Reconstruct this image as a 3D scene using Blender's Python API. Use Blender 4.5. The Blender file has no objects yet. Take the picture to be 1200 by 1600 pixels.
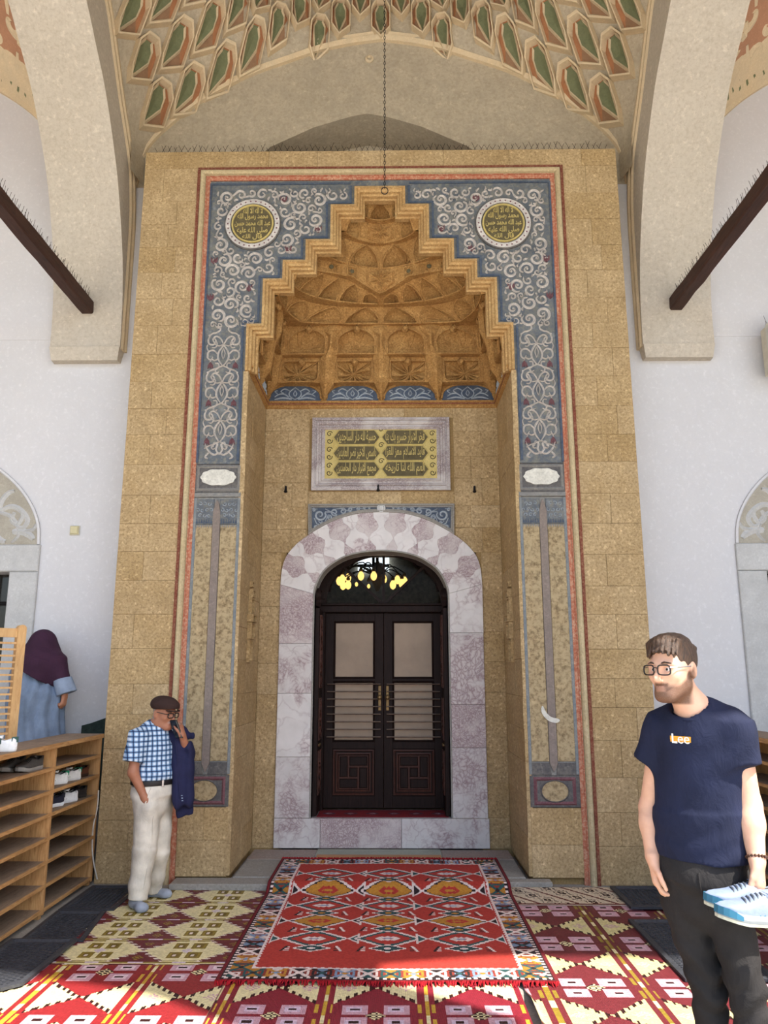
import bpy, bmesh, math, random
import numpy as np
from mathutils import Vector, Matrix

sc = bpy.context.scene
COL = sc.collection
PI = math.pi
rnd = random.Random(7)

# ---------------------------------------------------------------- camera, sky, sun, exposure
FPX = 1202.0
PITCH = math.atan(252.0 / FPX)
YAW = math.atan(15.0 / FPX)
CAM = np.array([0.13, -7.0, 1.75])
cd = bpy.data.cameras.new('camera')
cd.sensor_fit = 'VERTICAL'
cd.sensor_height = 24.0
cd.lens = FPX / 1600.0 * 24.0
cd.clip_end = 200
cam = bpy.data.objects.new('camera', cd)
COL.objects.link(cam)
cam.location = CAM
cam.rotation_euler = (PI / 2 + PITCH, 0, YAW)
sc.camera = cam

world = bpy.data.worlds.new('sky')
sc.world = world
world.use_nodes = True
wn = world.node_tree.nodes
wn.clear()
wo = wn.new('ShaderNodeOutputWorld')
wb = wn.new('ShaderNodeBackground')
ws = wn.new('ShaderNodeTexSky')
ws.sky_type = 'NISHITA'
ws.sun_disc = False
ws.sun_elevation = math.radians(54)
ws.sun_rotation = math.radians(122)
ws.air_density = 1.0
ws.dust_density = 2.5
ws.ozone_density = 0.8
wb.inputs['Strength'].default_value = 0.24
world.node_tree.links.new(ws.outputs[0], wb.inputs[0])
world.node_tree.links.new(wb.outputs[0], wo.inputs[0])

SUN_DIR = Vector((0.58, -0.40, 1.02)).normalized()      # towards the sun
sl = bpy.data.lights.new('sun_offscreen', 'SUN')
sl.energy = 6.5
sl.angle = math.radians(0.7)
sl.color = (1.0, 0.94, 0.84)
sun = bpy.data.objects.new('sun_offscreen', sl)
COL.objects.link(sun)
sun.location = (6, -12, 14)
sun.rotation_euler = SUN_DIR.to_track_quat('Z', 'Y').to_euler()

vs = sc.view_settings
sc.display_settings.display_device = 'sRGB'
vs.view_transform = 'Standard'
vs.look = 'None'
vs.gamma = 1.0
vs.use_curve_mapping = False
vs.exposure = 0.86
sc.cycles.max_bounces = 10
sc.cycles.diffuse_bounces = 6
sc.cycles.transparent_max_bounces = 12
sc.cycles.sample_clamp_indirect = 6.0
sc.cycles.use_denoising = True

# ---------------------------------------------------------------- pixels to directions (photo 1200 x 1600)
_c, _s = math.cos(PITCH), math.sin(PITCH)
_F = np.array([0, _c, _s]); _R = np.array([1.0, 0, 0]); _U = np.array([0, -_s, _c])
_cy, _sy = math.cos(YAW), math.sin(YAW)
_rot = np.array([[_cy, -_sy, 0], [_sy, _cy, 0], [0, 0, 1]])
_F, _R, _U = _rot @ _F, _rot @ _R, _rot @ _U
def ray(px, py):
    return _F + _R * (px - 600) / FPX - _U * (py - 800) / FPX
def atY(px, py, y):
    d = ray(px, py); return CAM + d * ((y - CAM[1]) / d[1])
def atZ(px, py, z=0.0):
    d = ray(px, py); return CAM + d * ((z - CAM[2]) / d[2])
def atX(px, py, x):
    d = ray(px, py); return CAM + d * ((x - CAM[0]) / d[0])

# ---------------------------------------------------------------- materials
def lin(c):
    o = []
    for x in c[:3]:
        x = x / 255.0
        o.append(x / 12.92 if x <= 0.04045 else ((x + 0.055) / 1.055) ** 2.4)
    return (o[0], o[1], o[2], 1.0)
MATS = {}
class NT:
    def __init__(self, name, rough=0.7, metal=0.0, spec=0.4):
        m = bpy.data.materials.new(name); m.use_nodes = True
        self.m = m; self.t = m.node_tree; self.n = self.t.nodes; self.l = self.t.links
        self.b = self.n['Principled BSDF']
        self.b.inputs['Roughness'].default_value = rough
        self.b.inputs['Metallic'].default_value = metal
        self.b.inputs['Specular IOR Level'].default_value = spec
        MATS[name] = m
        self._co = None
    def co(self, scale=(1, 1, 1), rot=(0, 0, 0), loc=(0, 0, 0)):
        if self._co is None:
            self._co = self.n.new('ShaderNodeTexCoord')
        mp = self.n.new('ShaderNodeMapping')
        mp.inputs['Scale'].default_value = scale
        mp.inputs['Rotation'].default_value = rot
        mp.inputs['Location'].default_value = loc
        self.l.new(self._co.outputs['Object'], mp.inputs['Vector'])
        return mp.outputs[0]
    def noise(self, vec, scale, detail=4, rough=0.55, dist=0.0):
        n = self.n.new('ShaderNodeTexNoise')
        n.inputs['Scale'].default_value = scale
        n.inputs['Detail'].default_value = detail
        n.inputs['Roughness'].default_value = rough
        n.inputs['Distortion'].default_value = dist
        self.l.new(vec, n.inputs['Vector'])
        return n.outputs['Fac']
    def voro(self, vec, scale, feature='F1'):
        n = self.n.new('ShaderNodeTexVoronoi')
        n.feature = feature
        n.inputs['Scale'].default_value = scale
        self.l.new(vec, n.inputs['Vector'])
        return n.outputs['Distance']
    def wave(self, vec, scale, dist=0.0, dscale=1.0, direction='X', kind='BANDS'):
        n = self.n.new('ShaderNodeTexWave')
        n.wave_type = kind
        if kind == 'BANDS': n.bands_direction = direction
        n.inputs['Scale'].default_value = scale
        n.inputs['Distortion'].default_value = dist
        n.inputs['Detail Scale'].default_value = dscale
        self.l.new(vec, n.inputs['Vector'])
        return n.outputs['Fac']
    def ramp(self, fac, stops, mode='LINEAR'):
        r = self.n.new('ShaderNodeValToRGB')
        r.color_ramp.interpolation = mode
        e = r.color_ramp.elements
        while len(e) < len(stops): e.new(0.5)
        for k, (p, c) in enumerate(stops):
            e[k].position = p
            e[k].color = c if len(c) == 4 else lin(c)
        self.l.new(fac, r.inputs['Fac'])
        return r.outputs['Color']
    def mix(self, fac, a, b, mode='MIX'):
        x = self.n.new('ShaderNodeMix'); x.data_type = 'RGBA'; x.blend_type = mode
        for sock, v in ((x.inputs['Factor'], fac), (x.inputs['A'], a), (x.inputs['B'], b)):
            if hasattr(v, 'links') or hasattr(v, 'is_linked'):
                self.l.new(v, sock)
            else:
                sock.default_value = v
        return x.outputs['Result']
    def math(self, op, a, b=0.0):
        x = self.n.new('ShaderNodeMath'); x.operation = op
        for i, v in enumerate((a, b)):
            if hasattr(v, 'is_linked'): self.l.new(v, x.inputs[i])
            else: x.inputs[i].default_value = v
        return x.outputs[0]
    def color(self, s):
        if hasattr(s, 'is_linked'): self.l.new(s, self.b.inputs['Base Color'])
        else: self.b.inputs['Base Color'].default_value = s
    def bump(self, h, strength=0.3, dist=0.01):
        x = self.n.new('ShaderNodeBump')
        x.inputs['Strength'].default_value = strength
        x.inputs['Distance'].default_value = dist
        self.l.new(h, x.inputs['Height'])
        self.l.new(x.outputs[0], self.b.inputs['Normal'])
B4, W4 = (0, 0, 0, 1), (1, 1, 1, 1)

def plain(name, c, rough=0.6, metal=0.0, spec=0.4, var=0.12, scale=14.0, bump=0.0):
    t = NT(name, rough, metal, spec)
    v = t.co()
    n = t.noise(v, scale, 5)
    a = [min(255, x * (1 + var)) for x in c]; b = [x * (1 - var) for x in c]
    t.color(t.ramp(n, [(0.3, b), (0.7, a)]))
    if bump: t.bump(t.noise(v, scale * 4, 4), bump, 0.01)
    return t.m

def stone(name, c1, c2, c3, speck=0.35, big=1.3, fine=55.0, rough=0.85, bump=0.35, bdist=0.012, mott=0.35):
    """mottled stone: two tones, fine grain and darker pits"""
    t = NT(name, rough, 0, 0.25)
    v = t.co()
    base = t.ramp(t.noise(v, big, 6, 0.62), [(0.32, c1), (0.68, c2)])
    grain = t.noise(v, fine, 5, 0.7)
    col = t.mix(t.ramp(grain, [(0.44, B4), (0.66, (speck, speck, speck, 1))]), base, lin(c3))
    hi = [min(255, x * 1.16 + 10) for x in c2]
    hs = min(0.8, speck + 0.1)
    col = t.mix(t.ramp(t.noise(v, fine * 0.6, 4, 0.7), [(0.55, B4), (0.72, (hs, hs, hs, 1))]), col, lin(hi))
    mid = t.noise(v, 6.0, 5, 0.6)
    col = t.mix(t.ramp(mid, [(0.35, (mott, mott, mott, 1)), (0.6, B4)]), col, lin([x * 0.82 for x in c1]))
    t.color(col)
    t.bump(grain, bump, bdist)
    return t.m

stone('limestone', (170, 144, 102), (194, 170, 130), (112, 90, 60), speck=0.7, fine=46)
stone('limestone_pale', (174, 148, 106), (195, 172, 133), (116, 94, 64), big=1.9, speck=0.7, fine=44)
stone('limestone_ochre', (168, 141, 97), (191, 166, 124), (108, 86, 56), big=1.6, speck=0.7, fine=46)
stone('mortar', (158, 132, 88), (150, 124, 82), (110, 86, 54), speck=0.5)
stone('carved_ochre', (168, 124, 70), (184, 144, 88), (96, 64, 30), speck=0.7, big=3.0, fine=60, bump=0.5)
stone('moulding_ochre', (186, 148, 96), (200, 168, 116), (124, 94, 56), speck=0.6, big=3.0, fine=60, bump=0.4)
stone('grey_stone', (158, 154, 146), (146, 142, 134), (108, 104, 96), big=2.2, speck=0.5)
stone('pale_grey_stone', (198, 198, 196), (188, 188, 186), (160, 160, 158), big=2.2, speck=0.3, bump=0.2)
stone('pink_slab', (166, 148, 138), (146, 138, 130), (104, 94, 88), big=3.0, speck=0.5)
stone('green_slab', (164, 168, 154), (154, 158, 146), (126, 128, 116), big=3.0, speck=0.3)
stone('red_paint_stone', (178, 108, 82), (164, 94, 70), (206, 176, 146), big=4.0, speck=0.8, fine=44)
stone('dark_red_paint', (124, 66, 50), (106, 54, 42), (170, 136, 106), big=4.0, speck=0.55)
stone('cream_paint_stone', (200, 184, 148), (186, 168, 130), (140, 120, 86), big=3.5, speck=0.5)
stone('blue_paint', (82, 90, 100), (108, 112, 114), (136, 132, 116), big=3.6, fine=26, speck=0.8)
stone('deep_blue_paint', (62, 74, 94), (78, 90, 106), (106, 110, 112), big=5.0, fine=34, speck=0.6)
stone('grey_blue_paint', (130, 130, 128), (142, 138, 128), (96, 100, 104), big=4.0, fine=34, speck=0.6)
stone('edge_blue_paint', (120, 128, 132), (136, 136, 130), (90, 102, 114), big=3.0, fine=30, speck=0.6)
stone('shaft_paint', (140, 128, 118), (128, 116, 108), (100, 94, 92), big=4.0, fine=40, speck=0.5)
stone('dark_panel_paint', (90, 88, 88), (110, 106, 100), (60, 62, 68), big=6.0, fine=36, speck=0.6)
stone('white_paint_relief', (196, 190, 184), (210, 204, 196), (136, 132, 130), big=5.0, fine=46, speck=0.55)
stone('pale_blue_relief', (160, 170, 180), (176, 184, 190), (112, 124, 138), big=5.0, fine=50, speck=0.4)
stone('maroon_relief', (116, 76, 82), (104, 68, 74), (140, 116, 116), big=6.0, fine=50, speck=0.45)
stone('gold_relief', (206, 188, 122), (190, 170, 102), (140, 122, 70), big=8.0, fine=70, speck=0.4, rough=0.6)
stone('dark_olive_ground', (92, 84, 60), (104, 95, 70), (64, 58, 42), big=8.0, fine=60)
stone('faded_fresco', (180, 162, 126), (160, 141, 107), (100, 84, 60), big=6.0, fine=24, speck=0.85)
stone('white_patch', (222, 220, 208), (204, 202, 190), (140, 138, 130), big=9.0, fine=40, speck=0.45)
stone('vault_plaster', (184, 173, 152), (176, 165, 144), (138, 124, 100), speck=0.4, big=1.4, fine=30, bump=0.25)
stone('wall_plaster', (208, 207, 208), (204, 204, 206), (190, 190, 193), speck=0.15, big=0.5, fine=40, bump=0.10, mott=0.06)
stone('arch_plaster', (196, 188, 174), (190, 181, 166), (156, 144, 126), speck=0.4, big=1.2, fine=30, bump=0.25, mott=0.1)
stone('vault_pink', (184, 138, 108), (174, 130, 102), (154, 114, 88), speck=0.25, big=2.0)
stone('vault_cream', (216, 198, 166), (208, 188, 154), (178, 156, 122), speck=0.25, big=3.0)
stone('vault_green', (118, 122, 90), (106, 112, 82), (82, 88, 64), big=9.0, fine=30, speck=0.35)
stone('vault_orange', (182, 130, 94), (170, 120, 86), (146, 102, 72), big=9.0, fine=30, speck=0.35)
stone('vault_brown', (156, 124, 96), (146, 114, 88), (124, 96, 74), big=9.0, fine=30, speck=0.35)
stone('lunette_grey', (166, 160, 146), (176, 170, 156), (140, 134, 122), big=4.0)
stone('courtyard_stone', (216, 212, 204), (206, 202, 194), (186, 182, 174), big=1.0)
plain('iron', (48, 40, 36), 0.6, 0.6)
plain('black_iron', (24, 22, 22), 0.6, 0.4)
plain('brass', (110, 88, 58), 0.4, 0.7)
plain('rod_metal', (128, 112, 98), 0.35, 0.8)
plain('interior_plaster', (172, 164, 150), 0.8)
plain('window_glass', (40, 37, 35), 0.12, 0, 0.5, var=0.03)
plain('interior_pale', (196, 196, 186), 0.7, var=0.04)
plain('switch_box', (196, 188, 150), 0.6, var=0.04)
plain('lamp_beige', (196, 190, 172), 0.5, var=0.04)
plain('rubber', (52, 54, 60), 0.55, var=0.2, scale=50, bump=0.3)
plain('dark_green_cloth', (36, 48, 42), 0.9, var=0.2, scale=30, bump=0.3)
plain('cable_white', (198, 192, 182), 0.5)
plain('bead', (66, 40, 28), 0.4)

def wood(name, c1, c2, c3, scale=(1, 1, 1), rough=0.55, bump=0.12, wscale=6.0, spec=0.35):
    t = NT(name, rough, 0, spec)
    v = t.co(scale)
    w = t.noise(v, wscale, 6, 0.65, 1.2)
    col = t.ramp(w, [(0.3, c2), (0.5, c1), (0.7, c3)])
    col = t.mix(t.ramp(t.noise(t.co(), 2.2, 4), [(0.4, B4), (0.7, (0.5, 0.5, 0.5, 1))]), col, lin([x * 0.78 for x in c1]))
    t.color(col)
    t.bump(w, bump, 0.01)
    return t.m
wood('pine_z', (188, 144, 94), (150, 106, 64), (206, 164, 112), (9, 9, 0.9))
wood('pine_y', (186, 142, 92), (146, 104, 64), (204, 162, 110), (9, 0.9, 9))
wood('pine_dusty', (140, 122, 104), (112, 94, 78), (156, 136, 114), (9, 0.9, 9), rough=0.85)
wood('pine_light', (206, 164, 110), (186, 142, 90), (216, 178, 126), (7, 7, 1.2))
wood('walnut', (36, 24, 21), (22, 15, 14), (44, 30, 26), (8, 8, 0.8), rough=0.55, spec=0.12)
wood('walnut_red', (72, 42, 34), (50, 30, 25), (84, 52, 40), (8, 8, 1), rough=0.5, spec=0.2)
wood('beam_wood', (66, 42, 34), (44, 28, 24), (78, 52, 42), (6, 0.5, 6), rough=0.7)
wood('step_board', (176, 128, 86), (150, 104, 68), (188, 142, 100), (1, 8, 8), rough=0.6)

def marble(name, base, vein, dark, scale, cover):
    t = NT(name, 0.45, 0, 0.4)
    v = t.co()
    nz = t.n.new('ShaderNodeTexNoise'); nz.inputs['Scale'].default_value = 3.2; nz.inputs['Detail'].default_value = 5
    t.l.new(v, nz.inputs['Vector'])
    vm = t.n.new('ShaderNodeVectorMath'); vm.operation = 'MULTIPLY_ADD'
    t.l.new(nz.outputs['Color'], vm.inputs[0]); vm.inputs[1].default_value = (0.5, 0.5, 0.5); t.l.new(v, vm.inputs[2])
    e = t.voro(vm.outputs[0], scale, 'DISTANCE_TO_EDGE')
    e2 = t.voro(vm.outputs[0], scale * 3.1, 'DISTANCE_TO_EDGE')
    mask = t.ramp(t.noise(v, 2.4, 5, 0.6, 0.6), [(0.5 - cover, B4), (0.6 - cover * 0.5, W4)])
    veins = t.ramp(e, [(0.0, W4), (0.03, (0.3, 0.3, 0.3, 1)), (0.07, B4)])
    fine = t.ramp(e2, [(0.0, W4), (0.10, (0.4, 0.4, 0.4, 1)), (0.3, B4)])
    col = t.ramp(t.noise(v, 5, 4), [(0.3, [x * 0.93 for x in base]), (0.7, base)])
    col = t.mix(t.mix(0.45, B4, mask, 'MIX'), col, lin(vein))
    col = t.mix(t.mix(1.0, fine, mask, 'MULTIPLY'), col, lin(dark))
    col = t.mix(t.mix(1.0, t.mix(0.6, B4, veins), t.ramp(t.noise(v, 4.0, 3), [(0.4, (0.15, 0.15, 0.15, 1)), (0.6, W4)]), 'MULTIPLY'), col, lin(dark))
    t.color(col)
    t.bump(e, 0.1, 0.004)
    return t.m
marble('breccia_marble', (208, 202, 198), (186, 170, 168), (146, 124, 126), 6.0, 0.04)
marble('breccia_marble_dark', (200, 190, 186), (180, 160, 158), (138, 114, 118), 10.0, 0.12)
marble('breccia_marble_light', (216, 211, 207), (200, 186, 184), (160, 142, 142), 4.0, -0.06)
marble('grey_marble', (196, 190, 186), (166, 150, 148), (128, 114, 114), 12.0, 0.1)

def attr_mat(name, rough=0.85, weave=120.0, strength=0.3, direction='X', sheen=0.0):
    t = NT(name, rough, 0, 0.3)
    a = t.n.new('ShaderNodeVertexColor'); a.layer_name = 'Col'
    n = t.noise(t.co(), 60, 3)
    t.color(t.mix(t.ramp(n, [(0.35, (0.75, 0.75, 0.75, 1)), (0.65, (1, 1, 1, 1))]), B4, a.outputs['Color']))
    mixn = t.n[-1]
    t.bump(t.wave(t.co(), weave, 0, 1, direction), strength, 0.004)
    return t.m
attr_mat('woven_rug', 0.95, 110.0, 0.4, 'Y')
attr_mat('reed_mat', 0.45, 60.0, 0.5, 'X')

# glass that shows what is behind and reflects a little
t = NT('clear_glass', 0.05)
gl = t.n.new('ShaderNodeBsdfGlossy'); gl.inputs['Roughness'].default_value = 0.03
tr = t.n.new('ShaderNodeBsdfTransparent')
fr = t.n.new('ShaderNodeFresnel'); fr.inputs['IOR'].default_value = 1.12
ms = t.n.new('ShaderNodeMixShader')
t.l.new(fr.outputs[0], ms.inputs[0]); t.l.new(tr.outputs[0], ms.inputs[1]); t.l.new(gl.outputs[0], ms.inputs[2])
t.l.new(ms.outputs[0], t.n['Material Output'].inputs['Surface'])
plain('frosted_glass', (146, 126, 106), 0.45, 0, 0.3, var=0.06, scale=5)
def emit(name, c, s):
    t = NT(name)
    t.b.inputs['Base Color'].default_value = lin(c)
    t.b.inputs['Emission Color'].default_value = lin(c)
    t.b.inputs['Emission Strength'].default_value = s
emit('lamp_glow', (255, 210, 118), 0.85)
emit('window_daylight', (232, 244, 250), 0.9)

# ---------------------------------------------------------------- mesh helpers
def setp(o, label=None, cat=None, group=None, kind=None):
    if label: o['label'] = label
    if cat: o['category'] = cat
    if group: o['group'] = group
    if kind: o['kind'] = kind
    return o
def thing(name, loc, label, cat, group=None, kind=None):
    o = bpy.data.objects.new(name, None)
    COL.objects.link(o)
    o.empty_display_size = 0.1
    o.location = loc
    return setp(o, label, cat, group, kind)
def attach(o, parent):
    if parent is not None:
        o.parent = parent
        chain = Matrix.Translation(parent.location)
        p = parent
        if p.type == 'EMPTY':
            o.matrix_parent_inverse = chain.inverted()
    return o
def mesh_obj(name, v, f, mats, parent=None, mi=None, smooth=False, fix=True):
    me = bpy.data.meshes.new(name)
    me.from_pydata([tuple(map(float, p)) for p in v], [], f)
    if isinstance(mats, str): mats = [mats]
    for m in mats: me.materials.append(MATS[m])
    if mi is not None and len(mats) > 1:
        me.polygons.foreach_set('material_index', np.asarray(mi, dtype=np.int32))
    if fix:
        bm = bmesh.new(); bm.from_mesh(me)
        bmesh.ops.recalc_face_normals(bm, faces=bm.faces)
        bm.to_mesh(me); bm.free()
    if smooth:
        me.polygons.foreach_set('use_smooth', np.ones(len(me.polygons), dtype=bool))
    me.update()
    o = bpy.data.objects.new(name, me)
    COL.objects.link(o)
    attach(o, parent)
    return o
def copy_tree(o, parent=None, delta=None):
    c = o.copy(); COL.objects.link(c)
    if parent is not None: c.parent = parent
    for ch in o.children: copy_tree(ch, c)
    return c

class Frame:
    def __init__(self, O, U, V, N):
        self.O, self.U, self.V, self.N = [np.array(a, float) for a in (O, U, V, N)]
    def __call__(self, u, v, n=0.0):
        return self.O + self.U * u + self.V * v + self.N * n
FRONT = Frame((0, 0, 0), (1, 0, 0), (0, 0, 1), (0, -1, 0))
ND = 1.05                                   # depth of the portal niche
BACK = Frame((0, ND, 0), (1, 0, 0), (0, 0, 1), (0, -1, 0))
NW = 1.27                                   # half width of the niche
SIDE_L = Frame((-NW, 0, 0), (0, 1, 0), (0, 0, 1), (1, 0, 0))
SIDE_R = Frame((NW, 0, 0), (0, 1, 0), (0, 0, 1), (-1, 0, 0))
YW = 0.55                                   # plane of the white wall
WALL = Frame((0, YW, 0), (1, 0, 0), (0, 0, 1), (0, -1, 0))
FLOOR = Frame((0, 0, 0), (1, 0, 0), (0, 1, 0), (0, 0, 1))

class MB:
    def __init__(self): self.v = []; self.f = []; self.m = []
    def add(self, v, f, mi=0):
        b = len(self.v)
        self.v += list(v)
        self.f += [tuple(b + i for i in q) for q in f]
        self.m += [mi] * len(f)
        return self
    def box(self, x0, x1, y0, y1, z0, z1, mi=0):
        v = [(x, y, z) for z in (z0, z1) for y in (y0, y1) for x in (x0, x1)]
        return self.add(v, [(0, 2, 3, 1), (4, 5, 7, 6), (0, 1, 5, 4), (2, 6, 7, 3), (0, 4, 6, 2), (1, 3, 7, 5)], mi)
    def block(self, fr, u0, u1, v0, v1, n0, n1, ch=0.006, mi=0):
        """block on a frame, chamfered round its outer face"""
        q = [fr(u, v, n0) for u, v in ((u0, v0), (u1, v0), (u1, v1), (u0, v1))]
        q += [fr(u, v, n1 - ch) for u, v in ((u0, v0), (u1, v0), (u1, v1), (u0, v1))]
        q += [fr(u, v, n1) for u, v in ((u0 + ch, v0 + ch), (u1 - ch, v0 + ch), (u1 - ch, v1 - ch), (u0 + ch, v1 - ch))]
        f = [(3, 2, 1, 0), (8, 9, 10, 11)]
        for a in range(4):
            b = (a + 1) % 4
            f += [(a, b, 4 + b, 4 + a), (4 + a, 4 + b, 8 + b, 8 + a)]
        return self.add(q, f, mi)
    def prism(self, fr, poly, n0, n1, mi=0, ch=0.0):
        k = len(poly)
        v = [fr(u, w, n0) for u, w in poly] + [fr(u, w, n1) for u, w in poly]
        f = [tuple(range(k))[::-1], tuple(range(k, 2 * k))]
        f += [(i, (i + 1) % k, k + (i + 1) % k, k + i) for i in range(k)]
        return self.add(v, f, mi)
    def tube(self, pts, r, n=6, closed=False, mi=0, cap=True):
        P = [np.array(p, float) for p in pts]
        k = len(P)
        rr = r if hasattr(r, '__len__') else [r] * k
        ref = None
        v = []
        for i in range(k):
            a = P[(i - 1) % k] if (closed or i > 0) else P[i]
            b = P[(i + 1) % k] if (closed or i < k - 1) else P[i]
            d = b - a; d = d / (np.linalg.norm(d) + 1e-9)
            if ref is None:
                ref = np.array([0, 0, 1.0]) if abs(d[2]) < 0.9 else np.array([1.0, 0, 0])
            x = np.cross(d, ref); x /= np.linalg.norm(x) + 1e-9
            y = np.cross(x, d)
            ref = y
            for j in range(n):
                t = 2 * PI * j / n
                v.append(P[i] + (x * math.cos(t) + y * math.sin(t)) * rr[i])
        f = []
        for i in range(k if closed else k - 1):
            a, b = i * n, ((i + 1) % k) * n
            for j in range(n):
                f.append((a + j, a + (j + 1) % n, b + (j + 1) % n, b + j))
        if cap and not closed:
            f.append(tuple(range(n))[::-1]); f.append(tuple(range((k - 1) * n, k * n)))
        return self.add(v, f, mi)
    def lathe(self, prof, c, n=16, mi=0, fr=None):
        v = []; f = []
        for r, z in prof:
            for j in range(n):
                t = 2 * PI * j / n
                if fr is None: v.append((c[0] + r * math.cos(t), c[1] + r * math.sin(t), c[2] + z))
                else: v.append(fr(c[0] + r * math.cos(t), c[1] + r * math.sin(t), z))
        k = len(prof)
        for i in range(k - 1):
            for j in range(n):
                f.append((i * n + j, i * n + (j + 1) % n, (i + 1) * n + (j + 1) % n, (i + 1) * n + j))
        f.append(tuple(range(n))[::-1]); f.append(tuple(range((k - 1) * n, k * n)))
        return self.add(v, f, mi)
    def mould(self, path, prof, fr, closed=False, mi=0):
        """sweep a profile of (offset to the left of travel, height) along a 2-D path with mitres"""
        P = [np.array(p, float) for p in path]; k = len(P); m = len(prof)
        v = []
        for i in range(k):
            d1 = P[i] - P[i - 1] if (closed or i > 0) else P[1] - P[0]
            d2 = P[(i + 1) % k] - P[i] if (closed or i < k - 1) else P[i] - P[i - 1]
            d1 = d1 / np.linalg.norm(d1); d2 = d2 / np.linalg.norm(d2)
            n1 = np.array([-d1[1], d1[0]]); n2 = np.array([-d2[1], d2[0]])
            b = n1 + n2; L = np.dot(b, n1)
            b = b / (L if abs(L) > 0.2 else 0.2)
            for o, h in prof:
                q = P[i] + b * o
                v.append(fr(q[0], q[1], h))
        f = []
        for i in range(k if closed else k - 1):
            a, b = i * m, ((i + 1) % k) * m
            for j in range(m - 1):
                f.append((a + j, a + j + 1, b + j + 1, b + j))
        if not closed:
            f.append(tuple(range(m))); f.append(tuple(range((k - 1) * m, k * m))[::-1])
        return self.add(v, f, mi)
    def ridge(self, pts, w, fr, h, mi=0, n0=0.0):
        """raised band with a roof section along a 2-D curve; w = half width or list"""
        P = [np.array(p, float) for p in pts]; k = len(P)
        W = w if hasattr(w, '__len__') else [w] * k
        v = []
        for i in range(k):
            d = P[min(i + 1, k - 1)] - P[max(i - 1, 0)]
            d = d / (np.linalg.norm(d) + 1e-9)
            n = np.array([-d[1], d[0]])
            a = P[i] + n * W[i]; b = P[i] - n * W[i]
            v += [fr(a[0], a[1], n0), fr(P[i][0], P[i][1], n0 + h), fr(b[0], b[1], n0)]
        f = []
        for i in range(k - 1):
            a = 3 * i
            f += [(a, a + 1, a + 4, a + 3), (a + 1, a + 2, a + 5, a + 4)]
        return self.add(v, f, mi)
    def obj(self, name, mats, parent=None, smooth=False, fix=True):
        return mesh_obj(name, self.v, self.f, mats, parent, self.m, smooth, fix)

def catmull(pts, n=6, closed=False):
    P = [np.array(p, float) for p in pts]; k = len(P); out = []
    rng = range(k if closed else k - 1)
    for i in rng:
        if closed: p0, p1, p2, p3 = P[i - 1], P[i], P[(i + 1) % k], P[(i + 2) % k]
        else: p0, p1, p2, p3 = P[max(i - 1, 0)], P[i], P[i + 1], P[min(i + 2, k - 1)]
        for j in range(n):
            t = j / n
            out.append(0.5 * ((2 * p1) + (p2 - p0) * t + (2 * p0 - 5 * p1 + 4 * p2 - p3) * t * t + (3 * p1 - p0 - 3 * p2 + p3) * t ** 3))
    if not closed: out.append(P[-1])
    return out
def spiral(cx, cy, r, a0, turns, sgn, tail=None, n=9):
    """curl that winds in; the optional tail point leads into it"""
    pts = []
    k = int(n * turns) + 2
    for i in range(k + 1):
        t = i / k
        a = a0 + sgn * 2 * PI * turns * t
        rr = r * (1 - 0.82 * t)
        pts.append((cx + rr * math.cos(a), cy + rr * math.sin(a)))
    if tail is not None:
        pts = catmull([tail] + pts, 2)
    return pts
def taper(k, w, a=0.45, b=0.55):
    return [w * (a + (1 - a) * math.sin(PI * min(1.0, (i + 0.8) / k) ** 0.8) ** 0.7) for i in range(k)]
def inpoly(x, y, poly):
    c = False; j = len(poly) - 1
    for i in range(len(poly)):
        xi, yi = poly[i]; xj, yj = poly[j]
        if (yi > y) != (yj > y) and x < (xj - xi) * (y - yi) / (yj - yi) + xi: c = not c
        j = i
    return c
def disc_poly(cx, cy, r, n=24, ry=None):
    return [(cx + r * math.cos(2 * PI * i / n), cy + (ry or r) * math.sin(2 * PI * i / n)) for i in range(n)]
# ================================================================ the setting
def struct(o): o['kind'] = 'structure'; return o
HB = 2.70                         # half width of a bay between the cross arches
YC = YW - HB                      # bay centre
TA, TB = 2.70, 3.43               # cross arch from X = TA to X = TB on either side
YF = YC - HB                      # inner face of the front arcade
BX = TB + HB                      # centre of the side bays
ROOF = 11.4

b = MB(); b.box(-9.3, 9.3, -5.6, 9.5, -0.25, 0.0)
struct(b.obj('floor', 'grey_stone'))
b = MB(); b.box(-40, 40, -45, -5.6, -0.3, -0.04)
struct(b.obj('ground', 'courtyard_stone'))

# back wall, with the window openings left free
WINS = [(-4.35, 0.96), (4.46, 0.96)]
b = MB()
for sx, (cx, hw) in zip((-1, 1), WINS):
    o0, o1 = cx - hw + 0.27, cx + hw - 0.27
    xs = sorted([sx * 9.3, o0, o1, sx * 2.40])
    b.box(xs[0], xs[1], YW, YW + 0.35, 0, ROOF)
    b.box(xs[2], xs[3], YW, YW + 0.35, 0, ROOF)
    b.box(xs[1], xs[2], YW, YW + 0.35, 0, 0.95)
    b.box(xs[1], xs[2], YW, YW + 0.35, 2.735, ROOF)
GABLE = [(-1.45, 6.95), (-1.45, 7.30), (-1.22, 7.50), (-0.75, 7.74), (-0.35, 7.87), (-0.16, 7.91), (0.06, 7.87), (0.45, 7.74), (0.95, 7.49), (1.2, 7.30), (1.2, 6.95)]
wall_back = struct(b.obj('wall_back', 'wall_plaster'))
b = MB()
b.box(-9.6, -9.3, -5.6, 9.5, 0, ROOF); wl = struct(b.obj('wall_left', 'wall_plaster'))
b = MB(); b.box(9.3, 9.6, -5.6, 9.5, 0, ROOF); struct(b.obj('wall_right', 'wall_plaster'))
b = MB(); b.box(-9.6, 9.6, -5.6, 9.8, ROOF, ROOF + 0.3); struct(b.obj('ceiling', 'vault_plaster'))

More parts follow.
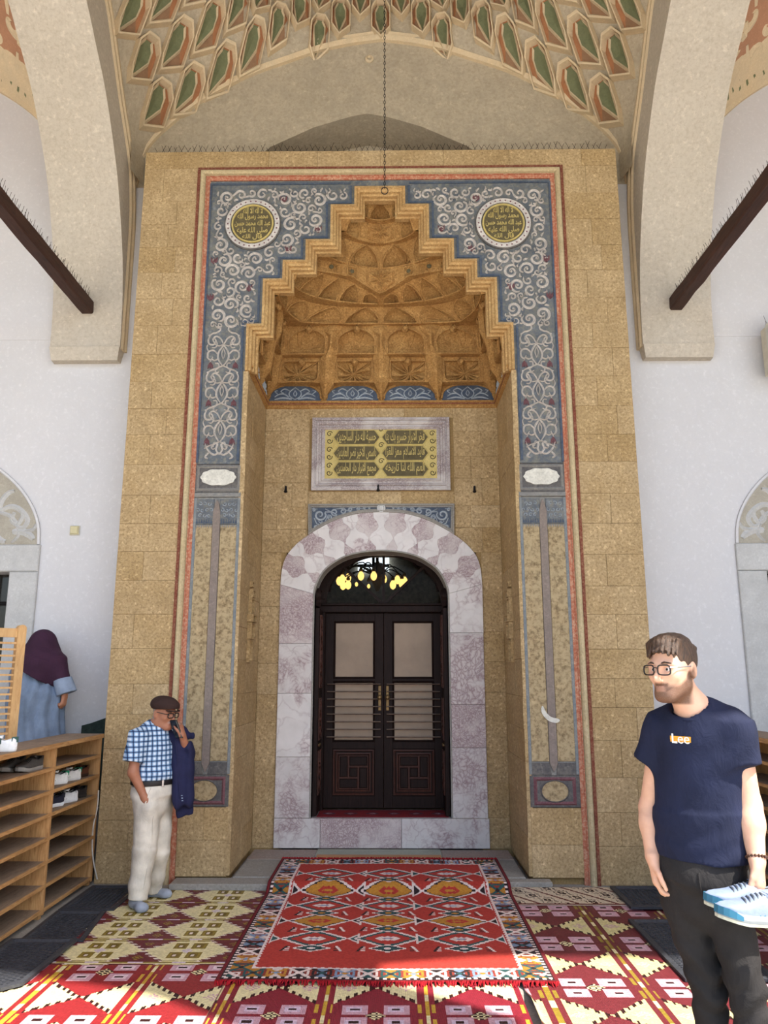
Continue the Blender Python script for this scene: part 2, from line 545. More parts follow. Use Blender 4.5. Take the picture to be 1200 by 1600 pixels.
# profile of the wall arch (distance from the bay axis, height)
ARCH = [(2.70, 5.05), (2.70, 6.2), (2.70, 7.0), (2.66, 7.35), (2.56, 7.56), (2.376, 7.77), (2.10, 8.03), (1.78, 8.25), (1.434, 8.445),
        (1.05, 8.60), (0.70, 8.735), (0.35, 8.82), (0.0, 8.87)]
_az = np.array([p[1] for p in ARCH]); _ax = np.array([p[0] for p in ARCH])
SIDE = [(2.70, 5.05), (2.68, 6.4), (2.60, 6.9), (2.50, 7.16), (2.30, 7.42), (2.09, 7.66), (1.85, 7.98), (1.59, 8.30), (1.2, 8.55), (0.8, 8.72), (0.35, 8.82), (0.0, 8.87)]
_sz = np.array([p[1] for p in SIDE]); _sy_ = np.array([p[0] for p in SIDE])
def level(z):
    z = max(z, 7.28)
    """half axes of the vault's level curve at height z and its angles at the wall and the cross arch"""
    if z >= 8.87:
        t = min(1.0, (z - 8.87) / 2.4)
        r = HB * math.sqrt(max(0.0, 1 - t ** 2.2))
        return r, r, 0.0, 90.0
    x = float(np.interp(z, _az, _ax)); y = float(np.interp(z, _sz, _sy_))
    h2 = HB * HB
    det = x * x * y * y - h2 * h2
    if abs(det) < 1e-3: det = -1e-3
    p = (y * y - h2) / det; q = (x * x - h2) / det
    p = max(p, 0.02); q = max(q, 0.02)
    return 1 / math.sqrt(p), 1 / math.sqrt(q), math.degrees(math.atan2(x, HB)), math.degrees(math.atan2(HB, y))
def vault_r(z):
    A, B, _, _ = level(z); return (A + B) / 2
class VaultFrame:
    """u = angle in degrees from the wall direction, v = height, n = inwards"""
    def __init__(self, cx): self.cx = cx
    def __call__(self, u, v, n=0.0):
        A, B, _, _ = level(v)
        a = math.radians(u); s, c = math.sin(a), math.cos(a)
        if A < 1e-6: return np.array([self.cx, YC, v])
        r = 1 / math.sqrt(s * s / (A * A) + c * c / (B * B)) - n
        return np.array([self.cx + r * s, YC + r * c, v])
def vault_mesh(cx, mat, name):
    b = MB(); fr = VaultFrame(cx)
    zs = list(np.linspace(7.0, 8.87, 16)) + list(np.linspace(8.95, 11.27, 12))
    for q in range(4):
        rows = []
        for z in zs:
            _, _, f0, f1 = level(z)
            if q % 2: f0, f1 = 90 - f1, 90 - f0
            rows.append([fr(q * 90 + f0 + (f1 - f0) * j / 18, z) for j in range(19)])
        v = [p for row in rows for p in row]
        f = [(i * 19 + j, i * 19 + j + 1, (i + 1) * 19 + j + 1, (i + 1) * 19 + j) for i in range(len(zs) - 1) for j in range(18)]
        b.add(v, f)
    return struct(b.obj(name, mat, smooth=True, fix=False))
vault = vault_mesh(0, 'vault_plaster', 'ceiling')
vault_left = vault_mesh(-BX, 'vault_pink', 'ceiling')
vault_right = vault_mesh(BX, 'vault_pink', 'ceiling')

# painted stalactite cells of the middle vault
VF = VaultFrame(0)
NCOL, DZ = 72, 0.52
DPH = 360.0 / NCOL
def cell_ok(ph, z):
    n = 0
    for dx, dy in ((-0.5, -0.2), (0.5, -0.2), (0, -0.46), (0.4, 0.35), (-0.4, 0.35)):
        p = VF(ph + dx * DPH, z + dy * DZ)
        if abs(p[0]) > HB - 0.03 or p[1] > (YW - 0.05 if p[2] < 8.8 else YW + 0.01): n += 1
    p = VF(ph, z)
    return z > 7.3 and n <= 3 and abs(p[0]) < HB - 0.05 and p[1] < (YW - 0.07 if z < 8.9 else YW + 0.01)
def vault_cell(ph, z):
    fr = lambda x, y, n=0.0: VF(ph + x * DPH, z + y * DZ, n)
    sk = max(-1.0, min(1.0, ph / 42.0))             # the corner cells lean outwards
    b = MB()
    OUT = [(-0.5, -0.24), (-0.5, 0.28), (-0.24, 0.48), (0.24, 0.48), (0.5, 0.28), (0.5, -0.24), (0.0 + 0.38 * sk, -0.5)]
    IN = [(0.86 * x, 0.86 * y) for x, y in OUT]
    tip = (0.34 * sk, -0.40)
    cx = 0.10 * sk
    LEAF = [tip, (cx + 0.26, 0.00), (cx + 0.27, 0.20), (cx + 0.13, 0.34), (cx - 0.13, 0.34), (cx - 0.27, 0.20), (cx - 0.26, 0.00)]
    k = len(OUT)
    # frame: proud ring
    v = [fr(x, y, 0.0) for x, y in OUT] + [fr(0.95 * x, 0.95 * y, 0.085) for x, y in OUT] + [fr(x, y, 0.085) for x, y in IN] + [fr(0.97 * x, 0.97 * y, 0.006) for x, y in IN]
    f = []
    for i in range(k):
        j = (i + 1) % k
        for a in range(3): f.append((a * k + i, a * k + j, (a + 1) * k + j, (a + 1) * k + i))
    b.add(v, f, 0)
    # orange field sloping to the leaf, brown foot
    v = [fr(0.97 * x, 0.97 * y, 0.006) for x, y in IN] + [fr(x, y, 0.045) for x, y in LEAF]
    f = []; pr = [(6, 7), (5, 8), (4, 9), (3, 10), (2, 11), (1, 12), (0, 13)]
    for i in range(7):
        a, l = pr[i]; a2, l2 = pr[(i + 1) % 7]
        f.append((a, a2, l2, l))
    b.add(v, f, 1)
    b.m[-7] = 3; b.m[-1] = 3
    # leaf: faceted, hollowed in the middle
    v = [fr(x, y, 0.045) for x, y in LEAF] + [fr(cx * 1.2, 0.06, 0.012)]
    b.add(v, [(i, (i + 1) % 7, 7) for i in range(7)], 2)
    for q in ((LEAF[0], LEAF[1], LEAF[2], LEAF[3]), (LEAF[0], LEAF[6], LEAF[5], LEAF[4])):
        b.ridge(q, 0.038, lambda x, y, n: fr(x, y, n), 0.026, 0, 0.043)
    b.ridge((LEAF[0], (0.43 * (1 if sk <= 0 else -1), -0.17)), 0.028, lambda x, y, n: fr(x, y, n), 0.022, 0, 0.02)
    return b.obj('vault_cell', ['vault_cream', 'vault_orange', 'vault_green', 'vault_brown'], vault, fix=False)
ncell = 0
for c in range(-18, 19):
    for i in range(-2, 7):
        z = 7.02 + (i + (0.5 if c % 2 else 0.0)) * DZ
        if z > 9.75: continue
        if cell_ok(c * DPH, z):
            vault_cell(c * DPH, z); ncell += 1

# mouldings along the wall arch of each bay
def wall_arch(cx, parent):
    fr = Frame((cx, YW, 0), (1, 0, 0), (0, 0, 1), (0, -1, 0))
    pts = [p for p in ARCH if p[1] >= 7.0]
    c = catmull(pts, 3)
    path = [(-x, z) for x, z in c] + [(x, z) for x, z in c[::-1]][1:]
    b = MB()
    b.mould(path, [(-0.02, 0.0), (-0.02, 0.05), (0.03, 0.07), (0.05, 0.03), (0.07, 0.03), (0.10, 0.045), (0.12, 0.0)], fr)
    return b.obj('arch_moulding', 'vault_cream', parent)
wall_arch(0, vault); wall_arch(-BX, vault_left); wall_arch(BX, vault_right)

# cross arches between the bays, with plaster soffits
SOF = [(0.42, 5.05), (0.40, 5.5), (0.31, 6.0), (0.10, 6.55), (-0.09, 6.90), (-0.44, 7.36), (-0.76, 7.63), (-1.05, 7.86), (-1.45, 8.06), (-1.8, 8.2), (YC, 8.3)]
SOF = [tuple(p) for p in catmull(SOF, 3)]
SOFALL = SOF + [(2 * YC - y, z) for y, z in SOF[::-1]][1:]
def cross_arch(sx):
    b = MB()
    xa, xb = sx * TA, sx * TB
    pts = [(YW, 5.05)] + SOFALL + [(YF - 0.05, 5.05)]
    for x in (xa, xb):
        v = []; f = []
        for y, z in pts: v += [(x, y, z), (x, y, 10.2)]
        for i in range(len(pts) - 1): f.append((2 * i, 2 * i + 1, 2 * i + 3, 2 * i + 2))
        b.add(v, f)
    v = []; f = []
    for y, z in pts: v += [(xa, y, z), (xb, y, z)]
    for i in range(len(pts) - 1): f.append((2 * i, 2 * i + 1, 2 * i + 3, 2 * i + 2))
    b.add(v, f)
    o = struct(b.obj('cross_arch', 'arch_plaster'))
    # foot block on the wall
    b = MB()
    v = [(xa - sx * 0.0, YW, 5.06), (xb, YW, 5.06), (xb, 0.40, 5.06), (xa, 0.40, 5.06),
         (xa + sx * 0.03, YW, 4.93), (xb - sx * 0.0, YW, 4.93), (xb - sx * 0.01, 0.45, 4.93), (xa + sx * 0.03, 0.45, 4.93)]
    b.add(v, [(0, 1, 2, 3), (7, 6, 5, 4), (0, 4, 5, 1), (1, 5, 6, 2), (2, 6, 7, 3), (3, 7, 4, 0)])
    b.obj('arch_foot', 'arch_plaster', o)
    # moulding on the bay side where the vault starts
    side = Frame((xa, 0, 0), (0, 1, 0), (0, 0, 1), (-sx, 0, 0))
    c = catmull(SIDE, 3)
    path = [(YC + x, z) for x, z in c]
    b = MB()
    b.mould(path, [(-0.03, 0.0), (-0.03, 0.025), (0.02, 0.03), (0.04, 0.012), (0.06, 0.02), (0.09, 0.02), (0.11, 0.0)], side)
    b.obj('arch_moulding', 'vault_cream', o)
    side2 = Frame((xb, 0, 0), (0, 1, 0), (0, 0, 1), (sx, 0, 0))
    b = MB()
    b.mould(path, [(-0.03, 0.0), (-0.03, 0.025), (0.02, 0.03), (0.04, 0.012), (0.06, 0.02), (0.09, 0.02), (0.11, 0.0)], side2)
    b.obj('arch_moulding', 'vault_cream', o)
    return o
cross_arch(-1); cross_arch(1)
# outer cross arches of the side bays close the portico
for sx in (-1, 1):
    b = MB(); b.box(min(sx * 8.83, sx * 9.3), max(sx * 8.83, sx * 9.3), YF, YW, 0, ROOF)
    struct(b.obj('wall_left' if sx < 0 else 'wall_right', 'arch_plaster'))

# front arcade behind the viewer: arches on round columns
YA = -4.42                        # inner face of the front arcade wall
def arcade():
    b = MB()
    for cx in (-BX, 0, BX):
        c = catmull([p for p in ARCH if p[1] >= 5.05], 3)
        path = [(cx - x, z - 0.35) for x, z in c] + [(cx + x, z - 0.35) for x, z in c[::-1]][1:]
        for i in range(len(path) - 1):
            (xa, za), (xb, zb) = path[i], path[i + 1]
            if abs(xa - xb) < 1e-6: continue
            v = [(xa, YA, za), (xb, YA, zb), (xb, YA, ROOF), (xa, YA, ROOF), (xa, YA - 0.6, za), (xb, YA - 0.6, zb), (xb, YA - 0.6, ROOF), (xa, YA - 0.6, ROOF)]
            b.add(v, [(0, 1, 2, 3), (7, 6, 5, 4), (0, 4, 5, 1), (3, 2, 6, 7)])
    for sx in (-1, 1):
        b.box(min(sx * TA, sx * TB), max(sx * TA, sx * TB), YA - 0.6, YA, 4.7, ROOF)
    struct(b.obj('wall_front', 'arch_plaster'))
    for sx in (-1, 1):
        t = thing('portico_column', (sx * 3.065, YA - 0.3, 0), '', '', kind='structure')
        del_keys = [k for k in ('label', 'category') if k in t.keys()]
        for k in del_keys: del t[k]
        q = MB(); q.lathe([(0.22, 0.5), (0.20, 4.0)], (sx * 3.065, YA - 0.3, 0), 20); q.obj('shaft', 'grey_stone', t, True)
        q = MB(); q.lathe([(0.36, 0.0), (0.36, 0.25), (0.32, 0.4), (0.30, 0.5)], (sx * 3.065, YA - 0.3, 0), 20); q.obj('base', 'grey_stone', t)
        q = MB(); q.lathe([(0.20, 4.0), (0.32, 4.4), (0.40, 4.6), (0.40, 4.7)], (sx * 3.065, YA - 0.3, 0), 8); q.obj('capital', 'grey_stone', t)
arcade()

# beige plaster inside the wall arch of every bay
for cx, par in ((0, vault), (-BX, vault_left), (BX, vault_right)):
    c = catmull([p for p in ARCH if p[1] >= 7.0], 3)
    zlow = 7.0 if cx == 0 else 5.2
    ring = [(cx - 2.70, zlow)] + [(cx - x, z) for x, z in c] + [(cx + x, z) for x, z in c[::-1]][1:] + [(cx + 2.70, zlow)]
    if cx == 0: ring += [(x, max(z, zlow)) for x, z in GABLE[::-1]]
    b = MB(); b.prism(WALL, ring, 0.0, 0.006); b.obj('tympanum', 'vault_plaster' if cx == 0 else 'wall_plaster', par)
# back of the recess behind the head of the portal, the same plaster as the arch
b = MB(); b.box(-1.6, 1.4, YW + 0.53, YW + 0.57, 6.95, 8.0)
b.obj('recess_back', 'vault_plaster', wall_back)
b = MB(); b.prism(WALL, [(-2.40, 6.95)] + GABLE + [(2.40, 6.95), (2.40, ROOF), (-2.40, ROOF)], -0.55, 0.0)
b.obj('arch_wall', 'vault_plaster', wall_back)
b = MB(); b.lathe([(0.05, 0.0), (0.05, 0.02), (0.03, 0.03), (0.018, 0.0)], (-0.13, 8.62), 14, fr=WALL)
b.obj('plaster_rosette', 'vault_cream', wall_back)

# painted leaf scrolls and chequer band on the side bays
LEAFS = []
def side_bay_relief(par, cx, sgn):
    fr = VaultFrame(cx)
    def ph_of(z): 
        return level(z)[2]
    # chequer band next to the arch
    for side in (1,):
        zs = np.linspace(7.25, 8.75, 44)
        for i in range(0, 43):
            z = zs[i]; z2 = zs[i] + 0.022
            a0, a1 = ph_of(z) + 2.6, ph_of(z) + 4.4
            b = MB()
            q = [(sgn * a0, z), (sgn * a1, z + 0.03), (sgn * a1, z2 + 0.03), (sgn * a0, z2)]
            b.add([fr(u, v, 0.0) for u, v in q] + [fr(u, v, 0.018) for u, v in q], [(4, 5, 6, 7), (0, 1, 5, 4), (1, 2, 6, 5), (2, 3, 7, 6), (3, 0, 4, 7)])
            b.obj('band_block', 'vault_green' if i % 2 else 'vault_cream', par, fix=False)
        for off in (2.2, 4.8):
            b = MB(); b.ridge([(sgn * (ph_of(z) + off), z) for z in np.linspace(7.2, 8.8, 30)], 0.35, fr, 0.02)
            b.obj('band_fillet', 'vault_cream', par, fix=False)
    r2 = random.Random(3)
    pts = []
    tries = 0
    while len(pts) < 34 and tries < 4000:
        tries += 1
        z = r2.uniform(7.45, 9.6); lo = ph_of(z) + 7.0 if z < 8.87 else 2.0
        ph = r2.uniform(lo, min(84 - ph_of(z), lo + 40))
        p = fr(sgn * ph, z)
        if abs(p[0] - cx) > HB - 0.12: continue
        if all(np.linalg.norm(p - q) > 0.27 for q, _, _ in pts): pts.append((p, ph, z))
    for p, ph, z in pts:
        r = vault_r(z); k = math.degrees(1 / r)
        a0 = r2.uniform(0, 2 * PI); s = r2.choice((-1, 1))
        loc = lambda u, v, n=0.0: fr(sgn * (ph + u * k), z + v, n)
        pl = spiral(0, 0, 0.10, a0, 0.75, s, (0.24 * math.cos(a0 + 0.6 * s), 0.20 * math.sin(a0 + 0.6 * s)), 10)
        b = MB(); n = len(pl)
        b.ridge(pl, [0.012 + 0.034 * math.sin(PI * (i / (n - 1)) ** 0.7) for i in range(n)], loc, 0.02)
        b.obj('painted_leaf', 'vault_cream', par, fix=False)
side_bay_relief(vault_left, -BX, 1)
side_bay_relief(vault_right, BX, -1)

# ---------------------------------------------------------------- windows beside the portal
def side_window(n, cx, hw):
    w = bpy.data.objects.new('window_%d' % n, None); COL.objects.link(w); w.location = (cx, YW, 0); w['kind'] = 'structure'
    z0, z1, zt = 0.67, 2.735, 3.005
    fr = Frame((cx, YW, 0), (1, 0, 0), (0, 0, 1), (0, -1, 0))
    for q in ((-hw, -hw + 0.28, z0, z1), (hw - 0.28, hw, z0, z1), (-hw, hw, z1, zt), (-hw, hw, z0 - 0.28, z0)):
        b = MB(); b.block(fr, q[0], q[1], q[2] + 0.002, q[3] - 0.002, -0.2, 0.03, 0.008)
        b.obj('frame_stone', 'pale_grey_stone', w)
    b = MB(); b.box(cx - hw + 0.2, cx + hw - 0.2, YW + 0.22, YW + 0.24, z0, z1)
    p = b.obj('window_pane', 'window_glass', w)
    for k in range(1, 5):
        x = cx - hw + 0.28 + (2 * hw - 0.56) * k / 5
        b = MB(); b.tube([(x, YW + 0.08, z0), (x, YW + 0.08, z1)], 0.012, 6); b.obj('window_bar', 'black_iron', w)
    for k in range(1, 7):
        z = z0 + (z1 - z0) * k / 7
        b = MB(); b.tube([(cx - hw + 0.28, YW + 0.10, z), (cx + hw - 0.28, YW + 0.10, z)], 0.012, 6); b.obj('window_bar', 'black_iron', w)
    # lunette above, pointed, with carved tulip scrolls
    arc = [(0.95, 3.01), (0.925, 3.22), (0.83, 3.43), (0.66, 3.64), (0.42, 3.83), (0.2, 3.95), (0.0, 4.03)]
    arc = [tuple(a) for a in catmull(arc, 3)]
    ring = [(-x, z) for x, z in arc] + [(x, z) for x, z in arc[::-1]][1:]
    b = MB(); b.prism(fr, ring, -0.02, 0.004)
    l = b.obj('lunette', 'lunette_grey', w)
    b = MB(); b.mould(ring, [(0.0, 0.0), (0.0, 0.02), (-0.02, 0.025), (-0.035, 0.0)], fr)
    b.obj('lunette_rim', 'wall_plaster', l)
    r2 = random.Random(11)
    for s in (-1, 1):
        S = lambda pts: [(s * x, z) for x, z in pts]
        shapes = [
            ([(0.50, 3.34), (0.62, 3.30), (0.70, 3.20), (0.72, 3.10), (0.66, 3.03)], 0.016),
            ([(0.50, 3.34), (0.44, 3.26), (0.46, 3.14), (0.54, 3.06), (0.60, 3.04)], 0.026),
            ([(0.52, 3.36), (0.62, 3.40), (0.72, 3.36), (0.80, 3.26), (0.76, 3.18), (0.68, 3.20)], 0.020),
            ([(0.66, 3.34), (0.64, 3.26), (0.70, 3.22), (0.74, 3.28), (0.73, 3.36)], 0.018),
            ([(0.66, 3.14), (0.76, 3.14), (0.84, 3.10), (0.88, 3.06)], 0.026),
            ([(0.76, 3.14), (0.86, 3.16), (0.89, 3.22)], 0.014),
            ([(0.50, 3.34), (0.52, 3.46), (0.58, 3.54), (0.64, 3.56)], 0.020),
            ([(0.50, 3.34), (0.42, 3.44), (0.36, 3.54), (0.40, 3.62)], 0.024),
            ([(0.49, 3.33), (0.38, 3.34), (0.26, 3.30), (0.18, 3.20), (0.22, 3.10)], 0.022),
            ([(0.38, 3.44), (0.30, 3.42), (0.22, 3.46), (0.18, 3.56)], 0.026),
            ([(0.40, 3.60), (0.30, 3.66), (0.20, 3.66), (0.10, 3.60)], 0.018),
            ([(0.16, 3.78), (0.20, 3.70), (0.10, 3.66), (0.03, 3.74), (0.02, 3.88)], 0.016),
            ([(0.30, 3.04), (0.26, 3.12), (0.34, 3.20), (0.40, 3.12), (0.38, 3.05)], 0.016),
            ([(0.02, 3.05), (0.10, 3.20), (0.04, 3.36), (0.10, 3.50)], 0.022)]
        for pts, wd in shapes:
            c = catmull(S(pts), 5); k = len(c)
            b = MB(); b.ridge(c, taper(k, wd * 1.4), fr, 0.018, 0, 0.004)
            b.obj('carved_leaf', 'pale_grey_stone', l, fix=False)
    return w
side_window(1, *WINS[0]); side_window(2, *WINS[1])
# ================================================================ the portal
PW, PH = 2.42, 7.03
portal = thing('portal', (0, 0.3, 0), 'tall golden limestone portal with stalactite niche and painted blue arabesque border', 'portal')
ST = ['limestone', 'limestone_pale', 'limestone_ochre']
# hidden core behind the facing stones (mortar shows in the joints)
STEPS = [(4.749, 1.30), (5.098, 1.154), (5.578, 0.963), (5.781, 0.738), (6.007, 0.493), (6.395, 0.254), (6.599, 0.0)]
b = MB()
for s in (-1, 1):
    b.box(min(s * (NW + 0.03), s * (PW - 0.006)), max(s * (NW + 0.03), s * (PW - 0.006)), 0.04, 1.30, 0, 4.749)
    for k in range(6):
        z0, w = STEPS[k]; z1 = STEPS[k + 1][0]
        b.box(min(s * (w + 0.03), s * (PW - 0.006)), max(s * (w + 0.03), s * (PW - 0.006)), 0.04, 1.30, z0, z1)
b.box(-PW + 0.006, PW - 0.006, 0.04, 1.30, 6.63, PH - 0.006)
# masonry round the doorway behind the niche wall
b.box(-NW - 0.04, -1.0, ND + 0.006, 1.30, 0, 4.9); b.box(1.0, NW + 0.04, ND + 0.006, 1.30, 0, 4.9)
b.box(-1.02, 1.02, ND + 0.006, 1.30, 3.42, 6.64); b.box(-1.3, 1.3, ND + 0.006, 1.30, 4.7, 6.64)
b.obj('core', 'mortar', portal)

def courses(fr, u0, u1, v0, v1, n0, n1, hh=0.27, ww=0.55, seed=1, cut=None):
    r = random.Random(seed)
    v = v0; row = 0
    while v < v1 - 0.05:
        h = hh * r.uniform(0.88, 1.12)
        if v + h > v1 - 0.12: h = v1 - v
        u = u0; first = True
        while u < u1 - 0.03:
            w = ww * r.uniform(0.8, 1.25)
            if first and row % 2: w *= 0.55
            first = False
            if u + w > u1 - 0.14: w = u1 - u
            if cut is None or not cut(u, u + w, v, v + h):
                b = MB()
                b.block(fr, u + 0.0008, u + w - 0.0008, v + 0.0008, v + h - 0.0008, n0, n1 + r.uniform(-0.0025, 0.0025), 0.0022)
                b.obj('stone_block', r.choice((ST[0], ST[0], ST[0], ST[1], ST[2])), portal)
            u += w
        v += h; row += 1
# piers and the head
courses(FRONT, -PW, -1.865, 0, 6.835, -0.55, 0.0, 0.28, 0.42, 1)
courses(FRONT, 1.865, PW, 0, 6.835, -0.55, 0.0, 0.28, 0.42, 2)
courses(FRONT, -PW, PW, 6.835, PH, -0.55, 0.0, 0.2, 0.62, 3)
# niche sides and back
courses(SIDE_L, 0.005, ND, 0.07, 4.62, -0.05, 0.0, 0.30, 0.60, 4)
courses(SIDE_R, 0.005, ND, 0.07, 4.62, -0.05, 0.0, 0.30, 0.60, 5)
courses(BACK, -NW, -1.055, 0.07, 3.0, -0.05, 0.0, 0.30, 0.6, 6)
courses(BACK, 1.055, NW, 0.07, 3.0, -0.05, 0.0, 0.30, 0.6, 7)
# back wall above the doorway, clear of arch, spandrel panel and inscription
courses(BACK, -NW, -0.785, 3.0, 4.62, -0.05, 0.0, 0.27, 0.3, 8)
courses(BACK, 0.785, NW, 3.0, 4.62, -0.05, 0.0, 0.27, 0.3, 9)
courses(BACK, -0.785, 0.785, 3.525, 3.665, -0.05, 0.0, 0.2, 0.5, 10)
courses(BACK, -0.785, 0.785, 4.49, 4.62, -0.05, 0.0, 0.2, 0.5, 12)
b = MB(); b.box(-0.785, 0.785, ND + 0.004, ND + 0.05, 3.1, 4.5); b.obj('stone_backing', 'mortar', portal)

# painted frame round the field: dark red fillet, cream roll, red band
def frame_path(x, zt): return [(-x, 0.0), (-x, zt), (x, zt), (x, 0.0)]
b = MB(); b.mould(frame_path(1.868, 6.838), [(0.0, -0.02), (0.0, 0.012), (-0.028, 0.012), (-0.030, -0.02)], FRONT)
b.obj('outer_fillet', 'dark_red_paint', portal)
b = MB(); b.mould(frame_path(1.840, 6.810), [(0.0, -0.02), (0.0, 0.0), (-0.006, 0.022), (-0.020, 0.034), (-0.036, 0.034), (-0.050, 0.022), (-0.058, 0.0), (-0.06, -0.02)], FRONT)
b.obj('roll_moulding', 'cream_paint_stone', portal)
b = MB(); b.mould(frame_path(1.780, 6.745), [(0.0, -0.02), (0.0, 0.006), (-0.010, 0.006), (-0.010, -0.004), (-0.045, -0.010), (-0.046, -0.03)], FRONT)
b.obj('red_band', 'red_paint_stone', portal)
b = MB(); b.mould(frame_path(1.802, 6.768), [(0.0, -0.01), (0.0, 0.014), (-0.012, 0.014), (-0.012, -0.02)], FRONT)
b.obj('inner_fillet', 'limestone_pale', portal)

# stepped outline of the stalactite niche
def stepped(off=0.0):
    pts = []
    for k in range(6):
        z0, w = STEPS[k]; z1 = STEPS[k + 1][0]
        z0 = 4.62 if k == 0 else z0
        pts += [(w - off, z0 - (off if k else 0)), (w - off, z1 - off)]
    left = [(-x, z) for x, z in pts]
    return left + pts[::-1]
b = MB()
b.mould(stepped(0.0), [(0.004, -0.01), (0.004, 0.022), (-0.022, 0.030), (-0.030, 0.010), (-0.050, 0.000), (-0.056, -0.03), (-0.075, -0.036), (-0.080, -0.075), (-0.098, -0.08), (-0.10, -0.14)], FRONT)
b.obj('stepped_moulding', 'moulding_ochre', portal)

# blue ground of the field
XO = 1.737
poly = [(-XO, 3.70)] + [(-XO, 6.69)] + [(XO, 6.69), (XO, 3.70)]
inner = [(w, z) for w, z in stepped(-0.004)]
b = MB()
for s in (-1, 1):
    ring = [(s * XO, 3.69), (s * XO, 6.69), (0, 6.69), (0, 6.60)]
    st = [(s * 0.0, 6.60)]
    for k in range(5, -1, -1):
        z0, w = STEPS[k]; z1 = STEPS[k + 1][0]
        ring += [(s * (w + 0.004), z1 + 0.004), (s * (w + 0.004), (z0 + 0.004) if k else 3.69)]
    b.prism(FRONT, ring, -0.03, -0.012)
field = b.obj('blue_field', 'blue_paint', portal)
# fillet that borders the field, deep blue
for s in (-1, 1):
    b = MB()
    b.mould([(s * (XO - 0.02), 3.70), (s * (XO - 0.02), 6.645), (s * 0.30, 6.645)], [(0, -0.012), (0, -0.002), (-s * 0.02, -0.002), (-s * 0.02, -0.012)] , FRONT)
    b.obj('blue_fillet', 'deep_blue_paint', portal)
    st = [(s * (w + 0.032), z) for w, z in [(STEPS[0][1], 3.72), (STEPS[0][1], STEPS[1][0] + 0.03)]]
    for k in range(1, 6):
        st += [(s * (STEPS[k][1] + 0.032), STEPS[k][0] + 0.032), (s * (STEPS[k][1] + 0.032), STEPS[k + 1][0] + 0.03)]
    b = MB(); b.mould(st, [(-s * 0.022, -0.012), (-s * 0.022, -0.003), (s * 0.0, -0.003), (s * 0.0, -0.012)], FRONT)
    b.obj('blue_fillet', 'deep_blue_paint', portal)

# medallions
def medallion(cx, cz):
    R = 0.275
    b = MB(); b.lathe([(R + 0.012, -0.012), (R + 0.012, 0.004), (R - 0.004, 0.008), (R - 0.008, 0.0)], (cx, cz), 40, fr=FRONT)
    m = b.obj('medallion', 'dark_panel_paint', portal)
    ring = disc_poly(cx, cz, 0.25, 48)
    b = MB(); b.mould(ring, [(0.024, 0.0), (0.024, 0.014), (-0.024, 0.014), (-0.024, 0.0)], FRONT, True); b.obj('white_ring', 'white_paint_relief', m)
    for k in range(30):
        a = 2 * PI * k / 30
        b = MB(); b.lathe([(0.009, 0.014), (0.006, 0.018)], (cx + 0.25 * math.cos(a), cz + 0.25 * math.sin(a)), 6, fr=FRONT)
        b.obj('ring_dot', 'maroon_relief', m)
    b = MB(); b.lathe([(0.212, 0.0), (0.212, 0.009)], (cx, cz), 40, fr=FRONT); b.obj('medallion_ground', 'dark_olive_ground', m)
    b = MB(); b.mould(disc_poly(cx, cz, 0.205, 40), [(0.010, 0.008), (0.006, 0.02), (-0.006, 0.02), (-0.010, 0.008)], FRONT, True); b.obj('gold_ring', 'gold_relief', m)
    return m
MED = [medallion(-1.285, 6.195), medallion(1.245, 6.185)]

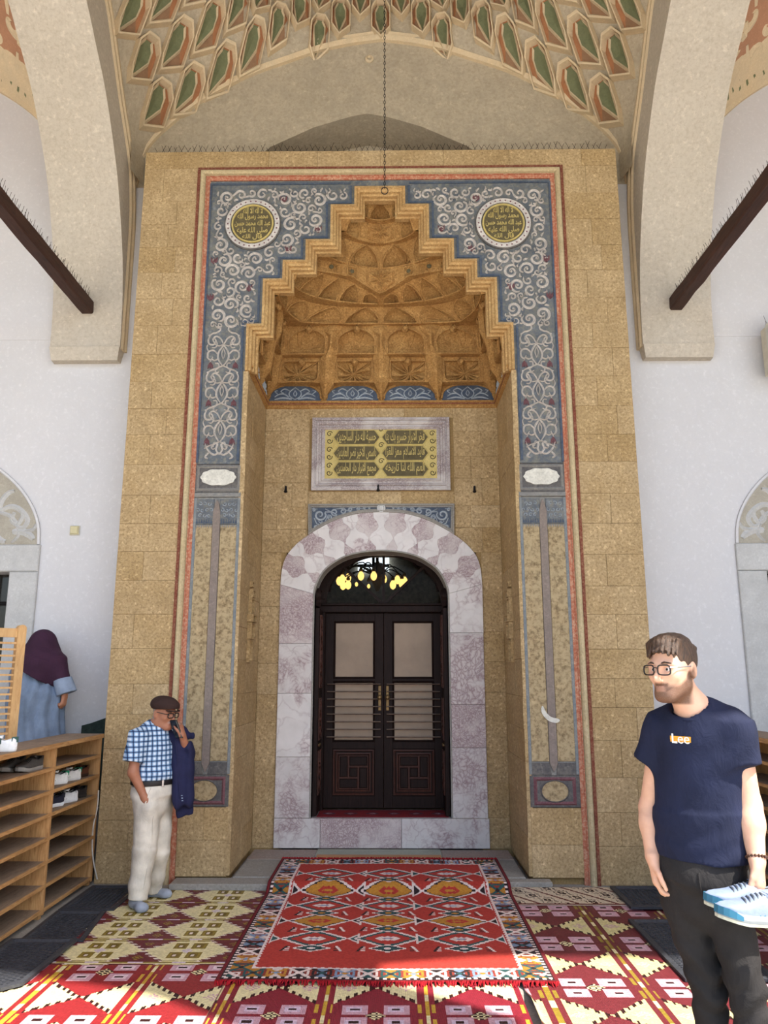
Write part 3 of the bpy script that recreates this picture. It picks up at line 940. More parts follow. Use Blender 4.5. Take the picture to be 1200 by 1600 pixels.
# ------------------------------------------------ arabesque relief on the field
def scroll_fill(s):
    """curls packed into the stepped spandrel; s mirrors left and right"""
    r = random.Random(21)
    reg = [(-XO + 0.06, 5.06), (-XO + 0.06, 6.60), (-0.33, 6.60), (-0.33, 6.46), (-0.57, 6.46), (-0.57, 6.07), (-0.81, 6.07), (-0.81, 5.85), (-1.04, 5.85), (-1.04, 5.64), (-1.23, 5.64), (-1.23, 5.10)]
    cx0, cz0 = (-1.285, 6.195) if s < 0 else (-1.245, 6.185)
    discs = []
    for rad, n in ((0.074, 700), (0.058, 2500), (0.044, 9000), (0.032, 9000), (0.022, 7000), (0.016, 5000)):
        for _ in range(n):
            x = r.uniform(-XO, -0.3); z = r.uniform(5.06, 6.62)
            if math.hypot(x - cx0, z - cz0) < 0.305 + rad * 0.8: continue
            if not all(inpoly(x + rad * 0.9 * math.cos(a), z + rad * 0.9 * math.sin(a), reg) for a in np.linspace(0, 2 * PI, 9)): continue
            if any(math.hypot(x - p, z - q) < rad + w - 0.004 for p, q, w in discs): continue
            discs.append((x, z, rad))
    for i, (x, z, rad) in enumerate(discs):
        sg = r.choice((-1, 1))
        near = sorted(discs, key=lambda d: math.hypot(d[0] - x, d[1] - z))[1:4]
        px, pz, pr = r.choice(near)
        a0 = math.atan2(pz - z, px - x) + sg * 0.5
        tail = (x + (px - x) * 0.62 , z + (pz - z) * 0.62)
        b = MB()
        if rad > 0.03:
            pl = spiral(x, z, rad, a0, 1.35 if rad > 0.06 else 1.1, sg, tail, 9)
            n = len(pl)
            w = [0.0035 + rad * 0.15 * math.sin(PI * (k / (n - 1)) ** 0.6) for k in range(n)]
        else:
            a = r.uniform(0, 2 * PI)
            pl = catmull([(x + rad * 1.1 * math.cos(a), z + rad * 1.1 * math.sin(a)), (x + 0.012 * math.cos(a + 1.2), z + 0.012 * math.sin(a + 1.2)), (x - rad * 1.05 * math.cos(a), z - rad * 1.05 * math.sin(a))], 4)
            n = len(pl); w = [0.002 + rad * 0.42 * math.sin(PI * k / (n - 1)) for k in range(n)]
        pl = [(-s * p[0] if s > 0 else p[0], p[1]) for p in pl]
        b.ridge(pl, w, FRONT, 0.020, 0, -0.012)
        if rad > 0.06:
            # central bud
            cc = (-x if s > 0 else x, z)
            b.lathe([(0.012, -0.012), (0.008, 0.0), (0.003, 0.004)], cc, 6, fr=FRONT)
        o = b.obj('arabesque_scroll', 'white_paint_relief' , field, fix=False)
    # maroon palmettes
    for (x, z) in ((-0.62, 6.14), (-0.98, 6.48), (-1.68, 5.40), (-1.30, 5.50), (-0.92, 5.92), (-1.66, 5.80)):
        b = MB(); X = -x if s > 0 else x
        for a in (-0.7, 0, 0.7):
            b.ridge([(X, z - 0.04), (X + 0.03 * math.sin(a), z - 0.005), (X + 0.05 * math.sin(a), z + 0.035)], [0.004, 0.016, 0.002], FRONT, 0.012, 0, -0.010)
        b.obj('palmette', 'maroon_relief', field, fix=False)
scroll_fill(-1); scroll_fill(1)

def strip_motif(ax, zt, h, s_end=False):
    """one lobed motif of the vertical strip; ax = axis, zt = top of the motif, h = its height (px scale 375)"""
    k = h / 375.0
    P = lambda x, y: (x * k, zt - y * k)
    shapes = [([(135, 0), (150, 40), (140, 80), (100, 90), (75, 60), (90, 30), (110, 45)], 12),
              ([(140, 0), (110, -25), (70, -35), (40, -60), (45, -95), (75, -95)], 11),
              ([(0, 92), (30, 30), (75, 5), (105, 40), (60, 100), (0, 92)], 11),
              ([(0, 95), (38, 150), (52, 200), (40, 250), (0, 310)], 13),
              ([(0, 130), (16, 180), (0, 240)], 7),
              ([(52, 190), (90, 150), (140, 160), (150, 215), (120, 245), (100, 215)], 12),
              ([(140, 165), (160, 120), (150, 90)], 8),
              ([(45, 235), (80, 250), (110, 240), (125, 275)], 9),
              ([(0, 305), (40, 320), (70, 345), (60, 375), (30, 365)], 11),
              ([(60, 330), (100, 345), (138, 372)], 9),
              ([(70, 60), (62, 90), (80, 120), (110, 120)], 9)]
    for sgn in (-1, 1):
        for pts, w in shapes:
            c = catmull([(ax + sgn * P(x, y)[0], P(x, y)[1]) for x, y in pts], 4)
            n = len(c)
            b = MB(); b.ridge(c, taper(n, w * k * 0.78), FRONT, 0.018, 0, -0.012)
            b.obj('arabesque_scroll', 'white_paint_relief', field, fix=False)
        x, z = ax + sgn * 118 * k, zt - 300 * k
        b = MB()
        for a in (-0.8, 0, 0.8):
            b.ridge([(x, z + 30 * k), (x + 14 * k * math.sin(a), z), (x + 34 * k * math.sin(a), z - 36 * k)], [3 * k, 15 * k, 2 * k], FRONT, 0.012, 0, -0.010)
        b.obj('palmette', 'maroon_relief', field, fix=False)
        x, z = ax + sgn * 140 * k, zt
        b = MB(); b.lathe([(9 * k, -0.012), (9 * k, 0.0), (4 * k, 0.004)], (x, z), 8, fr=FRONT)
        b.obj('node_bead', 'white_paint_relief', field)
for s in (-1, 1):
    for k in range(3):
        strip_motif(s * 1.525, 4.99 - k * 0.385, 0.385)
    # closing calyx at the foot of the strip
    for sg in (-1, 1):
        for pts, w in (([(0, 0), (0.05, -0.02), (0.11, 0.03), (0.14, 0.10)], 0.010), ([(0, -0.02), (0.03, 0.03), (0.02, 0.08), (0.05, 0.10), (0.06, 0.05)], 0.010), ([(0.10, 0.0), (0.13, -0.04), (0.10, -0.06)], 0.010)):
            c = catmull([(s * 1.525 + sg * x, 3.80 + z) for x, z in pts], 4)
            b = MB(); b.ridge(c, taper(len(c), w), FRONT, 0.014, 0, -0.012); b.obj('arabesque_scroll', 'white_paint_relief', field, fix=False)

# ------------------------------------------------ painted pilasters below the field
for s in (-1, 1):
    x0, x1 = (s * 1.30, s * 1.735) if s > 0 else (s * 1.735, s * 1.30)
    cx = (x0 + x1) / 2
    # cartouche
    b = MB(); b.block(FRONT, x0, x1, 3.41, 3.685, -0.03, -0.006, 0.004); cp = b.obj('cartouche_panel', 'dark_panel_paint', portal)
    b = MB(); b.mould([(x0 + 0.025, 3.44), (x1 - 0.025, 3.44), (x1 - 0.025, 3.66), (x0 + 0.025, 3.66)], [(0.012, -0.006), (0, 0.004), (-0.012, -0.006)], FRONT, True); b.obj('cartouche_border', 'grey_blue_paint', cp)
    lob = []
    for i in range(48):
        a = 2 * PI * i / 48
        rr = 1 + 0.035 * math.cos(10 * a)
        lob.append((cx + 0.165 * rr * math.copysign(abs(math.cos(a)) ** 0.8, math.cos(a)), 3.555 + 0.078 * rr * math.sin(a)))
    b = MB(); b.prism(FRONT, lob, -0.006, 0.004); b.obj('white_oval', 'white_patch', cp)
    b = MB(); b.block(FRONT, x0, x1, 3.365, 3.408, -0.03, 0.002, 0.006); b.obj('string_course', 'grey_blue_paint', portal)
    # ground of the pilaster
    b = MB(); b.block(FRONT, x0, x1, 0.885, 3.363, -0.03, -0.014, 0.002); b.obj('pilaster_ground', 'grey_blue_paint', portal)
    for q in (-1, 1):
        a0 = cx + q * 0.115
        w = 0.078
        b = MB(); b.block(FRONT, a0 - w, a0 + w, 1.0, 3.10, -0.02, -0.006, 0.004); pp = b.obj('colonette_panel', 'faded_fresco', portal)
        b = MB(); b.block(FRONT, a0 - w - 0.01, a0 + w + 0.01, 3.105, 3.345, -0.02, -0.004, 0.004); cap = b.obj('painted_capital', 'blue_paint', portal)
        for zz, n in ((3.30, 3), (3.24, 4), (3.19, 3)):
            for i in range(n):
                xx = a0 + (i - (n - 1) / 2) * 0.042
                c = spiral(xx, zz, 0.020, rnd.uniform(0, 6), 0.9, rnd.choice((-1, 1)), None, 8)
                b = MB(); b.ridge(c, 0.0045, FRONT, 0.008, 0, -0.004); b.obj('capital_scroll', 'pale_blue_relief', cap, fix=False)
        for i in range(7):
            xx = a0 - w + (i + 0.5) * 2 * w / 7
            b = MB(); b.prism(FRONT, [(xx - 0.009, 3.115), (xx + 0.009, 3.115), (xx, 3.155)], -0.004, 0.002); b.obj('capital_spike', 'deep_blue_paint', cap)
            b = MB(); b.prism(FRONT, [(xx - 0.010, 3.10), (xx + 0.010, 3.10), (xx, 3.068)], -0.012, -0.002); b.obj('leaf_tooth', 'grey_blue_paint', pp)
        # painted foot of the colonette
        b = MB(); b.prism(FRONT, [(a0 - w - 0.015, 0.89), (a0 + w + 0.015, 0.89), (a0 + w, 0.99), (a0 - w, 0.99)], -0.014, -0.004); b.obj('painted_base', 'dark_panel_paint', portal)
    # pointed middle shaft
    b = MB(); b.prism(FRONT, [(cx - 0.034, 0.98), (cx, 0.91), (cx + 0.034, 0.98), (cx + 0.034, 3.22), (cx + 0.018, 3.30), (cx, 3.34), (cx - 0.018, 3.30), (cx - 0.034, 3.22)], -0.014, 0.0)
    b.obj('pilaster_shaft', 'shaft_paint', portal)
    # square panel with a roundel
    b = MB(); b.block(FRONT, x0 - 0.0, x1 + 0.0, 0.62, 0.885, -0.03, -0.002, 0.006); rp = b.obj('roundel_panel', 'dark_panel_paint', portal)
    b = MB(); b.mould([(x0 + 0.05, 0.655), (x1 - 0.05, 0.655), (x1 - 0.05, 0.855), (x0 + 0.05, 0.855)], [(0.015, -0.002), (0.0, 0.010), (-0.015, -0.002)], FRONT, True); b.obj('roundel_border', 'maroon_relief', rp)
    b = MB(); b.prism(FRONT, disc_poly(cx, 0.755, 0.115, 28, 0.085), -0.002, 0.004); b.obj('roundel', 'faded_fresco', rp)
    b = MB(); b.mould(disc_poly(cx, 0.755, 0.118, 28, 0.088), [(0.010, -0.002), (0.0, 0.010), (-0.010, -0.002)], FRONT, True); b.obj('roundel_rim', 'dark_panel_paint', rp)
    # plain plinth stones
    courses(FRONT, x0, x1, 0.06, 0.618, -0.05, 0.0, 0.29, 0.5, 31 + s)
    # blue edge bands of the pilaster
    for xe in (x0 + 0.014, x1 - 0.014):
        b = MB(); b.block(FRONT, xe - 0.014, xe + 0.014, 0.89, 3.36, -0.02, -0.002, 0.004); b.obj('edge_band', 'edge_blue_paint', portal)
# the white plaster splash on the right pilaster
b = MB(); b.prism(FRONT, catmull([(1.44, 1.47), (1.465, 1.42), (1.51, 1.375), (1.57, 1.36), (1.585, 1.345), (1.56, 1.325), (1.50, 1.335), (1.45, 1.375), (1.425, 1.43)], 3, True), -0.012, 0.004)
b.obj('plaster_splash', 'white_patch', portal)
# ================================================================ stalactite hood of the niche
# plan curves of the tiers: (height, half width, depth, superellipse power); power None = straight-sided
YS = 0.085                                  # the hood starts a little behind the front plane
PLAN = [(4.86, 1.275, 1.05, None), (5.14, 1.17, 0.91, None), (5.46, 1.06, 0.80, None), (5.63, 0.99, 0.70, 2.8), (5.80, 0.80, 0.52, 1.35),
        (5.93, 0.78, 0.50, 1.4), (6.17, 0.46, 0.38, 1.6), (6.37, 0.29, 0.29, 1.8), (6.55, 0.14, 0.18, 2.0)]
def plan_curve(k):
    z, w, d, p = PLAN[k]
    d = d - YS
    if p is None:
        def f(u):
            if u <= 0.25: return np.array([-w, YS + d * u / 0.25])
            if u >= 0.75: return np.array([w, YS + d * (1 - u) / 0.25])
            return np.array([-w + 2 * w * (u - 0.25) / 0.5, YS + d])
        return f
    th = np.linspace(0, PI, 1441)
    c, s = np.cos(th), np.sin(th)
    x = -w * np.sign(c) * np.abs(c) ** (2.0 / p); y = d * np.abs(s) ** (2.0 / p)
    L = np.concatenate([[0], np.cumsum(np.hypot(np.diff(x), np.diff(y)))]); L /= L[-1]
    return lambda u: np.array([np.interp(u, L, x), YS + np.interp(u, L, y)])
CURV = [plan_curve(k) for k in range(len(PLAN))]
def zlev(k, u):
    # the lip of the boss dips to a point in the middle
    if k == 4: return PLAN[4][0] - 0.15 * max(0.0, 1 - abs(u - 0.5) / 0.19)
    return PLAN[k][0]
def ray_poly(c, ang, poly):
    d = np.array([math.cos(ang), math.sin(ang)]); best = None
    for i in range(len(poly)):
        p, q = np.array(poly[i], float), np.array(poly[(i + 1) % len(poly)], float)
        e = q - p; den = d[0] * e[1] - d[1] * e[0]
        if abs(den) < 1e-9: continue
        w = p - c
        t = (w[0] * e[1] - w[1] * e[0]) / den; s_ = (w[0] * d[1] - w[1] * d[0]) / den
        if t > 1e-6 and -1e-6 <= s_ <= 1 + 1e-6 and (best is None or t < best): best = t
    return np.array(c) + d * (best or 0.1)
RECT = [(-1, 0), (1, 0), (1, 1), (-1, 1)]
BOX_RIM = [(-0.62, 0.12), (-0.50, 0.03), (0.50, 0.03), (0.62, 0.12), (0.66, 0.30), (0.66, 0.86), (-0.66, 0.86), (-0.66, 0.30)]
DOME_RIM = [(-0.74, 0.03), (0.74, 0.03), (0.76, 0.50), (0.66, 0.66), (0.40, 0.82), (0.0, 0.93), (-0.40, 0.82), (-0.66, 0.66), (-0.76, 0.50)]
STAR_RIM = [(-0.86, 0.05), (0.0, 0.02), (0.86, 0.05), (0.80, 0.42), (0.58, 0.50), (0.44, 0.86), (0.20, 0.66), (0.0, 0.97), (-0.20, 0.66), (-0.44, 0.86), (-0.58, 0.50), (-0.80, 0.42)]
TWIN_RIM = [(-0.90, 0.10), (0.0, 0.03), (0.90, 0.10), (0.88, 0.60), (0.70, 0.92), (0.50, 0.86), (0.0, 0.70), (-0.50, 0.86), (-0.70, 0.92), (-0.88, 0.60)]
HEX_RIM = [(-0.62, 0.20), (0.0, 0.04), (0.62, 0.20), (0.62, 0.72), (0.0, 0.97), (-0.62, 0.72)]
POINT_RIM = [(-0.88, 0.02), (0.88, 0.02), (0.86, 0.34), (0.66, 0.62), (0.36, 0.84), (0.0, 0.99), (-0.36, 0.84), (-0.66, 0.62), (-0.86, 0.34)]
def niche(k, u0, u1, rim, ctr, depth, style, bud=False, name='stalactite_niche', M=28, rib=0.009):
    """panel of one tier with a carved hollow; depth in metres behind (or, negative, before) the panel face"""
    z0, z1 = PLAN[k][0], PLAN[k + 1][0]
    A, B = CURV[k], CURV[k + 1]
    def P(s, t, dd=0.0, off=None):
        u = u0 + (u1 - u0) * (s + 1) / 2
        a, q = A(u), B(u)
        dv = q - a; L = np.linalg.norm(dv)
        dv = dv / L if L > 1e-4 else np.array([0, -1.0])
        # face leans from the ledge line below to the line above
        lean = (0.86 + 0.14 * t) if k == 0 else (0.50 + 0.50 * t) if k == 2 else (0.36 + 0.64 * t) if k == 3 else (0.55 + 0.45 * t) if k >= 5 else (0.72 + 0.28 * t)
        base = a + (q - a) * lean if off is None else a + (q - a) * off
        p = base - dv * (dd - (0.07 * max(0.0, min(1.0, (0.40 - abs(u - 0.5)) / 0.06)) if (k == 4 and off is None) else 0.0))
        return np.array([p[0], p[1], zlev(k, u) + (zlev(k + 1, u) - zlev(k, u)) * t])
    ang = sorted([2 * PI * i / M for i in range(M)] + [math.atan2(y - ctr[1], x - ctr[0]) % (2 * PI) for x, y in RECT] + [math.atan2(y - ctr[1], x - ctr[0]) % (2 * PI) for x, y in rim])
    ang = [a for i, a in enumerate(ang) if i == 0 or a - ang[i - 1] > 1e-3]
    n = len(ang)
    outer = [ray_poly(ctr, a, RECT) for a in ang]; inner = [ray_poly(ctr, a, rim) for a in ang]
    c = np.array(ctr)
    rings = [[P(*o) for o in outer], [P(*o) for o in inner]]
    if style == 'dome':
        for q in (0.06, 0.25, 0.5, 0.75): rings.append([P(*(o + (c - o) * q), depth * math.sin(min(1, q * 1.15 + 0.12) * PI / 2)) for o in inner])
    elif style == 'fan':
        rings.append([P(*(o + (c - o) * 0.05), depth * 0.35) for o in inner])
        rings.append([P(*(o + (c - o) * 0.55), depth * (1.0 if i % 4 < 2 else 0.55)) for i, o in enumerate(inner)])
    else:
        rings.append([P(*(o + (c - o) * 0.10), depth * 0.4) for o in inner])
        rings.append([P(*(o + (c - o) * 0.5), depth * (1.0 if i % 2 else 0.6)) for i, o in enumerate(inner)])
    v = [p for r in rings for p in r] + [P(ctr[0], ctr[1], depth * (1.0 if style == 'dome' else 0.5))]
    f = []
    for r in range(len(rings) - 1):
        for i in range(n): f.append((r * n + i, r * n + (i + 1) % n, (r + 1) * n + (i + 1) % n, (r + 1) * n + i))
    b0 = (len(rings) - 1) * n
    f += [(b0 + i, b0 + (i + 1) % n, len(v) - 1) for i in range(n)]
    # underside of the panel back to the ledge line
    m = len(v); K = 9
    for i in range(K):
        s = -1 + 2 * i / (K - 1)
        v += [P(s, 0.0), P(s, 0.0, 0.0, -0.05)]
    f += [(m + 2 * i, m + 2 * i + 1, m + 2 * i + 3, m + 2 * i + 2) for i in range(K - 1)]
    o = mesh_obj(name, v, f, ['carved_ochre'], portal, fix=False)
    b = MB(); b.tube([P(*q, -0.006) for q in inner], rib, 5, True); b.obj('niche_rim', 'carved_ochre', o, fix=False)
    if style == 'dome':
        nr = 5
        for j in range(nr):
            a = PI * (j + 0.5) / nr + 0.0
            q0 = ray_poly(ctr, a, rim)
            b = MB(); b.tube([P(*(q0 + (c - q0) * q), depth * math.sin(min(1, q * 1.15 + 0.12) * PI / 2) - 0.004) for q in (0.06, 0.25, 0.5, 0.75, 1.0)], rib * 0.55, 4); b.obj('niche_rib', 'carved_ochre', o, fix=False)
        b = MB(); b.tube([P(x, ctr[1], depth * math.sin(min(1, (1 - abs(x) / 0.75) * 1.15 + 0.12) * PI / 2) - 0.003) for x in np.linspace(-0.70, 0.70, 11)], rib * 0.4, 4); b.obj('niche_rib', 'carved_ochre', o, fix=False)
    else:
        for i in range(0, n, 2 if style == 'star' else 4):
            b = MB(); b.tube([P(*inner[i], 0.0), rings[-1][i] if style == 'star' else P(*(inner[i] + (c - inner[i]) * 0.55), depth * 0.55 - 0.004), P(ctr[0], ctr[1], depth * 0.5 - 0.004)], rib * 0.5, 4); b.obj('niche_rib', 'carved_ochre', o, fix=False)
    if bud:
        top = ray_poly(ctr, PI / 2, rim); p = P(top[0], top[1], -0.02)
        b = MB(); b.lathe([(0.004, -0.060), (0.030, -0.046), (0.040, -0.018), (0.030, 0.010), (0.010, 0.022)], (p[0], p[1], p[2] - 0.005), 8); bo = b.obj('carved_bud', 'carved_ochre', o, True)
        for sg in (-1, 1):
            b = MB(); b.ridge([(p[0] + sg * 0.004, p[2] - 0.06), (p[0] + sg * 0.030, p[2] - 0.02), (p[0] + sg * 0.012, p[2] + 0.015)], 0.006, Frame((0, p[1] - 0.030, 0), (1, 0, 0), (0, 0, 1), (0, -1, 0)), 0.012); b.obj('bud_petal', 'carved_ochre', bo, fix=False)
    return o
C5 = (0.0, 0.42)
for i in range(8): niche(0, i / 8, (i + 1) / 8, BOX_RIM, (0.0, 0.40), 0.12, 'fan', True)
for i in range(8): niche(1, i / 8, (i + 1) / 8, DOME_RIM, (0.0, 0.34), 0.13, 'dome', True)
for i in range(8): niche(2, i / 8, (i + 1) / 8, POINT_RIM, (0.0, 0.34), 0.15, 'dome', rib=0.010)
for u0, u1, rim, dp in ((0.0, 0.10, POINT_RIM, 0.12), (0.10, 0.20, POINT_RIM, 0.14), (0.20, 0.30, POINT_RIM, 0.16), (0.30, 0.40, POINT_RIM, 0.17), (0.40, 0.50, DOME_RIM, 0.15), (0.50, 0.60, DOME_RIM, 0.15), (0.60, 0.70, POINT_RIM, 0.17), (0.70, 0.80, POINT_RIM, 0.16), (0.80, 0.90, POINT_RIM, 0.14), (0.90, 1.0, POINT_RIM, 0.12)):
    niche(3, u0, u1, rim, (0.0, 0.34), dp, 'dome', rib=0.010)
for u0, u1, rim, dp, st in ((0.0, 0.14, HEX_RIM, 0.04, 'fan'), (0.14, 0.25, BOX_RIM, 0.02, 'fan'), (0.25, 0.36, BOX_RIM, 0.02, 'fan'), (0.36, 0.64, HEX_RIM, -0.05, 'star'), (0.64, 0.75, BOX_RIM, 0.02, 'fan'), (0.75, 0.86, BOX_RIM, 0.02, 'fan'), (0.86, 1.0, HEX_RIM, 0.04, 'fan')):
    niche(4, u0, u1, rim, (0.0, 0.48), dp, st, rib=0.008)
for u0, u1 in ((0.0, 0.24), (0.24, 0.5), (0.5, 0.76), (0.76, 1.0)): niche(5, u0, u1, POINT_RIM, (0.0, 0.34), 0.14, 'dome', rib=0.009)
for u0, u1, rim, st, dp in ((0.0, 0.25, POINT_RIM, 'dome', 0.12), (0.25, 0.75, HEX_RIM, 'star', -0.05), (0.75, 1.0, POINT_RIM, 'dome', 0.12)): niche(6, u0, u1, rim, (0.0, 0.45), dp, st, rib=0.008)
for u0, u1 in ((0.0, 0.25), (0.25, 0.75), (0.75, 1.0)): niche(7, u0, u1, POINT_RIM, (0.0, 0.36), 0.12, 'dome', rib=0.008)
b = MB(); b.box(-0.6, 0.6, 0.04, 0.4, 6.53, 6.62); b.obj('hood_cap', 'carved_ochre', portal)
# plates that close the gap between the tiers and the stepped moulding
for s in (-1, 1):
    for k in range(8):
        z0, w0 = PLAN[k][:2]; z1, w1 = PLAN[k + 1][:2]
        b = MB(); b.prism(Frame((0, YS + 0.004, 0), (1, 0, 0), (0, 0, 1), (0, -1, 0)), [(s * (w0 - 0.72 * (w0 - w1)), z0), (s * w1, z1), (s * 1.40, z1), (s * 1.40, z0)], -0.02, 0.0)
        b.obj('hood_cheek', 'carved_ochre', portal)
# faceted brackets between the hollows of the two lower tiers
def bracket(u, tg, nn):
    t0, t1, t2 = CURV[0](u), CURV[1](u), CURV[2](u)
    tg = np.array(tg, float); nn = np.array(nn, float)
    def ring(z, w, o, base):
        return [np.append(base + tg * x + nn * y, z) for x, y in ((-w, -0.10), (-w, o * 0.15), (-w * 0.25, o), (w * 0.25, o), (w, o * 0.15), (w, -0.10))]
    L = lambda q: t0 * (1 - q) + t1 * q
    M_ = lambda q: t1 * (1 - q) + t2 * q
    rings = [ring(5.46, 0.115, 0.035, M_(1.0)), ring(5.40, 0.085, 0.045, M_(1.0)), ring(5.34, 0.040, 0.05, M_(0.9)), ring(5.22, 0.036, 0.05, M_(0.8)), ring(5.14, 0.085, 0.055, M_(0.35)), ring(5.08, 0.090, 0.065, L(1.05)),
             ring(4.98, 0.070, 0.055, L(1.0)), ring(4.90, 0.085, 0.05, L(0.95)), ring(4.84, 0.070, 0.055, L(0.8)), ring(4.75, 0.022, 0.03, L(0.35)), ring(4.735, 0.030, 0.04, L(0.3)), ring(4.72, 0.018, 0.03, L(0.28)), ring(4.672, 0.003, 0.004, L(0.22))]
    b = MB(); v = [p for r in rings for p in r]; f = []
    for i in range(len(rings) - 1):
        for j in range(6): f.append((i * 6 + j, i * 6 + (j + 1) % 6, (i + 1) * 6 + (j + 1) % 6, (i + 1) * 6 + j))
    f.append(tuple(range(6)))
    b.add(v, f); b.obj('stalactite_bracket', 'carved_ochre', portal)
for i in (3, 4, 5): bracket(i / 8, (1, 0), (0, -1))
bracket(0.25, (0.707, 0.707), (0.707, -0.707)); bracket(0.75, (0.707, -0.707), (-0.707, -0.707))
bracket(0.125, (0, 1), (1, 0)); bracket(0.875, (0, 1), (-1, 0))
# small raised star marks in a dark colour on the corner blocks either side of the boss
for s in (-1, 1):
    for du in (0.205, 0.33):
        p = CURV[4](0.5 - s * (0.5 - du)) * 0.3 + CURV[5](0.5 - s * (0.5 - du)) * 0.7 - np.array([0, 0.07])
        b = MB(); b.lathe([(0.026, 0.0), (0.020, 0.010), (0.004, 0.014)], (p[0], 5.865), 8, fr=Frame((0, p[1] + 0.004, 0), (1, 0, 0), (0, 0, 1), (0, -1, 0))); b.obj('star_mark', 'dark_olive_ground', portal)

# blue lunettes with white palmettes under the first tier: four on the back, two on each side
def lunette(fr, c, w, z0, h):
    arc = [(c + w * math.cos(a), z0 + 0.03 + (h - 0.03) * abs(math.sin(a)) ** 0.75) for a in np.linspace(0, PI, 17)]
    b = MB(); b.prism(fr, [(c - w, z0)] + arc[::-1] + [(c + w, z0)], 0.0, 0.012)
    l = b.obj('painted_lunette', 'deep_blue_paint', portal)
    b = MB(); b.mould(arc, [(0.012, 0.0), (0.006, 0.028), (-0.012, 0.024), (-0.014, 0.0)], fr); b.obj('lunette_rib', 'carved_ochre', l)
    for s in (-1, 1):
        for pts, wd in (([(0, 0.025), (0.05, 0.06), (0.055, 0.11), (0, 0.165)], 0.007), ([(0.03, 0.03), (0.12, 0.045), (0.20, 0.025)], 0.010),
                        ([(0.06, 0.05), (0.11, 0.09), (0.16, 0.085), (0.20, 0.055)], 0.008), ([(0.05, 0.12), (0.10, 0.15), (0.14, 0.12), (0.11, 0.10)], 0.007),
                        ([(0.0, 0.06), (0.016, 0.09), (0.0, 0.13)], 0.006), ([(0.17, 0.09), (0.20, 0.12), (0.17, 0.13)], 0.006)):
            k = w / 0.29
            cc = catmull([(c + s * x * k * 1.15, z0 + y * h / 0.2) for x, y in pts], 4)
            b = MB(); b.ridge(cc, taper(len(cc), wd), fr, 0.009, 0, 0.012); b.obj('lunette_scroll', 'pale_blue_relief', l, fix=False)
for i in range(4): lunette(BACK, -NW + NW * 2 * (i + 0.5) / 4, 0.285, 4.68, 0.20)
for fr in (SIDE_L, SIDE_R):
    for i in range(2): lunette(fr, 0.10 + (ND - 0.12) * (i + 0.5) / 2, 0.21, 4.68, 0.20)
b = MB(); b.box(-NW - 0.03, NW + 0.03, ND - 0.004, ND + 0.1, 4.6, 4.9); b.box(-NW - 0.03, -NW + 0.004, 0.10, ND, 4.6, 4.9); b.box(NW - 0.004, NW + 0.03, 0.10, ND, 4.6, 4.9)
b.obj('frieze_ground', 'carved_ochre', portal)
# cornice below the lunettes
path = [(-NW, 0.02), (-NW, ND), (NW, ND), (NW, 0.02)]
PLANF = Frame((0, 0, 4.65), (1, 0, 0), (0, 1, 0), (0, 0, 1))
b = MB(); b.mould(path, [(0.0, -0.045), (-0.014, -0.04), (-0.014, -0.02), (-0.028, -0.012), (-0.028, 0.008), (-0.040, 0.014), (-0.040, 0.030), (0.0, 0.034)], PLANF)
b.obj('cornice', 'carved_ochre', portal)
b = MB(); b.mould(path, [(-0.0285, -0.010), (-0.0305, -0.008), (-0.0305, 0.005), (-0.0285, 0.006)], PLANF); b.obj('cornice_line', 'dark_red_paint', portal)

# little stalactite niches in the side walls of the big niche
for fr in (SIDE_L, SIDE_R):
    c = 0.50
    for (h0, h1, w, n) in ((1.86, 2.06, 0.075, 0.03), (2.08, 2.22, 0.085, 0.045), (2.24, 2.30, 0.10, 0.06), (2.32, 2.46, 0.07, 0.035), (2.48, 2.54, 0.055, 0.045), (2.58, 2.62, 0.04, 0.03)):
        b = MB(); b.mould([(c - w, h0), (c + w, h0), (c + w, h1), (c - w, h1)], [(0.008, 0.0), (0.008, n), (-0.008, n), (-0.008, 0.0)], fr, True)
        b.obj('wall_niche_frame', 'limestone_ochre', portal)
        b = MB(); b.block(fr, c - w + 0.01, c + w - 0.01, h0 + 0.01, h1 - 0.01, 0.0, 0.003, 0.001); b.obj('wall_niche_back', 'limestone_ochre', portal)

# ------------------------------------------------ inscription tablet
x0, x1, z0, z1 = -0.752, 0.742, 3.672, 4.488
rect = [(x0, z0), (x1, z0), (x1, z1), (x0, z1)]
tab = thing('inscription_tablet', (0, ND - 0.02, 3.67), 'rectangular tablet with gold Arabic lettering in a grey marble frame', 'inscription')
tab.parent = None
b = MB(); b.mould(rect, [(0.0, 0.0), (0.0, 0.034), (0.030, 0.038), (0.034, 0.022), (0.046, 0.022), (0.052, 0.034), (0.072, 0.026), (0.082, 0.010), (0.098, 0.012), (0.108, 0.022), (0.124, 0.012), (0.134, 0.004), (0.145, 0.004)], BACK, True)
b.obj('marble_frame', 'grey_marble', tab)
ix0, ix1, iz0, iz1 = -0.612, 0.602, 3.808, 4.372
b = MB(); b.block(BACK, ix0, ix1, iz0, iz1, 0.0, 0.006, 0.001); gp = b.obj('tablet_ground', 'gold_relief', tab)
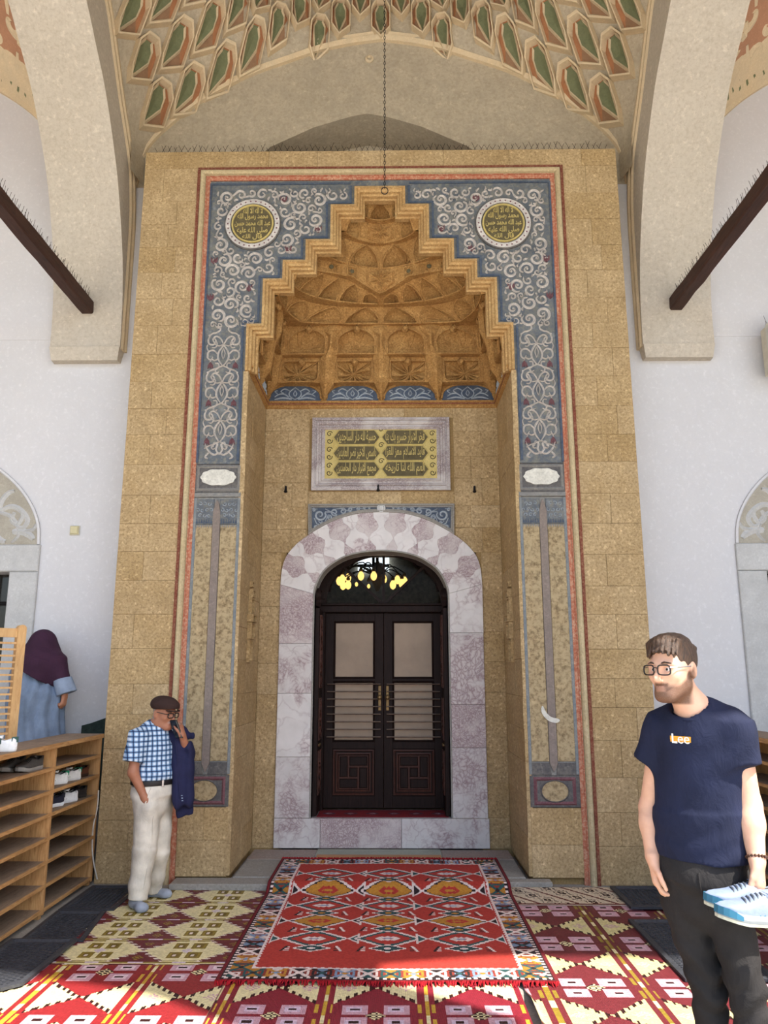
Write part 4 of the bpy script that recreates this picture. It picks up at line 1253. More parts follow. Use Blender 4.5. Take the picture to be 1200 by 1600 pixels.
JOIN = {'ا': ('FE8D', 'FE8E'), 'ب': ('FE8F', 'FE90', 'FE91', 'FE92'), 'ة': ('FE93', 'FE94'), 'ت': ('FE95', 'FE96', 'FE97', 'FE98'), 'ج': ('FE9D', 'FE9E', 'FE9F', 'FEA0'),
        'ح': ('FEA1', 'FEA2', 'FEA3', 'FEA4'), 'خ': ('FEA5', 'FEA6', 'FEA7', 'FEA8'), 'د': ('FEA9', 'FEAA'), 'ر': ('FEAD', 'FEAE'), 'ز': ('FEAF', 'FEB0'), 'س': ('FEB1', 'FEB2', 'FEB3', 'FEB4'),
        'ص': ('FEB9', 'FEBA', 'FEBB', 'FEBC'), 'ع': ('FEC9', 'FECA', 'FECB', 'FECC'), 'غ': ('FECD', 'FECE', 'FECF', 'FED0'), 'ف': ('FED1', 'FED2', 'FED3', 'FED4'), 'ق': ('FED5', 'FED6', 'FED7', 'FED8'),
        'ك': ('FED9', 'FEDA', 'FEDB', 'FEDC'), 'ل': ('FEDD', 'FEDE', 'FEDF', 'FEE0'), 'م': ('FEE1', 'FEE2', 'FEE3', 'FEE4'), 'ن': ('FEE5', 'FEE6', 'FEE7', 'FEE8'), 'ه': ('FEE9', 'FEEA', 'FEEB', 'FEEC'),
        'و': ('FEED', 'FEEE'), 'ي': ('FEF1', 'FEF2', 'FEF3', 'FEF4'), 'ى': ('FEEF', 'FEF0')}
def shape_arabic(s):
    out = []
    s = s.replace('لا', '\uE000')
    for i, ch in enumerate(s):
        prev = s[i - 1] if i else ' '
        nxt = s[i + 1] if i + 1 < len(s) else ' '
        pj = prev in JOIN and len(JOIN[prev]) == 4
        nj = nxt in JOIN or nxt == '\uE000'
        if ch == '\uE000': out.append(chr(0xFEFC if pj else 0xFEFB)); continue
        if ch not in JOIN: out.append(ch); continue
        fm = JOIN[ch]
        if len(fm) == 2: out.append(chr(int(fm[1 if pj else 0], 16)))
        else: out.append(chr(int(fm[3 if (pj and nj) else 1 if pj else 2 if nj else 0], 16)))
    return ''.join(out[::-1])
def text_mesh(body, extrude=0.0, bold=0.0):
    c = bpy.data.curves.new('t', 'FONT'); c.body = body; c.resolution_u = 2; c.extrude = extrude; c.offset = bold
    o = bpy.data.objects.new('t', c); COL.objects.link(o)
    bpy.context.view_layer.update()
    me = o.to_mesh()
    v = np.array([x.co[:] for x in me.vertices]); f = [tuple(p.vertices) for p in me.polygons]
    o.to_mesh_clear()
    bpy.data.objects.remove(o); bpy.data.curves.remove(c)
    return v, f
def letter(body, fr, cx, cz, w, h, n, mat, parent, name='lettering', bold=0.012, depth=0.006):
    v, f = text_mesh(body, 0.5, bold)
    lo, hi = v.min(0), v.max(0)
    q = (v - (lo + hi) / 2)
    q[:, 0] *= w / (hi[0] - lo[0]); q[:, 1] *= h / (hi[1] - lo[1]); q[:, 2] = (q[:, 2] > 0) * depth
    return mesh_obj(name, [fr(cx + p[0], cz + p[1], n + p[2]) for p in q], f, [mat], parent, fix=False)
TXT = [('فخر الابرار خسرو بك بنا', 'حسبة لله دار الساجدين'), ('قائد الاسلام معز للغزا', 'باسط الاخير نصر العابدين'), ('الهم الله لنا تاريخه', 'مجمع الابرار دار الحامدين')]
TXT = [tuple(x.replace('ئ', 'ي').replace('ط', 'ص') for x in r) for r in TXT]
for row in range(3):
    cz = iz1 - 0.012 - (iz1 - iz0 - 0.024) * (row + 0.5) / 3
    hh = 0.083
    for colm, s in ((0, 1), (1, -1)):
        cx = s * 0.264 - 0.005
        w = 0.255
        pl = [(cx - w, cz), (cx - w + 0.06, cz - hh), (cx + w - 0.06, cz - hh), (cx + w, cz), (cx + w - 0.06, cz + hh), (cx - w + 0.06, cz + hh)]
        b = MB(); b.prism(BACK, pl, 0.002, 0.0075); ct = b.obj('cartouche_ground', 'dark_olive_ground', tab)
        b = MB(); b.mould(pl, [(0.006, 0.0075), (0.0, 0.013), (-0.006, 0.0075)], BACK, True); b.obj('cartouche_rim', 'gold_relief', ct)
        letter(shape_arabic(TXT[row][colm]), BACK, cx, cz, 2 * w - 0.085, 2 * hh - 0.022, 0.0075, 'gold_relief', ct, 'gold_lettering')
    for xx in (-0.565, 0.0, 0.555):
        for dz in ((-0.04, 0.04) if xx else (0.09,)):
            c = spiral(xx, cz + dz, 0.034, 0.3, 1.2, 1 if dz > 0 else -1, None, 9)
            b = MB(); b.ridge(c, 0.005, BACK, 0.006, 0, 0.006); b.obj('corner_scroll', 'dark_olive_ground', tab, fix=False)
# round medallion lettering
for m, (cx, cz) in zip(MED, ((-1.285, 6.195), (1.245, 6.185))):
    for i, (tx, w, h) in enumerate((('لا اله الا الله', 0.20, 0.066), ('محمد رسول الله', 0.31, 0.078), ('عبد الله محمد حسن', 0.36, 0.078), ('صلى الله عليه', 0.31, 0.078), ('قال الله', 0.20, 0.062))):
        letter(shape_arabic(tx), FRONT, cx, cz + (0.148, 0.078, 0.0, -0.078, -0.148)[i], w, h, 0.009, 'gold_relief', m, 'gold_lettering')
# three little hooks
for px, py in ((447, 768), (591, 766), (741, 768)):
    p = atY(px, py, ND)
    t = thing('wall_hook', (p[0], ND, p[2]), 'small black iron hook %s' % {447: 'in the stone beside the tablet on its shoe rack side', 591: 'under the middle of the inscription tablet', 741: 'in the stone beside the tablet, on the bearded man side'}[px], 'hook')
    b = MB(); b.tube([(p[0], ND + 0.01, p[2] + 0.05), (p[0], ND - 0.03, p[2] + 0.05), (p[0], ND - 0.035, p[2] + 0.0)], [0.008, 0.010, 0.014], 6); b.obj('hook_arm', 'black_iron', t)
    b = MB(); b.lathe([(0.012, -0.0), (0.022, 0.012), (0.006, 0.03)], (p[0], ND - 0.035, p[2] - 0.02), 8); b.obj('hook_tip', 'black_iron', t)
# ================================================================ marble arch and doors
OUTER = [(1.055, 2.66), (1.045, 2.82), (1.005, 2.955), (0.93, 3.055), (0.854, 3.128), (0.70, 3.235), (0.517, 3.335), (0.38, 3.385), (0.244, 3.418), (0.12, 3.43), (0.0, 3.435)]
INNER = [(0.695, 2.56), (0.685, 2.62), (0.64, 2.73), (0.577, 2.82), (0.48, 2.895), (0.376, 2.95), (0.25, 2.985), (0.12, 3.005), (0.0, 3.01)]
def dense(c):
    c = catmull(c, 8); c = [(-x, z) for x, z in c] + [(x, z) for x, z in c[::-1]][1:]
    P = np.array(c); L = np.concatenate([[0], np.cumsum(np.hypot(*np.diff(P, axis=0).T))]); L /= L[-1]
    return lambda t: np.array([np.interp(t, L, P[:, 0]), np.interp(t, L, P[:, 1])])
fo, fi = dense(OUTER), dense(INNER)
def joint(t, sg=1):
    """wavy joint from the inner to the outer edge"""
    a, c = fi(t), fo(t)
    if t <= 0 or t >= 1: return [a, c]
    d = c - a; n = np.array([-d[1], d[0]])
    return [a + d * q + n * 0.15 * sg * w for q, w in ((0, 0), (0.12, 0), (0.22, 0.55), (0.34, 1.0), (0.46, 0.55), (0.54, -0.35), (0.64, -0.75), (0.76, -0.5), (0.86, 0.0), (1, 0))]
NV = 17
for i in range(NV):
    t0, t1 = i / NV, (i + 1) / NV
    j0, j1 = joint(t0, (-1) ** i), joint(t1, (-1) ** (i + 1))
    if i % 2 == 0 and 0 < t0: j0 = j0
    mid_o = [fo(t0 + (t1 - t0) * q) for q in (0.25, 0.5, 0.75)]
    mid_i = [fi(t0 + (t1 - t0) * q) for q in (0.75, 0.5, 0.25)]
    poly = list(j0) + mid_o + list(j1)[::-1] + mid_i
    ctr = np.mean(poly, axis=0)
    poly = [ctr + (np.array(p) - ctr) * 0.992 for p in poly]
    b = MB(); b.prism(BACK, poly, -0.24, 0.022)
    b.obj('marble_voussoir', 'breccia_marble_light' if i % 2 == 0 else 'breccia_marble_dark', portal)
zc = [0.352, 0.95, 1.62, 2.24]
for s in (-1, 1):
    zs = [0.352, 0.93, 1.55, 2.05, 2.615] if s < 0 else [0.352, 1.02, 1.44, 2.16, 2.615]
    for k in range(4):
        xs = sorted((s * 0.693, s * 1.055))
        b = MB()
        if k < 3: b.block(BACK, xs[0], xs[1], zs[k] + 0.001, zs[k + 1] - 0.001, -0.24, 0.022, 0.004)
        else: b.prism(BACK, [(s * 0.693, zs[k] + 0.001), (s * 1.055, zs[k] + 0.001), (s * 1.055, 2.658), (s * 0.693, 2.558)], -0.24, 0.022)
        b.obj('marble_jamb_slab', ('breccia_marble', 'breccia_marble_light', 'breccia_marble', 'breccia_marble_dark')[(k + (s > 0) * 2) % 4], portal)
for x0, x1, m in ((-1.055, -0.60, 'breccia_marble'), (-0.598, 0.20, 'breccia_marble_dark'), (0.202, 1.065, 'breccia_marble')):
    b = MB(); b.block(BACK, x0, x1, 0.075, 0.35, -0.5, 0.03, 0.005); b.obj('marble_sill_slab', m, portal)
# thin pale fillets on the edges of the marble
b = MB(); b.mould([(-0.693, 0.352), (-0.693, 2.56)] + [tuple(fi(t)) for t in np.linspace(0.01, 0.99, 40)] + [(0.693, 2.56), (0.693, 0.352)], [(0.0, -0.2), (0.0, 0.03), (0.014, 0.032), (0.018, 0.02)], BACK)
b.obj('arch_fillet', 'grey_stone', portal)
# blue spandrel panel over the arch
arc = [tuple(fo(t) + np.array([0, 0.018])) for t in np.linspace(0, 1, 121)]
arc = [(x, z) for x, z in arc if abs(x) <= 0.745 and z > 3.0]
poly = [(0.745, 3.495), (-0.745, 3.495)] + arc
b = MB(); b.prism(BACK, poly, -0.01, 0.012); sp = b.obj('spandrel_panel', 'deep_blue_paint', portal)
arc2 = [(x, z) for x, z in [tuple(fo(t)) for t in np.linspace(0, 1, 121)] if abs(x) <= 0.782 and z > 3.0]
b = MB(); b.mould([(0.782, 3.522), (-0.782, 3.522)] + arc2, [(0.0, 0.0), (0.0, 0.03), (0.016, 0.034), (0.022, 0.018), (0.034, 0.022), (0.038, 0.01)], BACK, True)
b.obj('spandrel_frame', 'grey_stone', sp)
b = MB(); b.lathe([(0.046, 0.0), (0.046, 0.030), (0.032, 0.034), (0.028, 0.024), (0.006, 0.030)], (0.0, 3.475), 16, fr=BACK); b.obj('spandrel_rosette', 'pale_grey_stone', sp)
for s in (-1, 1):
    for (x, z, r, a, tx, tz) in ((0.655, 3.405, 0.066, 2.6, 0.50, 3.43), (0.69, 3.275, 0.036, 1.6, 0.715, 3.37), (0.50, 3.435, 0.040, 4.0, 0.60, 3.47), (0.555, 3.375, 0.028, 1.0, 0.60, 3.33),
                              (0.41, 3.445, 0.034, 1.2, 0.52, 3.465), (0.33, 3.462, 0.026, 4.2, 0.43, 3.47), (0.25, 3.472, 0.020, 1.2, 0.34, 3.475), (0.18, 3.480, 0.014, 4.0, 0.25, 3.475), (0.13, 3.482, 0.011, 1.2, 0.18, 3.478),
                              (0.722, 3.46, 0.018, 0.5, 0.68, 3.47), (0.72, 3.215, 0.016, 0.3, 0.70, 3.25), (0.63, 3.315, 0.018, 5.0, 0.67, 3.34)):
        pl = [(s * p[0], p[1]) for p in spiral(x, z, r, a, 1.4, 1, (tx, tz), 10)]
        b = MB(); b.ridge(pl, taper(len(pl), 0.006 + r * 0.06), BACK, 0.008, 0, 0.012); b.obj('spandrel_scroll', 'pale_blue_relief', sp, fix=False)

# ------------------------------------------------ the doorway woodwork
door = bpy.data.objects.new('door_1', None); COL.objects.link(door); door.location = (0.02, 1.5, 0.35); door['kind'] = 'structure'
DX0, DX1, DY = -0.615, 0.655, 1.50
DF = Frame((0, DY, 0), (1, 0, 0), (0, 0, 1), (0, -1, 0))
# jamb posts and transom
for x0, x1 in ((-0.70, DX0), (DX1, 0.72)):
    b = MB(); b.block(DF, x0, x1, 0.35, 2.55, -0.08, 0.06, 0.008); b.obj('door_post', 'walnut', door)
b = MB(); b.block(DF, -0.70, 0.72, 2.40, 2.475, -0.08, 0.07, 0.008); b.obj('transom', 'walnut', door)
b = MB(); b.block(DF, -0.66, 0.70, 2.475, 2.50, -0.08, 0.085, 0.006); b.obj('transom_lip', 'walnut', door)
def leaf(x0, x1, mirror):
    l = MB(); l.block(DF, x0, x0 + 0.095, 0.375, 2.395, -0.03, 0.02, 0.004); l.block(DF, x1 - 0.095, x1, 0.375, 2.395, -0.03, 0.02, 0.004)
    for z0, z1 in ((0.375, 0.495), (0.965, 1.04), (1.665, 1.695), (2.305, 2.395)):
        l.block(DF, x0 + 0.09, x1 - 0.09, z0, z1, -0.03, 0.018, 0.004)
    o = l.obj('door_leaf', 'walnut', door)
    gx0, gx1 = x0 + 0.095, x1 - 0.095
    for z0, z1 in ((1.04, 1.665), (1.695, 2.305)):
        b = MB(); b.block(DF, gx0, gx1, z0, z1, -0.012, -0.004, 0.002); b.obj('frosted_pane', 'frosted_glass', o)
        b = MB(); b.mould([(gx0, z0), (gx1, z0), (gx1, z1), (gx0, z1)], [(0.0, 0.018), (0.004, 0.024), (0.016, 0.010), (0.018, -0.004)], DF, True); b.obj('pane_bead', 'walnut', o)
    for k in range(8):
        z = 1.09 + k * 0.078
        b = MB(); b.tube([(x0 + 0.03, DY - 0.045, z), (x1 - 0.03, DY - 0.045, z)], 0.007, 6); b.obj('guard_rod', 'rod_metal', o)
    # wooden panel with pinwheel of raised fields
    pz0, pz1 = 0.495, 0.965
    b = MB(); b.block(DF, gx0, gx1, pz0, pz1, -0.02, 0.0, 0.002); pn = b.obj('wood_panel', 'walnut', o)
    for q in (0.006, 0.040):
        b = MB(); b.mould([(gx0 + q, pz0 + q), (gx1 - q, pz0 + q), (gx1 - q, pz1 - q), (gx0 + q, pz1 - q)], [(0.0, 0.0), (0.0, 0.016 if q < 0.02 else 0.012), (0.012, 0.018 if q < 0.02 else 0.014), (0.022, 0.0)], DF, True); b.obj('panel_moulding', 'walnut_red', pn)
    cx, cz = (gx0 + gx1) / 2, (pz0 + pz1) / 2; W, H = (gx1 - gx0) / 2 - 0.066, (pz1 - pz0) / 2 - 0.066
    w3, h3 = 2 * W / 3, 2 * H / 3
    rects = [(-W, -W + w3 * 1.0, -H + h3 * 1, H), (-W + w3, W, H - h3, H), (W - w3, W, -H, H - h3), (-W, W - w3, -H, -H + h3), (-W + w3, W - w3, -H + h3, H - h3)]
    for a0, a1, c0, c1 in rects:
        if mirror: a0, a1 = -a1, -a0
        g = 0.006
        b = MB(); b.block(DF, cx + a0 + g, cx + a1 - g, cz + c0 + g, cz + c1 - g, -0.01, 0.014, 0.012); f_ = b.obj('raised_field', 'walnut', pn)
        b = MB(); b.mould([(cx + a0, cz + c0), (cx + a1, cz + c0), (cx + a1, cz + c1), (cx + a0, cz + c1)], [(0.0, 0.0), (0.001, 0.014), (0.009, 0.014), (0.010, 0.0)], DF, True); b.obj('field_moulding', 'walnut_red', pn)
    hx = x1 - 0.04 if not mirror else x0 + 0.04
    b = MB(); b.block(DF, hx - 0.016, hx + 0.016, 1.36, 1.62, 0.02, 0.026, 0.003); hd = b.obj('lock_plate', 'brass', o)
    b = MB(); b.lathe([(0.010, 0.02), (0.010, 0.05), (0.026, 0.06), (0.026, 0.075), (0.012, 0.084)], (hx, 1.50), 12, fr=DF); b.obj('door_knob', 'brass', hd)
    return o
leaf(DX0, 0.018, False); leaf(0.022, DX1, True)
# fanlight: arched frame, three muntins, glass
fan = [(-0.645, 2.50)] + [(0.02 - 0.665 * math.cos(a), 2.50 + 0.565 * math.sin(a)) for a in np.linspace(0.03, PI - 0.03, 30)] + [(0.685, 2.50)]
b = MB(); b.prism(DF, fan, -0.006, 0.0); b.obj('fanlight_glass', 'clear_glass', door)
b = MB(); b.mould(fan, [(0.10, -0.04), (0.10, 0.03), (0.0, 0.03), (-0.035, 0.012), (-0.035, -0.03)], DF); b.obj('fanlight_frame', 'walnut', door)
for ang in (0.33 * PI * 0.80, PI / 2, PI - 0.33 * PI * 0.80):
    e = (0.02 + 0.64 * math.cos(ang) * (1.0), 2.50 + 0.545 * math.sin(ang))
    if ang != PI / 2: e = (0.02 + math.copysign(0.44, math.cos(ang)), 2.50 + 0.40)
    b = MB(); d = np.array(e) - np.array((0.02, 2.49)); n = np.array((-d[1], d[0])) / np.linalg.norm(d) * 0.014
    q = [np.array((0.02, 2.49)) - n, np.array(e) - n, np.array(e) + n, np.array((0.02, 2.49)) + n]
    b.prism(DF, q, -0.02, 0.02); b.obj('muntin', 'walnut', door)
b = MB(); b.prism(DF, [(-0.05, 2.48), (0.09, 2.48), (0.06, 2.53), (-0.02, 2.53)], 0.0, 0.03); b.obj('muntin_hub', 'walnut', door)
# scalloped inner edge of the fanlight frame
for s in (-1, 1):
    c = [(0.02 + s * 0.60, 2.63), (0.02 + s * 0.575, 2.74), (0.02 + s * 0.53, 2.80), (0.02 + s * 0.47, 2.84), (0.02 + s * 0.44, 2.91), (0.02 + s * 0.37, 2.90), (0.02 + s * 0.33, 2.955)]
    b = MB(); b.ridge(c, 0.010, DF, 0.02, 0, 0.004); b.obj('scallop_bead', 'walnut', door, fix=False)
# old carved leaves folded back against the reveal
for s in (-1, 1):
    fr = Frame((s * 0.688, 0, 0), (0, 1, 0), (0, 0, 1), (-s, 0, 0)) 
    b = MB(); b.block(fr, 1.10, 1.44, 0.36, 2.42, 0.0, 0.045, 0.006); lf = b.obj('folded_leaf', 'walnut', door)
    for z0, z1 in ((0.55, 0.98), (1.08, 1.5), (1.6, 2.35)):
        b = MB(); b.mould([(1.14, z0), (1.40, z0), (1.40, z1), (1.14, z1)], [(0, 0.045), (0, 0.055), (0.015, 0.055), (0.018, 0.045)], fr, True); b.obj('leaf_panel_frame', 'walnut_red', lf)
        n = int((z1 - z0) / 0.11)
        for i in range(n):
            zc_ = z0 + (i + 0.5) * (z1 - z0) / n
            b = MB(); b.ridge(spiral(1.27, zc_, 0.06, i * 2.1, 1.1, (-1) ** i, (1.27, zc_ + 0.07), 8), 0.010, fr, 0.016, 0, 0.045); b.obj('leaf_carving', 'walnut_red', lf, fix=False)
    for i in range(3):
        b = MB(); b.lathe([(0.016, 0.045), (0.016, 0.058), (0.006, 0.062)], (1.18 + 0.05 * i, 1.03), 8, fr=fr); b.obj('leaf_boss', 'brass', lf)
    # scrolled bracket over the leaf
    c = catmull([(1.12, 2.43), (1.16, 2.5), (1.13, 2.56), (1.19, 2.62), (1.26, 2.6)], 4)
    b = MB(); b.ridge(c, 0.03, fr, 0.05, 0, 0.0); b.obj('scroll_bracket', 'walnut', door, fix=False)
# threshold carpet
def grid_pattern(name, x0, x1, y0, y1, res, fn, mat, zf=None, parent=None, th=0.006, both=True):
    nx, ny = max(2, int(round((x1 - x0) / res))), max(2, int(round((y1 - y0) / res)))
    xs = np.linspace(x0, x1, nx + 1); ys = np.linspace(y0, y1, ny + 1)
    X, Y = np.meshgrid(xs, ys)
    Z = zf(X, Y) if zf is not None else np.zeros_like(X) + th
    v = np.stack([X.ravel(), Y.ravel(), Z.ravel()], 1)
    idx = np.arange((nx + 1) * (ny + 1)).reshape(ny + 1, nx + 1)
    f = np.stack([idx[:-1, :-1].ravel(), idx[:-1, 1:].ravel(), idx[1:, 1:].ravel(), idx[1:, :-1].ravel()], 1)
    cx = (xs[:-1] + xs[1:]) / 2; cy = (ys[:-1] + ys[1:]) / 2
    CX, CY = np.meshgrid(cx, cy)
    col = fn((CX - x0).ravel(), (CY - y0).ravel(), x1 - x0, y1 - y0)      # n x 3 linear
    n0 = len(v)
    # skirt down to the underside
    e = np.concatenate([idx[0, :], idx[1:, -1], idx[-1, -2::-1], idx[-2:0:-1, 0]])
    lo = v[e].copy(); lo[:, 2] -= th * 0.9
    v = np.concatenate([v, lo])
    k = len(e); a = np.arange(k); nb = (a + 1) % k
    fs = np.stack([e[a], n0 + a, n0 + nb, e[nb]], 1)
    F = np.concatenate([f, fs])
    me = bpy.data.meshes.new(name)
    me.vertices.add(len(v)); me.vertices.foreach_set('co', v.astype(np.float32).ravel())
    me.loops.add(F.size); me.loops.foreach_set('vertex_index', F.astype(np.int32).ravel())
    me.polygons.add(len(F)); me.polygons.foreach_set('loop_start', np.arange(len(F), dtype=np.int32) * 4)
    me.update(calc_edges=True); me.validate()
    at = me.color_attributes.new('Col', 'FLOAT_COLOR', 'CORNER')
    full = np.ones((len(F), 4), dtype=np.float32)
    full[:len(f), :3] = col; full[len(f):, :3] = col.mean(0)
    at.data.foreach_set('color', np.repeat(full, 4, axis=0).ravel())
    me.materials.append(MATS[mat])
    o = bpy.data.objects.new(name, me); COL.objects.link(o)
    attach(o, parent)
    return o
def rgb(*c): return np.array(lin(c)[:3], dtype=np.float32)
def p_thresh(u, v, W, L):
    c = np.tile(rgb(132, 28, 34), (len(u), 1))
    d = np.abs(((u / 0.22) % 1) - 0.5) * 0.22 + np.abs(v - L * 0.45) * 1.0
    c[(d < 0.075) & (d > 0.05)] = rgb(60, 56, 70); c[(d < 0.035) & (d > 0.02)] = rgb(180, 150, 160)
    c[np.abs(v - L * 0.85) < 0.008] = rgb(30, 26, 30)
    return c
o = grid_pattern('threshold_carpet', -0.64, 0.67, 1.09, 1.47, 0.012, p_thresh, 'woven_rug', lambda X, Y: 0.358 + 0 * X)
setp(o, 'narrow dark red patterned carpet on the sill of the doorway', 'carpet')

# ------------------------------------------------ dim room behind the doors
b = MB()
b.add([(-5, 1.62, 0.3), (5, 1.62, 0.3), (5, 9.4, 0.3), (-5, 9.4, 0.3), (-5, 1.62, 7), (5, 1.62, 7), (5, 9.4, 7), (-5, 9.4, 7)],
      [(0, 1, 2, 3), (7, 6, 5, 4), (2, 6, 7, 3), (0, 3, 7, 4), (1, 5, 6, 2)])
b.box(-5, -0.70, 1.42, 1.62, 0.0, 7); b.box(0.72, 5, 1.42, 1.62, 0.0, 7); b.box(-0.72, 0.74, 1.42, 1.62, 3.03, 7)
struct(b.obj('wall_interior', 'interior_plaster', fix=False))
iw = bpy.data.objects.new('window_3', None); COL.objects.link(iw); iw['kind'] = 'structure'
p0, p1 = atY(559, 893, 9.3), atY(608, 864, 9.3); iw.location = (p0[0], 9.3, p0[2])
b = MB(); b.box(p0[0], p1[0], 9.3, 9.32, p0[2], p1[2]); b.obj('pane', 'window_daylight', iw)
for k in (1, 2):
    x = p0[0] + (p1[0] - p0[0]) * (0.5 if k == 1 else 0.62)
    b = MB(); b.box(x - 0.03, x + 0.03, 9.26, 9.3, p0[2], p1[2]); b.obj('mullion', 'walnut', iw)
b = MB(); z = p0[2] + (p1[2] - p0[2]) * 0.3; b.box(p0[0], p1[0], 9.25, 9.29, z - 0.03, z + 0.03); b.obj('mullion', 'walnut', iw)
ch = thing('chandelier', tuple(atY(590, 905, 4.4)), 'brass chandelier with glowing pear-shaped glass lamps behind the fanlight', 'chandelier')
cc = atY(590, 903, 4.4)
b = MB(); b.tube([(cc[0], 4.4, 7.0), (cc[0], 4.4, cc[2] + 0.1)], 0.02, 6); b.obj('stem', 'black_iron', ch)
b = MB(); b.lathe([(0.02, 0.25), (0.08, 0.15), (0.12, 0.0), (0.06, -0.12), (0.02, -0.2)], tuple(cc), 12); b.obj('hub', 'brass', ch)
for i, (x, y, dy) in enumerate(((530, 908, 0.1), (535, 905, -0.25), (544, 903, 0.3), (544, 914, -0.1), (536, 915, 0.0), (564, 900, -0.4), (584, 900, -0.5), (600, 905, 0.45), (614, 914, -0.3), (621, 906, 0.25), (632, 908, 0.0), (628, 912, -0.2), (557, 913, 0.4), (576, 916, 0.3))):
    p = atY(x, y, 4.4 + dy)
    b = MB(); b.tube(catmull([tuple(cc), ((cc[0] + p[0]) / 2, 4.4 + dy / 2, p[2] + 0.22), (p[0], p[1], p[2] + 0.12)], 4), 0.010, 5); a = b.obj('arm', 'black_iron', ch)
    small = i >= 12
    k = 0.45 if small else 0.86
    b = MB(); b.lathe([(0.012 * k, -0.075 * k), (0.042 * k, -0.05 * k), (0.055 * k, 0.0), (0.045 * k, 0.04 * k), (0.02 * k, 0.075 * k)], tuple(p), 10)
    b.obj('glass_lamp', 'lamp_glow', ch, True)
    b = MB(); b.lathe([(0.024, 0.07), (0.03, 0.09), (0.014, 0.13)], tuple(p), 8); b.obj('lamp_collar', 'brass', a)
# ================================================================ steps, mats and rugs
step = thing('niche_step', (0, 0.5, 0), 'low grey stone step of worn slabs in front of the marble sill', 'step')
def slab(x0, x1, y0, y1, z1, m):
    b = MB(); b.block(FLOOR, x0, x1, y0, y1, 0.001, z1, 0.006); return b.obj('step_slab', m, step)
slab(-1.72, -0.90, -0.21, -0.004, 0.056, 'grey_stone'); slab(-1.24, -0.862, 0.0, 0.62, 0.064, 'grey_stone')
slab(-1.24, -0.62, 0.622, 1.02, 0.066, 'pink_slab'); slab(-0.618, 0.58, 0.75, 1.02, 0.072, 'green_slab')
slab(0.582, 1.24, 0.64, 1.02, 0.066, 'pink_slab'); slab(0.95, 1.24, 0.0, 0.638, 0.064, 'grey_stone')
slab(-0.898, 0.30, -0.21, -0.004, 0.056, 'grey_stone'); slab(0.302, 1.44, -0.12, -0.004, 0.056, 'grey_stone'); slab(-0.858, 0.948, 0.0, 0.62, 0.06, 'pink_slab')
b = MB(); b.block(FLOOR, -0.60, 0.57, 0.635, 0.745, 0.001, 0.080, 0.006); o = b.obj('step_board', 'step_board'); setp(o, 'orange brown wooden board lying between the rug and the green slab', 'board')

PAL = {}
def choose(c, mask, col): c[mask] = col
def mat_fn(field, dia, sq, sqc, stripe, tick, lil, rot=False, U=0.54, V=0.72, pu=0.0, pv=0.0):
    def fn(u, v, W, L):
        if rot: u, v = v, u
        u = u + pu; v = v + pv
        c = np.tile(field, (len(u), 1)).copy()
        a = (u / U) % 1.0 - 0.5; bb = (v / V) % 1.0 - 0.5
        b2 = ((v / V) + 0.5) % 1.0 - 0.5
        a2 = ((u / U) + 0.5) % 1.0 - 0.5
        d = np.abs(a) / 0.48 + np.abs(bb) / 0.335
        choose(c, d < 0.98, dia)
        st = (np.floor(u / 0.022).astype(int) + 0) % 2 == 0
        choose(c, (d > 0.90) & (d < 1.06) & st, tick); choose(c, (d > 0.90) & (d < 1.06) & ~st, dia)
        ck = (np.floor(u / 0.016).astype(int) + np.floor(v / 0.016).astype(int)) % 2 == 0
        choose(c, (np.abs(np.abs(a) - 0.2) / 0.10 + np.abs(bb) / 0.07 < 1) & ck, sq)
        # stripe down the diamond axis
        lo = np.abs(a)
        choose(c, (lo < 0.085) if not rot else (lo < 0.03), field)
        seg = np.floor(v / 0.09).astype(int) % 3
        choose(c, (lo < 0.022) & (seg != 0), stripe); choose(c, (lo < 0.022) & (seg == 0), lil)
        choose(c, (lo > 0.055) & (lo < 0.085) & (np.abs(b2) < 0.20) & (np.abs(b2) > 0.05), stripe)
        # squares between the diamonds
        for sa in (-0.2, 0.2):
            for sb in (-0.105, 0.105):
                qa = np.abs(a2 - sa); qb = np.abs(b2 - sb)
                choose(c, (qa < 0.125) & (qb < 0.080), sq)
                choose(c, (qa < 0.075) & (qb < 0.044), sqc)
                choose(c, (qa < 0.042) & (qb < 0.018), tick)
        choose(c, (np.abs(a2) / 0.10 + np.abs(b2) / 0.075 < 1) & ck, lil); choose(c, (np.abs(a2) / 0.10 + np.abs(b2) / 0.075 < 1) & ~ck, tick)
        return c
    return fn
maroon, cream, pink, lilac = rgb(114, 44, 50), rgb(236, 224, 172), rgb(208, 164, 176), rgb(214, 194, 214)
dark, olive, yel, crimson = rgb(52, 26, 26), rgb(150, 128, 48), rgb(206, 166, 60), rgb(150, 42, 46)
wave_z = lambda base, amp, ph: (lambda X, Y: base + amp * (np.sin(X * 3.1 + ph) * np.cos(Y * 2.3 + ph) + 1) * 0.5)
o = grid_pattern('reed_mat', -2.02, -0.86, -1.89, -0.215, 0.0105, mat_fn(cream, maroon, olive, rgb(122, 100, 40), olive, rgb(226, 214, 200), lilac, True, 0.42, 0.56, 0.14, 0.30), 'reed_mat', wave_z(0.008, 0.003, 0.4))
setp(o, 'cream reed mat with maroon diamonds and olive squares under the old man', 'mat')
o = grid_pattern('reed_mat', -2.41, -0.845, -3.9, -1.875, 0.0105, mat_fn(crimson, cream, pink, rgb(232, 206, 212), yel, dark, cream, False, 0.56, 0.72, 0.30, 0.25), 'reed_mat', wave_z(0.013, 0.003, 1.4))
setp(o, 'crimson reed mat with cream diamonds and yellow bars, lying in the patch of sun', 'mat')
